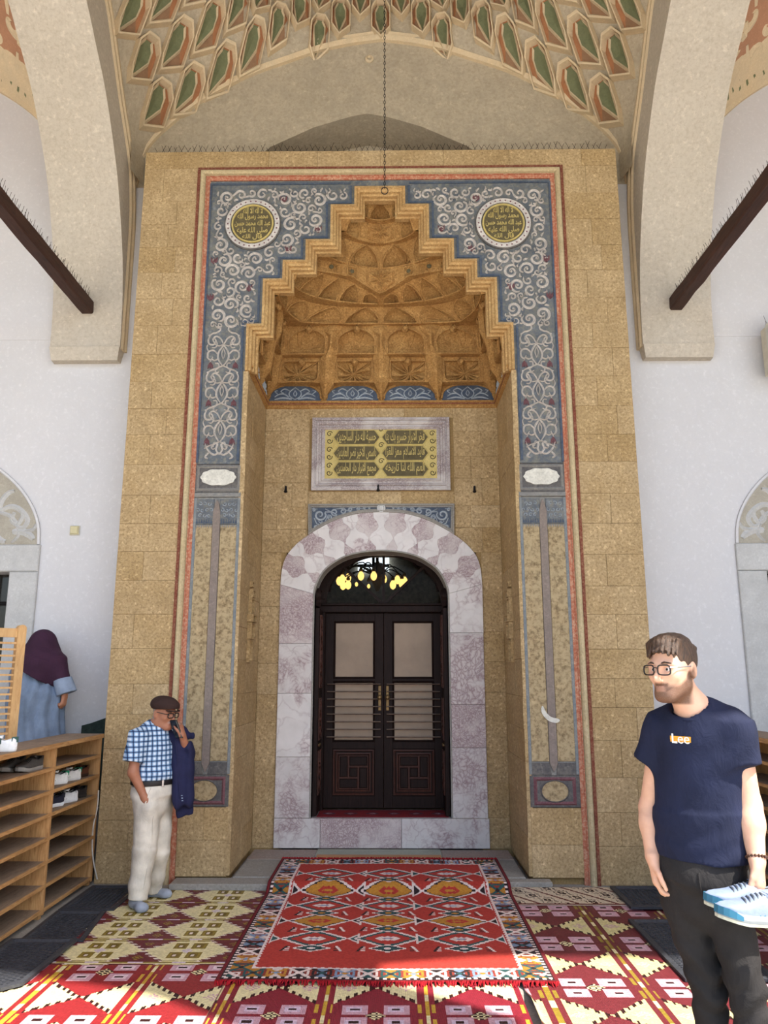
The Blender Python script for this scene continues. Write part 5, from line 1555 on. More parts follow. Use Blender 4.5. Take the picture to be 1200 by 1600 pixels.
o = grid_pattern('reed_mat', -0.842, 0.83, -3.9, -2.02, 0.0105, mat_fn(rgb(140, 40, 54), cream, pink, rgb(220, 196, 214), yel, dark, cream, False, 0.545, 0.72, 0.22, 0.10), 'reed_mat', wave_z(0.010, 0.003, 2.4))
setp(o, 'crimson reed mat with pink squares and yellow bars at the fringe end of the rug', 'mat')
o = grid_pattern('reed_mat', 0.86, 2.95, -3.9, -0.60, 0.0115, mat_fn(maroon, rgb(222, 210, 150), pink, rgb(214, 178, 188), olive, dark, cream, False, 0.56, 0.72, 0.16, 0.44), 'reed_mat', lambda X, Y: 0.012 + 0.045 * np.clip(1 - (X - 0.86) / 0.05, 0, 1) ** 2 * np.clip((-2.22 - Y) / 0.2, 0, 1))
setp(o, 'maroon reed mat with cream triangles and pink squares under the bearded man', 'mat')
def p_strip(u, v, W, L):
    c = np.tile(rgb(222, 206, 180), (len(u), 1)).copy()
    s = (u + v * 0.75) / 0.30
    f = s % 1.0
    choose(c, (f < 0.10), rgb(110, 44, 40))
    t = (u - v * 0.75) / 0.19
    g = t % 1.0
    in_ = (f > 0.2) & (f < 0.92)
    d = np.abs((f - 0.56) / 0.72 * 1.0) * 2 + np.abs(g - 0.5) * 1.2
    ck = (np.floor(u / 0.017).astype(int) + np.floor(v / 0.017).astype(int)) % 2 == 0
    choose(c, in_ & (d < 0.92) & (d > 0.66) & ck, dark); choose(c, in_ & (d < 0.42) & (d > 0.12), dark)
    choose(c, (v < 0.03), rgb(110, 44, 40))
    return c
o = grid_pattern('reed_mat', 0.95, 2.75, -0.615, -0.125, 0.0105, p_strip, 'reed_mat', lambda X, Y: 0.020 + 0 * X)
setp(o, 'cream and black lattice reed mat with brown diagonals along the pier foot', 'mat')

# the kilim
RX0, RX1, RY0, RY1 = -0.905, 1.075, -2.13, 0.565
def p_kilim(u, v, W, L):
    red, wht, blk, teal, gold, blue, mar = rgb(178, 58, 48), rgb(232, 212, 204), rgb(44, 32, 34), rgb(46, 84, 84), rgb(190, 132, 50), rgb(128, 150, 176), rgb(112, 30, 36)
    c = np.tile(red, (len(u), 1)).copy()
    uu = np.minimum(u, W - u); vv = np.minimum(v, L - v)
    e = np.minimum(uu, vv)
    along = np.where(uu < vv, v, u)
    # border bands
    choose(c, e < 0.205, rgb(140, 58, 46))
    mot = along / 0.135
    kx = (mot % 1.0) - 0.5; ky = (e - 0.115) / 0.105
    pal = [wht, teal, gold, wht, blk, blue]
    ki = np.floor(mot).astype(int) % 6
    cross = (np.abs(np.abs(kx) * 2 - np.abs(ky) * 1.5) < 0.24) & (np.abs(ky) < 0.62)
    hook = (np.abs(np.abs(kx) - 0.40) < 0.07) & (np.abs(ky) < 0.30)
    core_ = (np.abs(kx) * 2 + np.abs(ky) * 2 < 0.36)
    for i, p in enumerate(pal):
        choose(c, (cross | hook) & (ki == i), p)
        choose(c, core_ & (ki == i), pal[(i + 3) % 6])
        choose(c, (np.abs(ky) < 0.6) & ~cross & ~hook & ~core_ & (ki == i) & (np.abs(kx) < 0.2), pal[(i + 1) % 6] * 0.85)
    choose(c, e < 0.052, blk); dash = np.floor(along / 0.022).astype(int) % 2 == 0
    choose(c, (e < 0.052) & (e > 0.030) & dash, wht); choose(c, e < 0.026, mar)
    choose(c, (e > 0.180) & (e < 0.206), wht); choose(c, (e > 0.192) & (e < 0.206) & dash, red)
    # field
    inn = e > 0.21
    cols = [W * 0.5 - 0.49, W * 0.5 + 0.0, W * 0.5 + 0.49]
    rows = [0.72, 1.10, 1.46, 1.82, 2.16]
    stepq = lambda x, s: np.floor(np.abs(x) / s) * s
    for ci, cu in enumerate(cols):
        for ri, rv in enumerate(rows):
            a = stepq(u - cu, 0.012); b_ = stepq(v - rv, 0.010)
            d = a / 0.205 + b_ / 0.160
            goldrow = ri in (1, 3)
            choose(c, inn & (d < 1.10), wht); choose(c, inn & (d < 0.94), blk if goldrow else teal); choose(c, inn & (d < (0.84 if goldrow else 0.74)), gold if goldrow else red)
            m = red if goldrow else wht
            for (ox, oy, ra, rb) in ((0, 0.022, 0.026, 0.024), (0, -0.022, 0.026, 0.024), (0.038, 0.022, 0.024, 0.022), (-0.038, 0.022, 0.024, 0.022), (0.038, -0.022, 0.024, 0.022), (-0.038, -0.022, 0.024, 0.022), (0.062, 0, 0.022, 0.022), (-0.062, 0, 0.022, 0.022)):
                choose(c, inn & (np.abs(u - cu - ox) / ra + np.abs(v - rv - oy) / rb < 1), m)
            choose(c, inn & (np.abs(u - cu) < 0.030) & (np.abs(v - rv) < 0.010), gold if goldrow else blue)
            if ri == 0 or True:
                rv2 = rv - 0.182
                a = stepq(u - cu, 0.012); b_ = stepq(v - rv2, 0.010)
                d = a / 0.105 + b_ / 0.056
                choose(c, inn & (d < 1.12), wht); choose(c, inn & (d < 0.86), blk); choose(c, inn & (d < 0.62), teal); choose(c, inn & (d < 0.22), wht if ri == 0 else gold)
            # triangles left and right
            for sg in (-1, 1):
                tu = (u - cu) * sg; tv = np.abs(v - rv)
                x = (tu - 0.222)
                tri = (x > 0) & (x < 0.075) & (tv < x * 1.2 + 0.004)
                if ci in (0, 2) or True:
                    if (ci == 0 and sg == 1) or (ci == 1) or (ci == 2 and sg == -1):
                        if ci == 1: continue
                    choose(c, inn & tri, wht); tri2 = (x > 0.022) & (x < 0.064) & (tv < (x - 0.014) * 1.05)
                    choose(c, inn & tri2, blk if ri % 2 else teal)
                    choose(c, inn & (x > 0.064) & (x < 0.080) & (tv < 0.098), wht)
            # combs
            for (ox, oy, sg, cl) in ((-0.175, -0.19, 1, blk), (0.175, -0.19, -1, wht)):
                a = u - cu - ox; b_ = v - rv - oy
                sh = np.abs(a - sg * b_ * 0.35) < 0.009
                tooth = (a * sg > 0) & (a * sg < 0.032) & ((b_ + 1) % 0.030 < 0.014)
                choose(c, inn & (np.abs(b_) < 0.050) & (sh | tooth), cl)
                choose(c, inn & (np.abs(b_) < 0.050) & tooth & ~sh, wht if cl is blk else blk)
    return c
def z_kilim(X, Y):
    t = np.clip((Y + 0.36) / 0.16, 0, 1); t = t * t * (3 - 2 * t)
    base = 0.022 + 0.062 * t
    return base + 0.003 * np.sin(X * 5 + 1) * np.sin(Y * 4)
kil = thing('kilim_rug', (0.08, -0.8, 0.03), 'red kilim rug with rows of stepped diamonds and a hooked border', 'rug')
grid_pattern('weave', RX0, RX1, RY0, RY1, 0.0075, p_kilim, 'woven_rug', z_kilim, kil)
plain('red_wool', (150, 30, 38), 0.95, 0, 0.1, 0.15, 40)
for ye, d in ((RY0, -1), (RY1, 1)):
    b = MB(); r = random.Random(5 if d < 0 else 6)
    n = 240
    for i in range(n):
        x = RX0 + (RX1 - RX0) * (i + 0.5) / n
        z = float(z_kilim(np.array(x), np.array(ye)))
        L = r.uniform(0.03, 0.065); dx = r.uniform(-0.02, 0.02)
        b.tube([(x, ye, z), (x + dx * 0.5, ye + d * L * 0.5, z + 0.004), (x + dx, ye + d * L, z - 0.008)], [0.005, 0.005, 0.002], 4)
    setp(b.obj('fringe', 'red_wool', kil, fix=False), kind='stuff')

# black rubber mats along the shoe rack
def rubber_mat(poly, label, z=0.0):
    m = thing('rubber_mat', (float(np.mean([p[0] for p in poly])), float(np.mean([p[1] for p in poly])), 0), label, 'mat', 'rubber mats by the shoe racks')
    b = MB(); b.prism(FLOOR, poly, 0.001 + z, 0.008 + z); b.obj('base', 'rubber', m)
    P = [np.array(p) for p in poly]
    area = sum(P[i][0] * P[(i + 1) % len(P)][1] - P[(i + 1) % len(P)][0] * P[i][1] for i in range(len(P)))
    q = poly if area > 0 else poly[::-1]
    b = MB(); b.mould(q, [(0.0, 0.008 + z), (0.0, 0.018 + z), (0.03, 0.022 + z), (0.045, 0.008 + z)], FLOOR, True); b.obj('rim', 'rubber', m)
    c = sum(P) / len(P)
    b = MB()
    x0, x1 = min(p[0] for p in poly) + 0.06, max(p[0] for p in poly) - 0.06
    y0, y1 = min(p[1] for p in poly) + 0.06, max(p[1] for p in poly) - 0.06
    for i, x in enumerate(np.arange(x0, x1, 0.035)):
        for y in np.arange(y0 + (0.0175 if i % 2 else 0), y1, 0.035):
            if inpoly(x, y, [tuple(c + (p - c) * 0.86) for p in P]):
                b.box(x - 0.011, x + 0.011, y - 0.006, y + 0.006, 0.008 + z, 0.013 + z)
    setp(b.obj('tread', 'rubber', m, fix=False), kind='stuff')
rubber_mat([(-2.39, -0.10), (-1.97, -0.10), (-1.97, -0.78), (-2.39, -0.78)], 'black rubber tread mat touching the portal pier foot')
rubber_mat([(-2.39, -0.80), (-2.02, -0.80), (-1.93, -1.46), (-2.36, -1.46)], 'black rubber tread mat in the middle of its row along the rack')
rubber_mat([(-2.40, -1.48), (-1.96, -1.48), (-1.97, -2.22), (-2.06, -2.30), (-2.40, -2.22)], 'black rubber tread mat next to the crimson reed mat', 0.02)
rubber_mat([(1.9, -0.74), (2.34, -0.74), (2.34, -0.16), (1.9, -0.16)], 'black rubber tread mat behind the bearded man at the pier foot', 0.022)
rubber_mat([(1.80, -2.1), (2.34, -2.1), (2.34, -1.0), (1.80, -1.0)], 'black rubber tread mat beside the bearded man, along the other rack', 0.014)
# ================================================================ beams, chain, small fittings
def tie_beam(sx, label):
    x = sx * 3.065
    t = thing('tie_beam', (x, -2.0, 5.43), label, 'beam', 'wooden tie beams of the portico')
    r = random.Random(4 + sx)
    ys = np.linspace(0.47, YF - 0.2, 26)
    v = []; f = []
    for i, y in enumerate(ys):
        w = 0.066 + r.uniform(-0.004, 0.004); h = 0.07 + r.uniform(-0.005, 0.005); dz = r.uniform(-0.004, 0.004)
        for a, c in ((-1, -0.75), (-0.8, -1), (0.8, -1), (1, -0.75), (1, 0.75), (0.8, 1), (-0.8, 1), (-1, 0.75)):
            v.append((x + a * w, y, 5.50 + c * h + dz))
    for i in range(len(ys) - 1):
        for j in range(8): f.append((i * 8 + j, i * 8 + (j + 1) % 8, (i + 1) * 8 + (j + 1) % 8, (i + 1) * 8 + j))
    f += [tuple(range(8)), tuple(range(len(v) - 8, len(v)))]
    mesh_obj('timber', v, f, ['beam_wood'], t)
    b = MB()
    for y in np.arange(0.38, -3.2, -0.055):
        for a in (-1, 0, 1):
            b.tube([(x, y, 5.56), (x + a * 0.03 + r.uniform(-0.01, 0.01), y + r.uniform(-0.02, 0.02), 5.67 + r.uniform(-0.02, 0.02))], 0.0022, 3, cap=False)
    setp(b.obj('bird_spikes', 'iron', t, fix=False), kind='stuff')
tie_beam(-1, 'dark rough wooden tie beam running out of the arch over the shoe shelves')
tie_beam(1, 'dark rough wooden tie beam running out of the arch over the bearded man')

sp = thing('spike_strip', (0, 0.1, PH), 'row of thin crossed bird spike wires on top of the portal', 'bird spikes')
b = MB(); b.box(-2.3, -1.0, 0.05, 0.09, PH, PH + 0.008); b.box(1.0, 2.35, 0.05, 0.09, PH, PH + 0.008); b.obj('base_strip', 'iron', sp)
b = MB(); r = random.Random(9)
for x in np.arange(-2.3, 2.36, 0.065):
    for a in (-1, 1):
        b.tube([(x, 0.07, PH), (x + a * 0.055 + r.uniform(-0.012, 0.012), 0.07 + r.uniform(-0.02, 0.02), PH + 0.115 + r.uniform(-0.02, 0.02))], 0.0024, 3, cap=False)
setp(b.obj('wires', 'iron', sp, fix=False), kind='stuff')

# lamp chain with its ring, hanging from the vault
cy0 = -2.15
p = atY(601, 298, cy0)
ch = thing('hanging_chain', tuple(p), 'long thin black iron chain with an empty ring, hanging before the portal', 'chain')
b = MB(); zt = 11.2; z = p[2] + 0.03; k = 0
while z < zt:
    ring = []
    for j in range(10):
        a = 2 * PI * j / 10
        c, s = 0.006 * math.cos(a), 0.016 * math.sin(a)
        ring.append((p[0] + (c if k % 2 else 0), cy0 + (0 if k % 2 else c), z + s))
    b.tube(ring, 0.0022, 4, True); z += 0.0275; k += 1
setp(b.obj('links', 'black_iron', ch, fix=False), kind='stuff')
b = MB(); b.tube([(p[0] + 0.024 * math.cos(a), cy0, p[2] - 0.0 + 0.027 * math.sin(a)) for a in np.linspace(0, 2 * PI, 21)[:-1]], 0.0035, 5, True); b.obj('ring', 'iron', ch)

# junction box
p = atY(117.5, 829, YW)
t = thing('junction_box', (p[0], YW, p[2]), 'small square beige junction box on the white wall', 'box')
b = MB(); b.block(WALL, p[0] - 0.042, p[0] + 0.042, p[2] - 0.042, p[2] + 0.042, -0.01, 0.035, 0.008); b.obj('cover', 'switch_box', t)
b = MB(); b.mould([(p[0] - 0.04, p[2] - 0.04), (p[0] + 0.04, p[2] - 0.04), (p[0] + 0.04, p[2] + 0.04), (p[0] - 0.04, p[2] + 0.04)], [(-0.008, 0.0), (-0.008, 0.012), (0.002, 0.014)], WALL, True); b.obj('rim', 'interior_pale', t)
# wall lamp on the right
t = thing('wall_floodlight', (4.08, YW - 0.12, 4.65), 'beige boxed floodlight with bird spikes on the white wall', 'floodlight')
b = MB(); fr = Frame((0, YW, 0), (1, 0, 0), (0, 0, 1), (0, -1, 0))
b.block(fr, 3.94, 4.34, 4.72, 5.22, 0.08, 0.26, 0.02); b.obj('housing', 'lamp_beige', t)
b = MB(); b.mould([(3.93, 4.71), (4.35, 4.71), (4.35, 5.23), (3.93, 5.23)], [(0, 0.20), (0, 0.285), (0.03, 0.285), (0.035, 0.25)], fr, True); b.obj('front_rim', 'interior_pale', t)
b = MB(); b.block(fr, 4.08, 4.20, 4.9, 5.05, -0.01, 0.09, 0.01); b.obj('bracket', 'iron', t)
b = MB(); r = random.Random(2)
for x in np.arange(3.95, 4.33, 0.03):
    b.tube([(x, YW - 0.17, 5.22), (x + r.uniform(-0.08, 0.05), YW - 0.17 + r.uniform(-0.08, 0.08), 5.32)], 0.002, 3, cap=False)
setp(b.obj('spike_wires', 'iron', t, fix=False), kind='stuff')

# ------------------------------------------------ shoe racks
def shoe_rack(xf, xb, ys, ztop, label, n=7):
    t = thing('shoe_rack', ((xf + xb) / 2, (ys[0] + ys[-1]) / 2, 0), label, 'shoe rack')
    sx = 1 if xf > xb else -1
    lo, hi = min(xf, xb), max(xf, xb)
    for y in ys:
        b = MB(); b.box(lo, hi, y - 0.014, y + 0.014, 0.03, ztop - 0.035); b.obj('upright', 'pine_z', t)
    zs = [0.055 + i * (ztop - 0.075) / n for i in range(n)]
    for a, c in zip(ys[:-1], ys[1:]):
        for z in zs:
            b = MB(); b.box(lo + 0.012, hi - 0.012, min(a, c) + 0.014, max(a, c) - 0.014, z - 0.010, z + 0.010); s_ = b.obj('shelf', 'pine_dusty', t)
            e = MB(); x0 = xf - sx * 0.012
            e.box(min(x0, xf), max(x0, xf), min(a, c) + 0.014, max(a, c) - 0.014, z - 0.012, z + 0.012); e.obj('shelf_edge', 'pine_y', s_)
        b = MB(); x0 = xb + sx * 0.010
        b.box(min(xb, x0), max(xb, x0), min(a, c) + 0.014, max(a, c) - 0.014, 0.05, ztop - 0.035); b.obj('back_panel', 'pine_z', t)
    y0, y1 = min(ys) - 0.02, max(ys) + 0.02
    b = MB(); b.box(lo - 0.01, hi + 0.012, y0, y1, ztop - 0.036, ztop - 0.002); tb = b.obj('top_board', 'pine_y', t)
    b = MB(); b.box(lo - 0.008, hi + 0.006, y0 + 0.004, y1 - 0.004, ztop - 0.002, ztop); b.obj('dusty_top', 'pine_dusty', tb)
    for y in ys:
        b = MB(); b.box(lo + 0.02, hi - 0.02, y - 0.02, y + 0.02, 0, 0.03); b.obj('foot', 'pine_z', t)
    return t, zs
RZ = 1.232
rackL, ZS = shoe_rack(-2.43, -2.74, [-0.03, -0.95, -1.87, -2.79, -3.7], RZ, 'open pine shoe rack with seven rows of dusty shelves beside the old man')
rackR, _ = shoe_rack(2.98, 3.30, [-0.03, -0.95, -1.87, -2.79], 1.262, 'pine shoe rack partly hidden behind the bearded man')
t = thing('wall_cable', (-2.40, -0.03, 0.0), 'thin white cable hanging between the shoe rack and the pier', 'cable')
b = MB(); P = [atY(154, 1235, -0.03), atY(152, 1262, -0.03), atY(146, 1290, -0.05), atY(144, 1320, -0.05), atY(146, 1345, -0.06), atY(152, 1374, -0.06)]
b.tube(catmull(P, 5), 0.006, 6); b.obj('cord', 'cable_white', t)

# raised prayer platforms behind the racks
for sx in (-1, 1):
    x0 = -2.77 if sx < 0 else 3.34
    b = MB(); b.box(min(x0, sx * 8.8), max(x0, sx * 8.8), -4.6, YW - 0.002, 0, 0.55)
    o = struct(b.obj('floor', 'grey_stone'))
# dark green tarpaulin folded against the wall
pts = [(-2.80, 0.55), (-2.46, 0.55), (-2.46, 1.395), (-2.52, 1.36), (-2.62, 1.325), (-2.72, 1.29), (-2.80, 1.27)]
b = MB(); b.prism(Frame((0, 0.44, 0), (1, 0, 0), (0, 0, 1), (0, -1, 0)), pts, -0.10, 0.0)
o = b.obj('folded_tarpaulin', 'dark_green_cloth'); setp(o, 'dark green tarpaulin folded between rack and white wall', 'tarpaulin')

# slatted wooden screen
def slat_screen():
    A = np.array([-2.86, -0.80]); d = np.array([-0.72, -0.69]); d /= np.linalg.norm(d)
    t = thing('slatted_screen', (A[0], A[1], 0.55), 'light pine screen with many thin horizontal slats behind the shoe rack', 'screen')
    n = np.array([-d[1], d[0]])
    fr = Frame((A[0], A[1], 0), (d[0], d[1], 0), (0, 0, 1), (-n[0], -n[1], 0))
    W = 0.95
    for u in (0.0, W):
        poly = [(u - 0.032, 0.55), (u + 0.032, 0.55), (u + 0.032, 2.10)] + [(u + 0.032 * math.cos(a), 2.10 + 0.03 * math.sin(a)) for a in np.linspace(0.3, PI - 0.3, 7)] + [(u - 0.032, 2.10)]
        b = MB(); b.prism(fr, poly, -0.035, 0.035); b.obj('post', 'pine_light', t)
    for z, h in ((2.065, 0.035), (0.70, 0.03)):
        b = MB(); b.block(fr, 0.03, W - 0.03, z - h, z + h, -0.02, 0.02, 0.005); b.obj('rail', 'pine_light', t)
    z = 1.985
    while z > 0.78:
        b = MB(); b.block(fr, 0.028, W - 0.028, z - 0.0075, z + 0.0075, -0.022, 0.022, 0.003); b.obj('slat', 'pine_light', t); z -= 0.0495
    for u in (0.22, 0.46, 0.70):
        b = MB(); b.tube([fr(u, 0.72, -0.026), fr(u, 2.05, -0.026)], 0.010, 6); b.obj('rod', 'pine_light', t)
slat_screen()

# ------------------------------------------------ shoes
def shoe_mats(n, up, sole, heel, lace, rough=0.6):
    plain(n + '_upper', up, rough, var=0.05, scale=30, bump=0.1); plain(n + '_sole', sole, 0.7, var=0.05); plain(n + '_heel', heel, 0.6, var=0.05); plain(n + '_lace', lace, 0.8, var=0.05)
shoe_mats('white_green', (232, 232, 228), (226, 226, 222), (30, 130, 96), (236, 236, 232))
shoe_mats('white_forest', (230, 232, 232), (228, 230, 230), (46, 84, 78), (236, 236, 236))
shoe_mats('charcoal', (74, 72, 70), (150, 146, 140), (58, 56, 54), (40, 38, 38))
shoe_mats('black', (38, 38, 42), (52, 50, 50), (30, 30, 32), (24, 24, 26))
shoe_mats('brown', (92, 52, 34), (60, 40, 30), (78, 44, 28), (50, 30, 20))
shoe_mats('navy', (32, 34, 52), (224, 226, 228), (30, 32, 48), (230, 230, 230))
shoe_mats('white_black', (230, 232, 234), (226, 228, 230), (40, 42, 48), (40, 40, 46))
shoe_mats('sky', (124, 138, 164), (150, 156, 158), (44, 106, 134), (90, 96, 104))
plain('shoe_inside', (70, 66, 66), 0.9)
plain('pale_sole', (196, 196, 176), 0.6)
def shoe(style, label, cat='shoe', L=0.29, group='shoes on the rack', runner=False):
    """shoe in local coordinates: heel at x = 0, toe at x = L, sole on z = 0"""
    t = thing('sneaker' , (0, 0, 0), label, cat, group)
    k = L / 0.29
    T = [0.0, 0.03, 0.08, 0.16, 0.26, 0.36, 0.44, 0.52, 0.60, 0.68, 0.76, 0.84, 0.91, 0.96, 1.0]
    wid = np.interp(T, [0, 0.03, 0.1, 0.3, 0.5, 0.7, 0.85, 0.95, 1.0], [0.012, 0.024, 0.032, 0.034, 0.039, 0.046, 0.043, 0.028, 0.008]) * k
    hgt = np.interp(T, [0, 0.05, 0.1, 0.25, 0.36, 0.46, 0.60, 0.75, 0.9, 1.0], [0.088, 0.094, 0.088, 0.074, 0.082, 0.094, 0.078, 0.060, 0.046, 0.030]) * k
    lift = np.interp(T, [0, 0.7, 1.0], [0.0, 0.0, 0.014]) * k
    s0 = (0.030 if runner else 0.024) * k
    # sole
    st = []
    for i, tt in enumerate(T): st.append((tt * L, wid[i] + 0.003 * k))
    ring = [(x, w) for x, w in st] + [(x, -w) for x, w in st[::-1]]
    n = len(ring)
    lz = [np.interp(x / L, T, lift) for x, w in ring]
    b = MB()
    v = [(x * 0.985 + 0.004, w * 0.92, l) for (x, w), l in zip(ring, lz)] + [(x, w, l * 1.0 + s0 * 0.5) for (x, w), l in zip(ring, lz)] + [(x, w * 0.98, l * 0.7 + s0 + (0.006 * k if x < 0.1 * L or x > 0.85 * L else 0)) for (x, w), l in zip(ring, lz)]
    f = [tuple(range(n))[::-1], tuple(range(2 * n, 3 * n))]
    for a in (0, 1):
        f += [(a * n + i, a * n + (i + 1) % n, (a + 1) * n + (i + 1) % n, (a + 1) * n + i) for i in range(n)]
    b.add(v, f)
    sole = b.obj('sole', style + '_sole', t)
    if runner:
        b = MB(); q = [(x, w) for x, w in ring if x > 0.70 * L]
        m = len(q)
        order = sorted(range(n), key=lambda i: 0)
        qq = [r_ for r_ in ring if r_[0] > 0.72 * L]
        up = [r_ for r_ in st if r_[0] > 0.72 * L]
        pth = [(x + 0.002, w + 0.0015) for x, w in up] + [(x + 0.002, -w - 0.0015) for x, w in up[::-1]]
        vv = []
        for x, w in pth:
            l = np.interp(x / L, T, lift); g = (x / L - 0.72) / 0.28
            vv += [(x, w, l + 0.010 * k), (x, w, l * 0.9 + 0.014 * k + 0.022 * k * min(1.0, g * 1.6) ** 0.7)]
        b.add(vv, [(2 * i, 2 * i + 1, 2 * i + 3, 2 * i + 2) for i in range(len(pth) - 1)]); b.obj('toe_guard', style + '_heel', t, fix=False)
        b = MB(); b.add([(x * 0.985 + 0.004, w * 0.94, l - 0.004) for (x, w), l in zip(ring, lz)] + [(x, w * 0.99, l + 0.006) for (x, w), l in zip(ring, lz)],
                        [tuple(range(n))[::-1]] + [(i, (i + 1) % n, n + (i + 1) % n, n + i) for i in range(n)]); b.obj('outsole', 'pale_sole', sole, fix=False)
    # upper with a hollow collar
    AA = np.linspace(-1, 1, 15)
    v = []; mi_row = []
    for i, tt in enumerate(T):
        h = hgt[i] - s0; w = wid[i]; open_ = 0.05 < tt < 0.42
        for a in AA:
            aa = abs(a)
            if open_:
                if aa > 0.6: z = (1 - ((aa - 0.6) / 0.4) ** 2.4) * h; y = w * (0.62 + 0.38 * math.sin((aa - 0.6) / 0.4 * PI / 2))
                elif aa > 0.42: z = h * (0.92 if aa > 0.5 else 0.4); y = w * (0.56 if aa > 0.5 else 0.5)
                else: z = 0.10 * h; y = w * 0.5 * aa / 0.42
            else:
                ang = a * PI / 2; z = h * (1 - aa ** 2.6); y = w * math.sin(min(1.0, aa * 1.15) * PI / 2)
            v.append((tt * L, math.copysign(y, a) if aa > 1e-6 else 0.0, lift[i] + s0 + z))
    f = []; mi = []
    for i in range(len(T) - 1):
        for j in range(14):
            f.append((i * 15 + j, i * 15 + j + 1, (i + 1) * 15 + j + 1, (i + 1) * 15 + j))
            a = abs((AA[j] + AA[j + 1]) / 2)
            mi.append(1 if (0.05 < (T[i] + T[i + 1]) / 2 < 0.40 and a < 0.52) else 0)
    f += [tuple(range(15)), tuple(range(len(v) - 15, len(v)))]; mi += [0, 0]
    mesh_obj('upper', v, f, [style + '_upper', 'shoe_inside'], t, mi, True, fix=False)
    # heel tab
    b = MB(); b.add([(-0.004 * k, y * k, z * k) for y, z in ((-0.016, 0.058), (0.016, 0.058), (0.018, 0.094), (-0.018, 0.094))] + [(0.035 * k, y * k, z * k) for y, z in ((-0.031, 0.066), (0.031, 0.066), (0.026, 0.092), (-0.026, 0.092))],
                    [(0, 1, 2, 3), (1, 5, 6, 2), (4, 0, 3, 7), (3, 2, 6, 7)]); b.obj('heel_tab', style + '_heel', t, fix=False)
    # tongue and laces
    b = MB(); b.add([(0.30 * L, -0.020 * k, 0.105 * k), (0.30 * L, 0.020 * k, 0.105 * k), (0.44 * L, 0.022 * k, 0.098 * k), (0.44 * L, -0.022 * k, 0.098 * k), (0.33 * L, -0.018 * k, 0.085 * k), (0.33 * L, 0.018 * k, 0.085 * k)],
                    [(0, 1, 2, 3), (0, 4, 5, 1), (0, 3, 4), (1, 5, 2)]); b.obj('tongue', style + '_upper', t, fix=False)
    for q in range(5):
        x = (0.45 + 0.052 * q) * L
        z = float(np.interp(x / L, T, hgt)) + 0.002 * k
        wv = (0.022 + 0.002 * q) * k
        b = MB(); b.tube([(x - 0.004, -wv, z - 0.012 * k), (x, -wv * 0.5, z - 0.001), (x + 0.006 * k, wv * 0.5, z - 0.001), (x + 0.012 * k, wv, z - 0.012 * k)], 0.0030 * k, 4); b.obj('lace', style + '_lace', t)
    # side stripe
    for s in (-1, 1):
        b = MB()
        for q in range(3):
            x = (0.42 + 0.06 * q) * L; w = float(np.interp(x / L, T, wid))
            b.add([(x, s * (w + 0.001), 0.030 * k), (x + 0.007 * k, s * (w + 0.001), 0.030 * k), (x + 0.020 * k, s * (w * 0.90 + 0.001), 0.055 * k), (x + 0.013 * k, s * (w * 0.90 + 0.001), 0.055 * k)], [(0, 1, 2, 3)])
        b.obj('side_stripe', style + '_heel', t, fix=False)
    return t
def put(t, x, y, z, ang, tilt=0.0, roll=0.0):
    t.location = (x, y, z); t.rotation_euler = (roll, tilt, ang); return t
R_ = math.radians
ztop = RZ
put(shoe('white_forest', 'white sneaker with dark green heel standing on the rack top, showing its side stripe'), -2.475, -1.74, ztop + 0.001, R_(196))
put(shoe('white_forest', 'white sneaker with dark green heel on the rack top, behind its twin'), -2.435, -1.58, ztop + 0.001, R_(200))
def on(i): return ZS[i] + 0.0105
put(shoe('charcoal', 'dark grey lace-up shoe with pale sole at the front of the top shelf'), -2.50, -1.04, on(6), R_(262))
put(shoe('charcoal', 'dark grey lace-up shoe at the back of the top shelf, behind its twin'), -2.63, -1.05, on(6), R_(266))
put(shoe('black', 'black shoe on the top shelf next to the upright'), -2.60, -0.62, on(6), R_(262))
put(shoe('white_green', 'white sneaker with loose lace, second shelf from the top', ), -2.49, -0.56, on(5), R_(235), 0)
put(shoe('white_green', 'white sneaker with bright green heel on the second shelf from the top'), -2.48, -0.33, on(5), R_(240))
put(shoe('brown', 'brown leather shoe on the second shelf from the top, at the rack end', L=0.27), -2.50, -0.12, on(5), R_(248))
put(shoe('navy', 'navy sneaker with white sole, third shelf from the top'), -2.50, -0.58, on(4), R_(238))
put(shoe('white_black', 'white sneaker with black lining on the third shelf from the top'), -2.48, -0.36, on(4), R_(240))
put(shoe('black', 'black shoe with trailing laces on the third shelf, at the rack end', L=0.27), -2.50, -0.13, on(4), R_(248))
put(shoe('black', 'black shoe on the rack behind the bearded man', group='shoes on the rack'), 3.10, -1.45, 0.055 + 6 * (1.262 - 0.075) / 7 + 0.0105, R_(262))
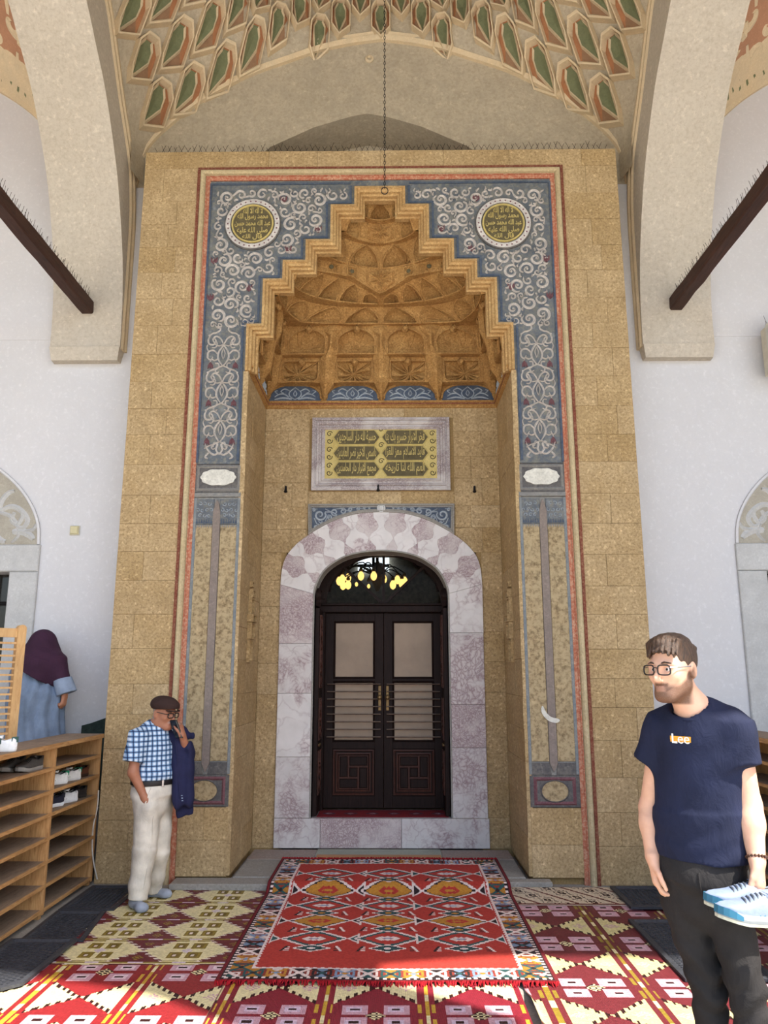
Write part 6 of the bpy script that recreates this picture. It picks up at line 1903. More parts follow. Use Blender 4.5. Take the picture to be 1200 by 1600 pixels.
# ================================================================ people: one continuous body surface each
class SDF:
    def __init__(self, lo, hi, h):
        self.lo = np.array(lo, float); self.h = h
        self.n = np.ceil((np.array(hi) - self.lo) / h).astype(int) + 1
        self.d = np.full(self.n, 0.5, dtype=np.float32)
    def _win(self, lo, hi):
        a = np.clip(np.floor((np.array(lo) - self.lo) / self.h).astype(int), 0, self.n - 1)
        b = np.clip(np.ceil((np.array(hi) - self.lo) / self.h).astype(int) + 1, 1, self.n)
        if np.any(b <= a): return None
        ax = [self.lo[i] + self.h * np.arange(a[i], b[i]) for i in range(3)]
        P = np.stack(np.meshgrid(*ax, indexing='ij'), -1).astype(np.float32)
        return (slice(a[0], b[0]), slice(a[1], b[1]), slice(a[2], b[2])), P
    def _union(self, w, d, k):
        o = self.d[w]
        if k > 0:
            hh = np.maximum(k - np.abs(o - d), 0) / k
            self.d[w] = np.minimum(o, d) - hh * hh * k * 0.25
        else: self.d[w] = np.minimum(o, d)
    def _cut(self, w, d, k):
        o = self.d[w]
        if k > 0:
            hh = np.maximum(k - np.abs(o + d), 0) / k
            self.d[w] = np.maximum(o, -d) + hh * hh * k * 0.25
        else: self.d[w] = np.maximum(o, -d)
    def cap(self, a, b, ra, rb=None, k=0.02, sq=None, cut=False):
        """tapered capsule; sq = (direction, factor) flattens along a direction"""
        a = np.array(a, float); b = np.array(b, float); rb = ra if rb is None else rb
        m = max(ra, rb) + k + 3 * self.h
        w = self._win(np.minimum(a, b) - m, np.maximum(a, b) + m)
        if w is None: return
        w, P = w
        ab = (b - a)
        L2 = max(float(ab @ ab), 1e-9)
        q = P - a.astype(np.float32)
        t = np.clip(q @ ab.astype(np.float32) / L2, 0, 1)
        r = q - t[..., None] * ab.astype(np.float32)
        if sq is not None:
            dv = np.array(sq[0], float); dv /= np.linalg.norm(dv); dv = dv.astype(np.float32)
            pr = r @ dv
            r = r + (pr * (sq[1] - 1))[..., None] * dv
        d = np.sqrt((r * r).sum(-1)) - (ra + (rb - ra) * t)
        if sq is not None and sq[1] > 1: d = d / (0.5 + 0.5 * sq[1])
        (self._cut if cut else self._union)(w, d, k)
    def ell(self, c, r, axes=None, k=0.02, cut=False):
        c = np.array(c, float); r = np.array(r, float)
        m = r.max() + k + 3 * self.h
        w = self._win(c - m, c + m)
        if w is None: return
        w, P = w
        q = P - c.astype(np.float32)
        if axes is not None:
            A = np.array(axes, np.float32)          # rows: local axes
            q = q @ A.T
        k0 = np.sqrt(((q / r) ** 2).sum(-1)); k1 = np.sqrt(((q / (r * r)) ** 2).sum(-1)) + 1e-6
        d = (k0 * (k0 - 1) / k1).astype(np.float32)
        (self._cut if cut else self._union)(w, d, k)
    def plane_cut(self, p, n, k=0.0):
        """remove everything on the side n points to"""
        n = np.array(n, float); n /= np.linalg.norm(n)
        ax = [self.lo[i] + self.h * np.arange(self.n[i]) for i in range(3)]
        s = (ax[0] - p[0])[:, None, None] * n[0] + (ax[1] - p[1])[None, :, None] * n[1] + (ax[2] - p[2])[None, None, :] * n[2]
        self.d = np.maximum(self.d, s.astype(np.float32))
    def wrinkle(self, fn, amp):
        """displace near the surface with a function of position"""
        m = np.abs(self.d) < amp * 2 + 3 * self.h
        I = np.argwhere(m)
        P = self.lo + I * self.h
        self.d[m] += (amp * fn(P)).astype(np.float32)
    def mesh(self):
        d = self.d
        ins = d < 0
        n = self.n
        # active cells
        c = np.zeros(tuple(n - 1), dtype=np.int8)
        cnt = np.zeros(tuple(n - 1), dtype=np.int8)
        for dx in (0, 1):
            for dy in (0, 1):
                for dz in (0, 1):
                    cnt += ins[dx:n[0] - 1 + dx, dy:n[1] - 1 + dy, dz:n[2] - 1 + dz]
        act = (cnt > 0) & (cnt < 8)
        ids = np.full(act.shape, -1, dtype=np.int64)
        A = np.argwhere(act)
        ids[act] = np.arange(len(A))
        acc = np.zeros((len(A), 3)); num = np.zeros(len(A))
        cor = [(0, 0, 0), (1, 0, 0), (0, 1, 0), (1, 1, 0), (0, 0, 1), (1, 0, 1), (0, 1, 1), (1, 1, 1)]
        val = [d[A[:, 0] + q[0], A[:, 1] + q[1], A[:, 2] + q[2]] for q in cor]
        for i in range(8):
            for j in range(i + 1, 8):
                if sum(abs(cor[i][k] - cor[j][k]) for k in range(3)) != 1: continue
                m = (val[i] < 0) != (val[j] < 0)
                t = val[i][m] / (val[i][m] - val[j][m])
                p = np.array(cor[i]) + t[:, None] * (np.array(cor[j]) - np.array(cor[i]))
                acc[m] += p; num[m] += 1
        V = self.lo + (A + acc / np.maximum(num, 1)[:, None]) * self.h
        F = []
        for ax in range(3):
            sl0 = [slice(None)] * 3; sl1 = [slice(None)] * 3
            sl0[ax] = slice(0, n[ax] - 1); sl1[ax] = slice(1, n[ax])
            a0, a1 = ins[tuple(sl0)], ins[tuple(sl1)]
            E = np.argwhere(a0 != a1)
            o1, o2 = [k for k in range(3) if k != ax]
            E = E[(E[:, o1] > 0) & (E[:, o2] > 0) & (E[:, o1] < n[o1] - 1) & (E[:, o2] < n[o2] - 1)]
            q = []
            for da, db in ((-1, -1), (0, -1), (0, 0), (-1, 0)):
                T = E.copy(); T[:, o1] += da; T[:, o2] += db
                q.append(ids[T[:, 0], T[:, 1], T[:, 2]])
            q = np.stack(q, 1)
            flip = a0[E[:, 0], E[:, 1], E[:, 2]]
            if ax == 1: flip = ~flip
            q[~flip] = q[~flip][:, ::-1]
            F.append(q)
        F = np.concatenate(F)
        F = F[(F >= 0).all(1)]
        return V, F
def sdf_obj(name, s, mats, parent, mfn=None, relax=2, cfn=None):
    V, F = s.mesh()
    # light relaxation
    for _ in range(relax):
        acc = np.zeros_like(V); num = np.zeros(len(V))
        for a in range(4):
            b = (a + 1) % 4
            np.add.at(acc, F[:, a], V[F[:, b]]); np.add.at(num, F[:, a], 1)
            np.add.at(acc, F[:, b], V[F[:, a]]); np.add.at(num, F[:, b], 1)
        V = V * 0.5 + 0.5 * acc / np.maximum(num, 1)[:, None]
    me = bpy.data.meshes.new(name)
    me.vertices.add(len(V)); me.vertices.foreach_set('co', V.astype(np.float32).ravel())
    me.loops.add(F.size); me.loops.foreach_set('vertex_index', F.astype(np.int32).ravel())
    me.polygons.add(len(F)); me.polygons.foreach_set('loop_start', np.arange(len(F), dtype=np.int32) * 4)
    if isinstance(mats, str): mats = [mats]
    for m in mats: me.materials.append(MATS[m])
    if cfn is not None:
        at = me.color_attributes.new('Col', 'FLOAT_COLOR', 'POINT')
        at.data.foreach_set('color', np.concatenate([cfn(V), np.ones((len(V), 1))], 1).astype(np.float32).ravel())
    if mfn is not None:
        C = V[F].mean(1)
        me.polygons.foreach_set('material_index', mfn(C).astype(np.int32))
    me.polygons.foreach_set('use_smooth', np.ones(len(F), dtype=bool))
    me.update(calc_edges=True)
    o = bpy.data.objects.new(name, me); COL.objects.link(o)
    attach(o, parent)
    return o

def skin(name, c, c2):
    t = NT(name, 0.5, 0, 0.4)
    t.b.inputs['Subsurface Weight'].default_value = 0.12
    t.b.inputs['Subsurface Radius'].default_value = (0.02, 0.008, 0.004)
    t.b.inputs['Subsurface Scale'].default_value = 0.3
    v = t.co()
    t.color(t.ramp(t.noise(v, 22, 4), [(0.3, c), (0.7, c2)]))
    t.bump(t.noise(v, 260, 3), 0.08, 0.002)
    return t.m
def face_skin(name, c, c2, beard, beard2, lip):
    t = NT(name, 0.5, 0, 0.4)
    t.b.inputs['Subsurface Weight'].default_value = 0.12
    t.b.inputs['Subsurface Radius'].default_value = (0.02, 0.008, 0.004)
    t.b.inputs['Subsurface Scale'].default_value = 0.3
    v = t.co()
    a = t.n.new('ShaderNodeVertexColor'); a.layer_name = 'Col'
    sp = t.n.new('ShaderNodeSeparateColor'); t.l.new(a.outputs['Color'], sp.inputs[0])
    col = t.ramp(t.noise(v, 22, 4), [(0.3, c), (0.7, c2)])
    col = t.mix(t.math('MULTIPLY', sp.outputs[1], 0.8), col, lin(lip))
    hn = t.noise(v, 240, 4, 0.7)
    col = t.mix(t.math('MULTIPLY', sp.outputs[0], t.ramp(hn, [(0.25, (0.65, 0.65, 0.65, 1)), (0.6, W4)])), col, t.ramp(hn, [(0.35, beard), (0.65, beard2)]))
    t.color(col)
    t.bump(t.noise(v, 260, 3), 0.15, 0.002)
face_skin('face_fair', (212, 164, 138), (224, 178, 150), (54, 36, 27), (116, 82, 62), (180, 112, 100))
face_skin('face_tan', (160, 106, 80), (174, 120, 92), (130, 120, 112), (180, 168, 158), (136, 82, 70))
skin('skin_fair', (214, 166, 140), (226, 180, 152)); skin('skin_lip', (190, 116, 104), (198, 124, 110))
skin('skin_tan', (166, 112, 84), (180, 124, 94)); skin('skin_tan_lip', (140, 84, 70), (150, 92, 76))
def hair_mat(name, c1, c2, sc_=(60, 60, 12)):
    t = NT(name, 0.45, 0, 0.5)
    v = t.co(sc_)
    w = t.noise(v, 3.0, 5, 0.7, 0.6)
    t.color(t.ramp(w, [(0.35, c1), (0.62, c2)])); t.bump(w, 0.6, 0.01)
hair_mat('hair_brown', (34, 24, 19), (92, 68, 50)); hair_mat('beard_brown', (110, 76, 58), (168, 122, 96), (160, 160, 60)); hair_mat('hair_grey', (90, 82, 78), (170, 160, 152))
def cloth(name, c, weave=420, rough=0.85, fold=0.25, var=0.10):
    t = NT(name, rough, 0, 0.2)
    v = t.co()
    n = t.noise(v, 7, 4)
    t.color(t.ramp(n, [(0.3, [x * (1 - var) for x in c]), (0.7, [min(255, x * (1 + var)) for x in c])]))
    t.bump(t.noise(t.co((1, 1, 0.6)), 16, 5, 0.6, 0.8), fold, 0.03)
cloth('navy_jersey', (31, 36, 58)); cloth('black_denim', (44, 42, 42), fold=0.35); cloth('beige_chino', (206, 200, 186)); cloth('navy_blazer', (36, 38, 66)); cloth('brown_tweed', (58, 42, 38), fold=0.15)
cloth('plum_cloth', (60, 36, 54), fold=0.35); cloth('slate_cloth', (120, 136, 158), fold=0.45); cloth('grey_sock', (150, 158, 170), fold=0.2); cloth('slate_cuff', (140, 154, 174), fold=0.2)
plain('leather_black', (28, 24, 24), 0.45); plain('glasses_frame', (26, 24, 26), 0.3, 0, 0.5); plain('glasses_silver', (206, 206, 210), 0.2, 0.8); plain('phone_black', (18, 18, 20), 0.2, 0, 0.6)
plain('eye_white', (224, 218, 212), 0.25); plain('eye_dark', (44, 34, 30), 0.2); plain('print_white', (238, 238, 236), 0.7, var=0.02); plain('print_yellow', (226, 160, 48), 0.7, var=0.02)
t = NT('plaid_shirt', 0.85, 0, 0.2)
co = t.co((1, 1, 1), (0, 0, R_(-35)))
base = lin((212, 224, 236))
def band(direction, scale, lo, hi, ph):
    return t.ramp(t.wave(t.co((1, 1, 1), (0, 0, R_(-35)), (ph, ph, ph)), scale, 0.25, 2.0, direction), [(lo, B4), (hi, W4)])
c = t.mix(t.mix(0.6, B4, band('Z', 8.3, 0.32, 0.42, 0.0)), base, lin((84, 140, 186)))
c = t.mix(t.mix(0.6, B4, band('X', 8.3, 0.32, 0.42, 0.0)), c, lin((84, 140, 186)))
c = t.mix(t.mix(0.85, B4, band('Z', 8.3, 0.86, 0.92, 0.0)), c, lin((22, 36, 76)))
c = t.mix(t.mix(0.85, B4, band('X', 8.3, 0.86, 0.92, 0.0)), c, lin((22, 36, 76)))
t.color(c)
t.bump(t.noise(t.co(), 14, 4, 0.6, 0.8), 0.3, 0.03)

def vec(*a): return np.array(a, float)
class Head:
    """axes: f forward, s to the person's left, u up; h = scale"""
    def __init__(self, c, f, tilt=0.0, h=1.0):
        f = np.array(f, float); f /= np.linalg.norm(f)
        up = vec(0, 0, 1)
        s = np.cross(up, f); s /= np.linalg.norm(s)
        f = f * math.cos(tilt) + up * math.sin(tilt)
        self.f, self.s, self.u, self.c, self.h = f, s, np.cross(f, s), np.array(c, float), h
        self.A = np.stack([self.f, self.s, self.u])
    def p(self, a, b, c): return self.c + self.h * (self.f * a + self.s * b + self.u * c)
    def loc(self, P): return (P - self.c) @ self.A.T / self.h
    def build(self, S, chin=1.0, nose=1.0):
        h = self.h; A = self.A; p = self.p
        E = lambda a, b, c, r, k, cut=False: S.ell(p(a, b, c), np.array(r) * h, A, k * h, cut)
        K = lambda q, w, ra, rb, k, cut=False: S.cap(p(*q), p(*w), ra * h, rb * h, k * h, None, cut)
        E(-0.008, 0, 0.040, (0.098, 0.076, 0.088), 0.0)
        E(0.030, 0, -0.035, (0.066, 0.060, 0.085), 0.045)
        E(0.072, 0, -0.102, (0.022 * chin, 0.028, 0.020), 0.04)
        for s in (-1, 1):
            K((0.000, s * 0.052, -0.060), (0.066, s * 0.022, -0.104), 0.018, 0.016, 0.03)
            E(0.066, s * 0.040, -0.022, (0.022, 0.022, 0.022), 0.03)
            K((0.080, s * 0.050, 0.020), (0.092, s * 0.012, 0.018), 0.009, 0.010, 0.02)
            E(0.094, s * 0.031, 0.000, (0.012, 0.017, 0.012), 0.012, True)
            E(0.106, s * 0.012, -0.044, (0.010, 0.007, 0.007), 0.008)
            E(-0.012, s * 0.080, -0.006, (0.021, 0.010, 0.034), 0.006)
            E(-0.008, s * 0.090, -0.002, (0.010, 0.007, 0.018), 0.005, True)
        K((0.092, 0, 0.012), (0.120 * nose, 0, -0.036), 0.0085, 0.0125, 0.012)
        E(0.092, 0, -0.070, (0.012, 0.024, 0.007), 0.008)
        E(0.090, 0, -0.082, (0.011, 0.020, 0.007), 0.008)
        K((0.102, -0.020, -0.0755), (0.102, 0.020, -0.0755), 0.0022, 0.0022, 0.004, True)

def hand(S, wrist, dirv, palm_n, r=0.0085, curl=0.35, k=0.008, size=1.0, side=1, thumb_out=0.5):
    """palm and five fingers; dirv towards the fingertips, palm_n out of the palm, side = which side the thumb leaves"""
    d = np.array(dirv, float); d /= np.linalg.norm(d)
    n = np.array(palm_n, float); n -= d * (n @ d); n /= np.linalg.norm(n)
    s = np.cross(d, n) * side
    w = np.array(wrist, float); z = size
    for q, L in ((-0.030, 0.080), (-0.010, 0.088), (0.010, 0.086), (0.028, 0.080)):
        S.cap(w + s * q * 0.7 * z, w + d * L * z + s * q * z, 0.016 * z, 0.0125 * z, 0.02)
    lens = ((-0.033, 0.058), (-0.0115, 0.072), (0.0105, 0.078), (0.031, 0.070))
    for i, (q, L) in enumerate(lens):
        b = w + d * (0.080 if i in (0, 3) else 0.088) * z + s * q * z
        ang = 0.0; p = b
        for seg, fr in enumerate((0.45, 0.30, 0.25)):
            ang += curl * (0.7 if seg == 0 else 1.1) * (1.15 - 0.08 * i)
            e = p + (d * math.cos(ang) + n * math.sin(ang)) * L * fr * z
            S.cap(p, e, r * z * (1.0 - 0.08 * seg), r * z * (0.94 - 0.08 * seg), 0.004 if seg else k)
            p = e
    b = w + d * 0.022 * z + s * 0.028 * z
    m = b + (d * 0.72 + s * thumb_out + n * 0.25) * 0.042 * z
    e = m + (d * 0.9 + s * thumb_out * 0.35 + n * 0.3) * 0.034 * z
    e2 = e + (d * 0.95 + n * 0.35) * 0.022 * z
    S.cap(b, m, 0.014 * z, 0.0105 * z, 0.014); S.cap(m, e, 0.0105 * z, 0.009 * z, 0.004); S.cap(e, e2, 0.009 * z, 0.0075 * z, 0.004)
def glasses(H, parent, temple, w=1.0):
    p = H.p
    b = MB()
    for s in (-1, 1):
        c = []
        for i in range(20):
            a = 2 * PI * i / 20
            x = 0.0255 * math.copysign(abs(math.cos(a)) ** 0.55, math.cos(a)); z = 0.0185 * math.copysign(abs(math.sin(a)) ** 0.55, math.sin(a))
            bb = s * 0.0335 + x
            c.append(p(0.118 - 0.010 * abs(bb) / 0.06, bb, -0.003 + z))
        b.tube(c, 0.0031 * H.h * w, 5, True)
    b.tube([p(0.118, -0.009, 0.004), p(0.120, 0, 0.007), p(0.118, 0.009, 0.004)], 0.002 * H.h * w, 5)
    g = b.obj('glasses', 'glasses_frame', parent)
    for s in (-1, 1):
        b = MB(); b.tube([p(0.110, s * 0.060, 0.006), p(0.085, s * 0.073, 0.007), p(0.0, s * 0.082, 0.010), p(-0.020, s * 0.083, -0.004)], 0.0024 * H.h * w, 5); b.obj('temple_arm', temple, g)
        b = MB(); c = [p(0.1165 - 0.010 * abs(s * 0.0335 + 0.024 * math.cos(a)) / 0.06, s * 0.0335 + 0.024 * math.cos(a), -0.003 + 0.017 * math.sin(a)) for a in np.linspace(0, 2 * PI, 17)[:-1]]
        b.add(c, [tuple(range(16))]); b.obj('lens', 'clear_glass', g, fix=False)
    return g
def eyes(H, parent):
    for s in (-1, 1):
        b = MB(); fr = Frame(H.p(0.0805, s * 0.031, -0.001), H.s * H.h, H.u * H.h, H.f * H.h)
        b.lathe([(0.0105, -0.004), (0.010, 0.003), (0.007, 0.0080), (0.002, 0.0098)], (0, 0), 12, fr=fr); e = b.obj('eye', 'eye_white', parent, True)
        b = MB(); b.lathe([(0.0056, 0.0084), (0.0045, 0.0098), (0.001, 0.0105)], (0, 0), 10, fr=fr); b.obj('iris', 'eye_dark', e, True)
        b = MB(); b.tube([H.p(0.1005, s * 0.012, 0.021), H.p(0.1005, s * 0.030, 0.026), H.p(0.088, s * 0.052, 0.022)], [0.0028 * H.h, 0.0042 * H.h, 0.002 * H.h], 5); b.obj('eyebrow', 'hair_brown', parent)
def wr(seed, f):
    r = np.random.RandomState(seed)
    K = r.normal(size=(7, 3)) * f; ph = r.uniform(0, 6.28, 7)
    def fn(P):
        s = np.zeros(len(P))
        for i in range(7): s += np.sin(P @ K[i] + ph[i] + 1.3 * np.sin(P @ K[(i + 2) % 7] * 0.6))
        return s / 7
    return fn
def _cyl(self, a, b, ra, rb=None, k=0.02, sq=None, cut=False):
    """like cap but with flat ends"""
    a = np.array(a, float); b = np.array(b, float); rb = ra if rb is None else rb
    m = max(ra, rb) + k + 3 * self.h
    w = self._win(np.minimum(a, b) - m, np.maximum(a, b) + m)
    if w is None: return
    w, P = w
    ab = b - a; L = float(np.linalg.norm(ab)); ax = (ab / L).astype(np.float32)
    q = P - a.astype(np.float32)
    x = q @ ax
    t = np.clip(x / L, 0, 1)
    r = q - x[..., None] * ax
    if sq is not None:
        dv = np.array(sq[0], float); dv /= np.linalg.norm(dv); dv = dv.astype(np.float32)
        pr = r @ dv
        r = r + (pr * (sq[1] - 1))[..., None] * dv
    d = np.sqrt((r * r).sum(-1)) - (ra + (rb - ra) * t)
    d = np.maximum(d, np.maximum(-x, x - L))
    (self._cut if cut else self._union)(w, d, k)
SDF.cyl = _cyl
def _probe(self, p):
    i = np.clip(np.round((np.array(p) - self.lo) / self.h).astype(int), 0, self.n - 1)
    return float(self.d[tuple(i)])
def _hit(self, p, d, L=0.6):
    p = np.array(p, float); d = np.array(d, float); d /= np.linalg.norm(d)
    s = 0.0
    while s < L:
        if self._val(p + d * s) < 0: return p + d * s
        s += self.h * 0.25
    return p + d * 0.2
def _val(self, p):
    g = (np.array(p) - self.lo) / self.h
    i = np.clip(np.floor(g).astype(int), 0, self.n - 2); f = g - i
    c = self.d[i[0]:i[0] + 2, i[1]:i[1] + 2, i[2]:i[2] + 2]
    c = c[0] * (1 - f[0]) + c[1] * f[0]; c = c[0] * (1 - f[1]) + c[1] * f[1]
    return float(c[0] * (1 - f[2]) + c[1] * f[2])
SDF.probe = _probe; SDF.hit = _hit; SDF._val = _val
# ------------------------------------------------ young man with the shoes
def young_man():
    Y0 = -3.85
    q = lambda x, y, dy=0.0: atY(x, y, Y0 + dy)
    T = vec(-0.60, -0.80, 0); SL = vec(0.80, -0.60, 0)
    t = thing('person', (q(1100, 1400)[0], Y0, 0), 'bearded person in glasses, navy t-shirt and black jeans, holding light blue shoes', 'person')
    H = Head(q(1052, 1045, -0.01), (-0.80, -0.60, 0), -0.02, 1.0)
    neck = q(1086, 1112, 0.02)
    sL, sR = q(1146, 1138, -0.05), q(1038, 1138, 0.12)
    eL, wL = q(1170, 1258, -0.05), q(1183, 1345, -0.12)
    eR, wR = q(1017, 1262, 0.19), q(1020, 1338, 0.11)
    chest, waist, hip = q(1093, 1170, 0.04), q(1095, 1290, 0.05), q(1097, 1375, 0.05)
    # legs
    hR, hL = q(1070, 1405, 0.10), q(1132, 1405, 0.0)
    kR, kL = q(1108, 1550, 0.06), q(1168, 1550, -0.06)
    aR, aL = vec(kR[0] + 0.05, kR[1] + 0.10, 0.09), vec(kL[0] + 0.03, kL[1] + 0.0, 0.09)
    lo, hi = vec(0.78, -4.25, 0.0), vec(1.72, -3.35, 1.96)
    S = SDF(lo, hi, 0.0062)
    H.build(S)
    S.cap(H.p(-0.022, 0, -0.06), neck, 0.056, 0.060, 0.035)
    S.cap(neck, chest, 0.06, 0.10, 0.05); S.cap(sR, sL, 0.055, 0.055, 0.04)
    S.cap(chest, hip, 0.13, 0.13, 0.05, (T, 1.5))
    for s, e, w in ((sL, eL, wL), (sR, eR, wR)):
        S.cap(s, e, 0.054, 0.045, 0.03); S.cap(e, e + (w - e) * 0.35, 0.045, 0.046, 0.02); S.cap(e + (w - e) * 0.3, w, 0.046, 0.029, 0.02)
    hand(S, wL, (-0.02, -0.10, -1), (-0.75, 0.6, 0), 0.0085, 0.75, 0.008, 1.0, -1, 0.35)
    hand(S, wR, (0.05, -0.10, -1), (0.92, -0.25, 0), 0.0095, 0.55, 0.008, 1.06, 1, 0.7)
    for h_, k_, a_ in ((hR, kR, aR), (hL, kL, aL)):
        S.cap(h_, k_, 0.062, 0.045, 0.02); S.cap(k_, a_, 0.045, 0.038, 0.02); S.cap(a_ - vec(0, 0, 0.045), a_ + vec(-0.10, -0.12, -0.05), 0.038, 0.03, 0.02)
    def cf(V):
        L = H.loc(V); a, b, c = L[:, 0], L[:, 1], L[:, 2]
        ss = lambda x, e0, e1: np.clip((x - e0) / (e1 - e0), 0, 1)
        near = ss(-np.abs(b), -0.095, -0.085) * ss(c, -0.150, -0.14) * ss(-c, -0.10, -0.08)
        # upper edge of the beard: high at the side whiskers, low on the cheek
        edge = np.interp(a, [-0.02, 0.005, 0.02, 0.05, 0.075, 0.12], [0.01, 0.0, -0.035, -0.058, -0.062, -0.060])
        beard = ss(edge - c, -0.008, 0.010) * ss(a, -0.022, -0.006) * near
        under = ss(c, -0.140, -0.132)
        beard = beard * np.clip(under, 0, 1)
        must = ss(-np.abs(c + 0.059), -0.009, -0.005) * ss(a, 0.080, 0.088) * ss(-np.abs(b), -0.036, -0.028)
        lip = 0.4 * ss(-np.abs(c + 0.0755), -0.013, -0.009) * ss(a, 0.084, 0.091) * ss(-np.abs(b), -0.023, -0.017)
        w = np.clip(np.maximum(beard, must), 0, 1) * (1 - lip)
        return np.stack([w, lip, 0 * w], 1)
    body = sdf_obj('body', S, 'face_fair', t, None, 1, cf)
    eyes(H, t); glasses(H, t, 'glasses_silver')
    # hair: cap with a swept fringe
    G = SDF(H.c - 0.2, H.c + 0.2, 0.0045)
    A = H.A
    G.ell(H.p(-0.012, 0, 0.042), (0.102, 0.0805, 0.094), A, 0)
    G.ell(H.p(0.015, 0.0, 0.100), (0.085, 0.064, 0.036), A, 0.03)
    G.ell(H.p(0.112, 0, -0.060), (0.080, 0.12, 0.125), A, 0.008, True)
    G.ell(H.p(0.050, 0, -0.125), (0.085, 0.12, 0.135), A, 0.01, True)
    G.ell(H.p(-0.060, 0, -0.130), (0.10, 0.12, 0.075), A, 0.01, True)
    for s in (-1, 1): G.ell(H.p(-0.012, s * 0.090, -0.010), (0.027, 0.026, 0.036), A, 0.006, True)
    rr = random.Random(3)
    for i, b_ in enumerate(np.linspace(-0.064, 0.064, 17)):
        sw = 0.012 + rr.uniform(-0.006, 0.008)
        G.cap(H.p(0.055, b_, 0.118 - 5 * b_ * b_), H.p(0.106 - 5.5 * b_ * b_ + rr.uniform(-0.003, 0.004), b_ + sw, 0.066 - 3.0 * b_ * b_ + rr.uniform(-0.014, 0.008)), 0.013, 0.0045, 0.006)
    for i in range(26):
        b_ = rr.uniform(-0.06, 0.06); a0 = rr.uniform(-0.08, 0.03)
        zt = 0.128 - 7 * b_ * b_ - 3.2 * (a0 - 0.01) ** 2
        G.cap(H.p(a0, b_, zt - 0.004), H.p(a0 + 0.05, b_ + rr.uniform(-0.005, 0.02), zt + rr.uniform(0.0, 0.008)), 0.009, 0.004, 0.006)
    G.wrinkle(lambda P: np.sin((P - H.c) @ A[1] * 300 + 4 * np.sin((P - H.c) @ A[0] * 40)) * 0.6 + np.sin((P - H.c) @ A[1] * 520 + (P - H.c) @ A[2] * 60) * 0.4, 0.0022)
    sdf_obj('hair', G, 'hair_brown', t, None, 1)
    # t-shirt
    C = SDF(vec(0.80, -4.2, 0.92), vec(1.70, -3.4, 1.72), 0.0068)
    hem = q(1095, 1353, -0.08)
    C.cap(chest + vec(0, 0, 0.02), waist, 0.178, 0.172, 0.0, (T, 1.42)); C.cyl(waist + vec(0, 0, 0.05), vec(waist[0], waist[1], hem[2]), 0.172, 0.182, 0.03, (T, 1.38))
    C.cap(sR, sL, 0.070, 0.070, 0.06); C.cap(neck + vec(0, 0.01, -0.04), chest, 0.085, 0.12, 0.06, (T, 1.2))
    eLs, eRs = q(1158, 1196, -0.06), q(1013, 1192, 0.16)
    C.cyl(sL - (eLs - sL) * 0.1, eLs, 0.072, 0.074, 0.045); C.cyl(sR - (eRs - sR) * 0.1, eRs, 0.068, 0.066, 0.045)
    # neck opening
    C.cap(neck + vec(0.0, 0.0, -0.012) + T * 0.012, H.p(-0.02, 0, -0.07), 0.066, 0.078, 0.006, None, True)
    C.wrinkle(wr(3, 26), 0.0045)
    # folds running from the arm pits
    C.wrinkle(lambda P: np.sin(((P - chest) @ vec(0.7, -0.2, -0.75)) * 60) * np.exp(-((P - q(1135, 1190, -0.1)) ** 2).sum(1) / 0.010), 0.005)
    C.wrinkle(lambda P: np.sin(((P - chest) @ vec(0.15, 0.0, -1)) * 75 + 2 * np.sin(P[:, 0] * 14)) * np.clip((hem[2] + 0.22 - P[:, 2]) / 0.2, 0, 1), 0.0035)
    sh = sdf_obj('t_shirt', C, 'navy_jersey', t, None, 1)
    # collar rib
    cpt = []
    for i in range(24):
        a = 2 * PI * i / 24
        b0 = neck + vec(0, 0, -0.02) + T * 0.012
        dd = SL * math.cos(a) + T * math.sin(a)
        cpt.append(b0 + dd * 0.072 + vec(0, 0, 0.012 - 0.022 * math.sin(a)))
    b = MB(); b.tube(cpt, 0.009, 6, True); b.obj('collar', 'navy_jersey', sh, True)
    # chest print, draped on the shirt
    c0 = C.hit(q(1063, 1155, -0.4), ray(1063, 1155))
    up = vec(0, 0, 1)
    def drape(P2, n):
        o = []
        for u, v in P2:
            p = c0 + SL * u + up * v + T * 0.10
            o.append(C.hit(p, -T, 0.3) + T * n)
        return o
    b = MB()
    nx, nz = 10, 4
    gp = [(-0.041 + 0.082 * i / nx, -0.011 + 0.022 * j / nz) for j in range(nz + 1) for i in range(nx + 1)]
    b.add(drape(gp, 0.002), [(j * (nx + 1) + i, j * (nx + 1) + i + 1, (j + 1) * (nx + 1) + i + 1, (j + 1) * (nx + 1) + i) for j in range(nz) for i in range(nx)])
    b.obj('print_bar', 'print_yellow', sh, fix=False)
    for chx, u0, w, h in (('L', -0.023, 0.022, 0.036), ('e', 0.001, 0.022, 0.026), ('e', 0.025, 0.022, 0.026)):
        v, f = text_mesh(chx, 0.0, 0.030 if chx == 'L' else 0.0)
        l_, h_ = v.min(0), v.max(0)
        P2 = [((p[0] - l_[0]) / (h_[0] - l_[0]) * w + u0 - w / 2, (p[1] - l_[1]) / (h_[1] - l_[1]) * h - 0.016) for p in v]
        mesh_obj('print_letter', drape(P2, 0.0035), f, ['print_white'], sh, fix=False)
    # jeans
    J = SDF(vec(0.80, -4.25, 0.05), vec(1.72, -3.35, 1.16), 0.0078)
    wz = vec(waist[0], waist[1], hem[2] + 0.03)
    J.cyl(wz, hip, 0.158, 0.168, 0.0, (T, 1.30))
    J.cap(hip + vec(0, 0, -0.02), hip + vec(0, 0, -0.05), 0.15, 0.14, 0.05, (T, 1.25))
    for h_, k_, a_ in ((hR, kR, aR), (hL, kL, aL)):
        J.cap(h_, k_, 0.090, 0.063, 0.018); J.cyl(k_ + (h_ - k_) * 0.02, a_ + vec(0, 0, -0.02), 0.063, 0.060, 0.015)
    J.wrinkle(wr(8, 26), 0.006)
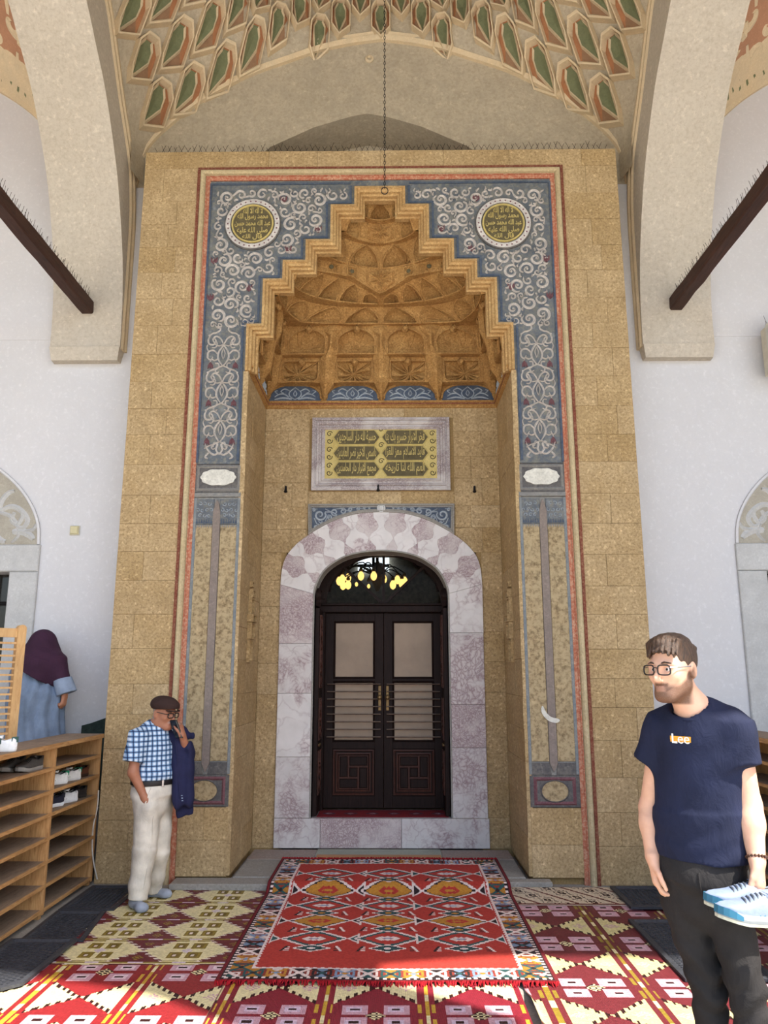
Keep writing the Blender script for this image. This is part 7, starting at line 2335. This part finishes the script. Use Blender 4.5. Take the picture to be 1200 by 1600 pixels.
    J.wrinkle(lambda P: np.sin(P[:, 2] * 70 + 3 * np.sin(P[:, 0] * 25)) * np.exp(-((P[:, 2] - kR[2]) / 0.16) ** 2), 0.006)
    J.wrinkle(lambda P: np.sin(((P - hip) @ vec(0.6, 0, 0.8)) * 80) * np.exp(-((P - hR) ** 2).sum(1) / 0.02), 0.004)
    jo = sdf_obj('jeans', J, 'black_denim', t, None, 1)
    fly = [J.hit(q(x, y, -0.4), ray(x, y)) - ray(x, y) * 0.002 for x, y in ((1092, 1364), (1094, 1385), (1099, 1405), (1106, 1420))]
    b = MB(); b.tube(catmull(fly, 4), 0.003, 5); b.obj('fly_seam', 'black_denim', jo)
    # bead bracelet
    d = (wL - eL) / np.linalg.norm(wL - eL); x = np.cross(d, T); x /= np.linalg.norm(x); y = np.cross(d, x)
    for i in range(18):
        a = 2 * PI * i / 18
        c = wL - d * 0.012 + (x * math.cos(a) + y * math.sin(a)) * 0.034
        b = MB(); b.lathe([(0.001, -0.006), (0.0055, -0.003), (0.0055, 0.003), (0.001, 0.006)], tuple(c), 6); b.obj('bracelet_bead', 'bead', t)
    # thin neck cord
    b = MB(); b.tube(catmull([neck + SL * 0.066 + vec(0, 0, 0.03), neck + SL * 0.058 + T * 0.03 + vec(0, 0, 0.012), neck + SL * 0.045 + T * 0.052 + vec(0, 0, -0.008)], 4), 0.0016, 4); b.obj('neck_cord', 'glasses_frame', t)
    for f_, (x, y, dy, an) in enumerate(((1226, 1428, -0.12, 187), (1248, 1447, -0.23, 187))):
        s_ = shoe('sky', ('light blue running shoe with teal toe guard, dangling nearest the bearded man\'s leg', 'light blue running shoe with teal toe guard, held outermost in the bearded man\'s hand')[f_], 'shoe', 0.30, 'shoes held by the bearded man', True)
        p = q(x, y, dy); put(s_, p[0], p[1], p[2], R_(an), -0.10, 0.0)
young_man()

# ------------------------------------------------ old man on the phone
def old_man():
    Y0 = -0.60
    q = lambda x, y, dy=0.0: atY(x, y, Y0 + dy)
    T = vec(0.80, -0.60, 0); SL = vec(0.60, 0.80, 0)
    t = thing('person', (-1.80, Y0, 0), 'person in flat cap and blue checked shirt talking on a phone against the pier', 'person')
    H = Head(q(256, 1114, -0.02), (0.88, -0.48, 0), -0.14, 0.98)
    neck = q(243, 1139, 0.0)
    chest, belly, hip = q(238, 1162, 0.0), q(241, 1205, 0.0), q(240, 1236, 0.0)
    sR, eR, wR, gR = q(217, 1150, -0.15), q(208, 1207, -0.19), q(226, 1246, -0.17), q(234, 1262, -0.15)
    sL, eL, wL = q(258, 1150, 0.15), q(293, 1178, 0.04), q(285, 1149, -0.06)
    hR, hL = q(231, 1252, -0.08), q(250, 1252, 0.09)
    fR, fL = atZ(214, 1422, 0.0), atZ(246, 1404, 0.0)
    kR, kL = q(226, 1328, -0.10), q(248, 1328, 0.08)
    aR, aL = vec(fR[0] - 0.02, fR[1] + 0.02, 0.07), vec(fL[0] - 0.06, fL[1] + 0.02, 0.07)
    S = SDF(vec(-2.2, -1.1, 0.0), vec(-1.35, -0.1, 1.66), 0.0078)
    H.build(S, 1.1)
    S.cap(H.p(-0.03, 0, -0.06), neck, 0.060, 0.066, 0.04)
    S.cap(neck, chest, 0.06, 0.10, 0.05); S.cap(chest, hip, 0.12, 0.12, 0.05)
    S.cap(sR, sL, 0.05, 0.05, 0.04)
    S.cap(sR, eR, 0.046, 0.040, 0.03); S.cap(eR, wR, 0.041, 0.028, 0.02); S.cap(wR, gR, 0.030, 0.034, 0.02)
    S.cap(sL, eL, 0.046, 0.038, 0.03); S.cap(eL, wL, 0.038, 0.026, 0.02)
    hand(S, wL, (-0.30, 0.0, 1.0), (-0.8, 0.25, 0.0), 0.0105, 0.50, 0.008, 0.88, 1, 0.45)
    for h_, k_, a_, f_ in ((hR, kR, aR, fR), (hL, kL, aL, fL)):
        S.cap(h_, k_, 0.06, 0.05, 0.03); S.cap(k_, a_, 0.05, 0.04, 0.02)
    def cf(V):
        L = H.loc(V); a, b, c = L[:, 0], L[:, 1], L[:, 2]
        ss = lambda x, e0, e1: np.clip((x - e0) / (e1 - e0), 0, 1)
        hair = ss(-a, 0.02, 0.035) * ss(-np.abs(b), -0.095, -0.085) * ss(c, -0.06, -0.05) * ss(-c, -0.1, -0.08)
        must = 0.8 * ss(-np.abs(c + 0.059), -0.010, -0.005) * ss(a, 0.080, 0.088) * ss(-np.abs(b), -0.034, -0.026)
        lip = ss(-np.abs(c + 0.0755), -0.014, -0.010) * ss(a, 0.082, 0.090) * ss(-np.abs(b), -0.025, -0.018)
        w = np.clip(np.maximum(hair, must), 0, 1)
        return np.stack([w, lip, 0 * w], 1)
    sdf_obj('body', S, 'face_tan', t, None, 1, cf)
    eyes(H, t); glasses(H, t, 'glasses_frame', 1.3)
    # socks
    for a_, f_, d_ in ((aR, fR, vec(0.62, -0.78, 0)), (aL, fL, vec(0.97, -0.24, 0))):
        k = SDF(a_ - vec(0.3, 0.3, 0.08), a_ + vec(0.3, 0.3, 0.12), 0.007)
        base = vec(a_[0], a_[1], 0.045)
        k.cap(a_ + vec(0, 0, 0.07), base, 0.042, 0.042, 0.0); k.cap(base - d_ * 0.03, base + d_ * 0.13 - vec(0, 0, 0.010), 0.042, 0.034, 0.03); k.ell(base + d_ * 0.13 - vec(0, 0, 0.008), (0.05, 0.046, 0.032), None, 0.03)
        k.plane_cut((0, 0, 0.012), (0, 0, -1))
        sdf_obj('sock', k, 'grey_sock', t, None, 1)
    # trousers
    J = SDF(vec(-2.2, -1.1, 0.04), vec(-1.35, -0.1, 1.0), 0.0085)
    J.cyl(vec(belly[0], belly[1], hip[2] + 0.05), hip + vec(0, 0, -0.02), 0.168, 0.172, 0.0, (T, 1.12)); J.cap(hip + vec(0, 0, -0.03), hip + vec(0, 0, -0.06), 0.165, 0.15, 0.04, (T, 1.1))
    for h_, k_, a_ in ((hR, kR, aR), (hL, kL, aL)):
        J.cap(h_, k_, 0.108, 0.086, 0.05); J.cyl(k_ + (h_ - k_) * 0.02, a_ + vec(0.015, -0.01, 0.0), 0.086, 0.076, 0.04)
    J.cap(gR, gR + vec(0.0, 0.02, -0.05), 0.055, 0.05, 0.03)
    J.wrinkle(wr(5, 14), 0.007)
    J.wrinkle(lambda P: np.sin(P[:, 2] * 42 + 5 * P[:, 0]) * np.clip((0.35 - P[:, 2]) / 0.3, 0, 1), 0.006)
    tr = sdf_obj('trousers', J, 'beige_chino', t, None, 1)
    # pocket slit, crease, belt
    b = MB(); P = [J.hit(q(x, y, -0.5), ray(x, y)) - ray(x, y) * 0.003 for x, y in ((236, 1232), (231, 1245), (226, 1258))]; b.tube(P, 0.006, 5); b.obj('pocket_edge', 'beige_chino', tr)
    b = MB(); P = [J.hit(q(x, y, -0.5), ray(x, y)) - ray(x, y) * 0.002 for x, y in ((240, 1275), (238, 1310), (232, 1350), (224, 1390))]; b.tube(P, 0.004, 5); b.obj('crease', 'beige_chino', tr)
    Bt = SDF(vec(-2.1, -1.0, 0.8), vec(-1.4, -0.2, 1.02), 0.0065)
    zb = q(245, 1224, -0.15)[2]
    Bt.cyl(vec(belly[0], belly[1], zb - 0.021), vec(belly[0], belly[1], zb + 0.021), 0.184, 0.184, 0.0, (T, 1.12))
    bo = sdf_obj('belt', Bt, 'leather_black', t, None, 0)
    p = Bt.hit(q(255, 1224, -0.5), ray(255, 1224)); b = MB(); b.box(p[0] - 0.007, p[0] + 0.007, p[1] - 0.008, p[1] + 0.006, p[2] - 0.026, p[2] + 0.026); b.obj('belt_keeper', 'glasses_silver', bo)
    # shirt
    C = SDF(vec(-2.2, -1.1, 0.82), vec(-1.35, -0.1, 1.55), 0.0078)
    C.cap(chest, belly, 0.168, 0.186, 0.0, (T, 1.16)); C.cyl(belly, vec(belly[0], belly[1], zb - 0.01), 0.186, 0.176, 0.04, (T, 1.14)); C.plane_cut((0, 0, zb + 0.020), (0, 0, -1))
    C.cap(sR, sL, 0.062, 0.062, 0.06); C.cap(neck, chest, 0.08, 0.13, 0.06)
    eRs = q(208, 1191, -0.19); C.cyl(sR - (eRs - sR) * 0.12, eRs, 0.078, 0.084, 0.045)
    eLs = sL + (eL - sL) * 0.7; C.cyl(sL, eLs, 0.072, 0.076, 0.04)
    C.cap(neck + vec(0, 0, 0.012) + T * 0.012, H.p(-0.02, 0, -0.06), 0.066, 0.082, 0.006, None, True)
    C.wrinkle(wr(4, 20), 0.006)
    so = sdf_obj('shirt', C, 'plaid_shirt', t, None, 1)
    # collar wings
    for sg in (-1, 1):
        b0 = neck + vec(0, 0, 0.008)
        pts = []
        for i in range(9):
            a = -PI / 2 + PI * i / 8
            dd = T * math.sin(a) + SL * sg * math.cos(a)
            pts += [b0 + dd * 0.071 + vec(0, 0, 0.030 - 0.022 * (math.sin(a) + 1) / 2), b0 + dd * 0.094 + vec(0, 0, -0.012 - 0.034 * (math.sin(a) + 1) / 2)]
        b = MB(); b.add(pts, [(2 * i, 2 * i + 1, 2 * i + 3, 2 * i + 2) for i in range(8)]); o = b.obj('collar', 'plaid_shirt', so, True, False)
        m = o.modifiers.new('s', 'SOLIDIFY'); m.thickness = 0.004
    # flat cap
    G = SDF(H.c - 0.22, H.c + 0.24, 0.0065); A = H.A
    G.ell(H.p(-0.010, 0, 0.066), (0.122, 0.100, 0.070), A, 0); G.ell(H.p(0.030, 0, 0.070), (0.100, 0.088, 0.040), A, 0.03)
    G.ell(H.p(0.095, 0, 0.040), (0.062, 0.070, 0.012), A, 0.02)
    G.plane_cut(H.p(-0.03, 0, 0.030), -H.u + 0.12 * H.f)
    G.wrinkle(wr(2, 30), 0.003)
    cp = sdf_obj('flat_cap', G, 'brown_tweed', t, None, 1)
    b = MB(); c = [H.p(0.150 * math.cos(a) * 0.98 + 0.004, 0.076 * math.sin(a), 0.034 + 0.004 * math.cos(a)) for a in np.linspace(-1.0, 1.0, 13)]; b.tube(c, 0.006, 5); b.obj('peak_edge', 'brown_tweed', cp)
    # phone
    p = q(275, 1139, -0.08)
    ph = thing('mobile_phone', tuple(p), 'black mobile phone held to the old man\'s cheek', 'phone')
    fr = Frame(p, H.f * 0.55 + vec(0, 0, 0.1), vec(-0.35, -0.1, 0.92), np.cross(H.f * 0.55, vec(-0.35, -0.1, 0.92)))
    for v_ in ('U', 'V', 'N'): setattr(fr, v_, getattr(fr, v_) / np.linalg.norm(getattr(fr, v_)))
    b = MB(); b.block(fr, -0.037, 0.037, -0.075, 0.075, -0.006, 0.006, 0.004); b.obj('body', 'phone_black', ph)
    b = MB(); b.block(fr, -0.034, 0.034, -0.070, 0.070, -0.0068, -0.0062, 0.0002); b.obj('screen', 'glasses_frame', ph)
    # blazer over the raised arm
    D = SDF(vec(-1.85, -0.95, 0.55), vec(-1.25, 0.0, 1.50), 0.0078)
    N = ray(285, 1200); N = N / np.linalg.norm(N)
    K = lambda a, b_, ra, rb, k=0.04, f=2.2: D.cap(q(*a), q(*b_), ra, rb, k, (N, f))
    K((268, 1146, 0.02), (279, 1152, 0.0), 0.040, 0.045); K((277, 1152, 0.0), (283, 1200, -0.02), 0.055, 0.085); K((283, 1200, -0.02), (285, 1243, -0.02), 0.085, 0.098)
    K((272, 1165, 0.02), (276, 1238, 0.02), 0.040, 0.050); K((284, 1244, 0.02), (287, 1266, 0.03), 0.066, 0.060)
    K((289, 1143, 0.10), (292, 1150, 0.10), 0.036, 0.036, 0.02, 1.2); K((283, 1152, 0.04), (291, 1150, 0.09), 0.03, 0.03)
    D.cap(eL, eL + (wL - eL) * 0.35, 0.055, 0.050, 0.02)
    D.wrinkle(lambda P: np.sin(P[:, 0] * 62 + 2.5 * P[:, 2]), 0.012); D.wrinkle(wr(6, 18), 0.006)
    D.plane_cut(q(290, 1276, 0), (0.25, 0, -1)); 
    bl = thing('blazer', (-1.5, Y0, 0.8), 'navy blazer hanging folded over the old man\'s raised arm', 'jacket')
    jb = sdf_obj('cloth', D, 'navy_blazer', bl, None, 1)
    P = [D.hit(q(x, y, -0.5), ray(x, y)) - ray(x, y) * 0.001 for x, y in ((274, 1155), (277, 1190), (279, 1225), (281, 1248))]
    b = MB(); b.tube(catmull(P, 4), 0.007, 5); b.obj('lapel_edge', 'navy_blazer', bl)
    for x, y in ((284, 1243), (284.5, 1247), (285, 1251)):
        p = D.hit(q(x, y, -0.5), ray(x, y)); b = MB(); b.lathe([(0.007, -0.003), (0.007, 0.003), (0.003, 0.004)], (p[0], p[1], p[2]), 8); b.obj('button', 'slate_cuff', bl)
old_man()

# ------------------------------------------------ veiled woman seen from behind
def woman():
    Y0 = 0.25
    q = lambda x, y, dy=0.0: atY(x, y, Y0 + dy)
    F_ = vec(-0.55, 0.83, 0); SL = vec(-0.83, -0.55, 0)
    t = thing('person', (-3.12, Y0, 0.55), 'person in plum headscarf and slate blue robe walking away along the white wall', 'person')
    head = q(67, 1010, 0.02)
    S = SDF(vec(-3.7, -0.25, 0.5), vec(-2.5, 0.75, 2.25), 0.012)
    hp = q(62, 1095, 0.02)
    S.ell(head, (0.075, 0.09, 0.11), None, 0); S.cap(head - vec(0, 0, 0.08), q(64, 1040, 0.02), 0.05, 0.08, 0.03); S.cap(q(64, 1040, 0.02), hp, 0.11, 0.13, 0.05)
    sR, eR, wR = q(88, 1032, -0.04), q(98, 1062, -0.06), q(101, 1086, -0.06)
    S.cap(q(64, 1036, 0.0), sR, 0.06, 0.05, 0.03); S.cap(sR, eR, 0.045, 0.038, 0.02); S.cap(eR, wR, 0.034, 0.026, 0.02)
    for dx in (-0.06, 0.08): S.cap(hp + vec(dx, 0, -0.05), vec(hp[0] + dx * 1.4, hp[1], 0.62), 0.07, 0.045, 0.03); S.cap(vec(hp[0] + dx * 1.4, hp[1] - 0.04, 0.585), vec(hp[0] + dx * 1.4 - 0.05, hp[1] + 0.13, 0.58), 0.034, 0.03, 0.02)
    sL2 = q(42, 1036, 0.1); S.cap(q(62, 1036, 0), sL2, 0.06, 0.05, 0.03); S.cap(sL2, sL2 + vec(-0.05, 0.1, -0.28), 0.045, 0.035, 0.02)
    hd = vec(-0.02, -0.05, -1)
    hand(S, wR, hd, (-0.9, 0.1, 0), 0.011, 1.0, 0.01, 1.0, 1, 0.3)
    sdf_obj('body', S, 'skin_tan', t, None, 1)
    V = SDF(vec(-3.7, -0.25, 1.40), vec(-2.5, 0.75, 2.3), 0.0095)
    V.ell(q(67, 1006, 0.02), (0.125, 0.13, 0.135), None, 0)
    V.cap(q(67, 1018, 0.0), q(62, 1040, 0.0), 0.115, 0.17, 0.05); V.cap(q(62, 1040, 0), q(52, 1058, 0.0), 0.225, 0.245, 0.06)
    V.cap(q(66, 1030, 0), q(87, 1036, -0.04), 0.11, 0.085, 0.05)
    V.cap(q(87, 1034, -0.04), q(98, 1066, -0.06), 0.088, 0.072, 0.05)
    V.cap(q(66, 1040, 0.0), q(88, 1058, 0.0), 0.12, 0.05, 0.05)
    V.wrinkle(wr(12, 12), 0.006)
    V.wrinkle(lambda P: np.sin((P - head) @ vec(0.35, 0, 1.0) * 70) * np.exp(-((P[:, 2] - q(67, 1024)[2]) / 0.05) ** 2), 0.007)
    V.plane_cut(q(60, 1054, 0), (-0.60, 0, -1))
    sdf_obj('headscarf', V, 'plum_cloth', t, None, 1)
    R = SDF(vec(-3.85, -0.3, 0.56), vec(-2.5, 0.75, 1.95), 0.012)
    R.cap(q(50, 1058, 0.02), q(56, 1090, 0.0), 0.19, 0.235, 0.0); R.cyl(q(56, 1088, 0.0), vec(q(60, 1140)[0], Y0, 0.575), 0.235, 0.29, 0.06, (vec(0, 1, 0), 1.15))
    R.wrinkle(lambda P: np.sin(np.arctan2(P[:, 1] - Y0, P[:, 0] - hp[0]) * 11 + P[:, 2] * 5 + 2 * np.sin(P[:, 2] * 6)), 0.014); R.wrinkle(wr(14, 9), 0.012)
    sdf_obj('robe', R, 'slate_cloth', t, None, 1)
    U = SDF(eR - 0.25, eR + 0.25, 0.0085)
    U.cyl(eR - (wR - eR) * 0.05, eR + (wR - eR) * 0.92 + vec(0.02, 0, 0.0), 0.082, 0.092, 0.0); U.wrinkle(wr(15, 16), 0.005)
    sdf_obj('sleeve_cuff', U, 'slate_cuff', t, None, 1)
woman()
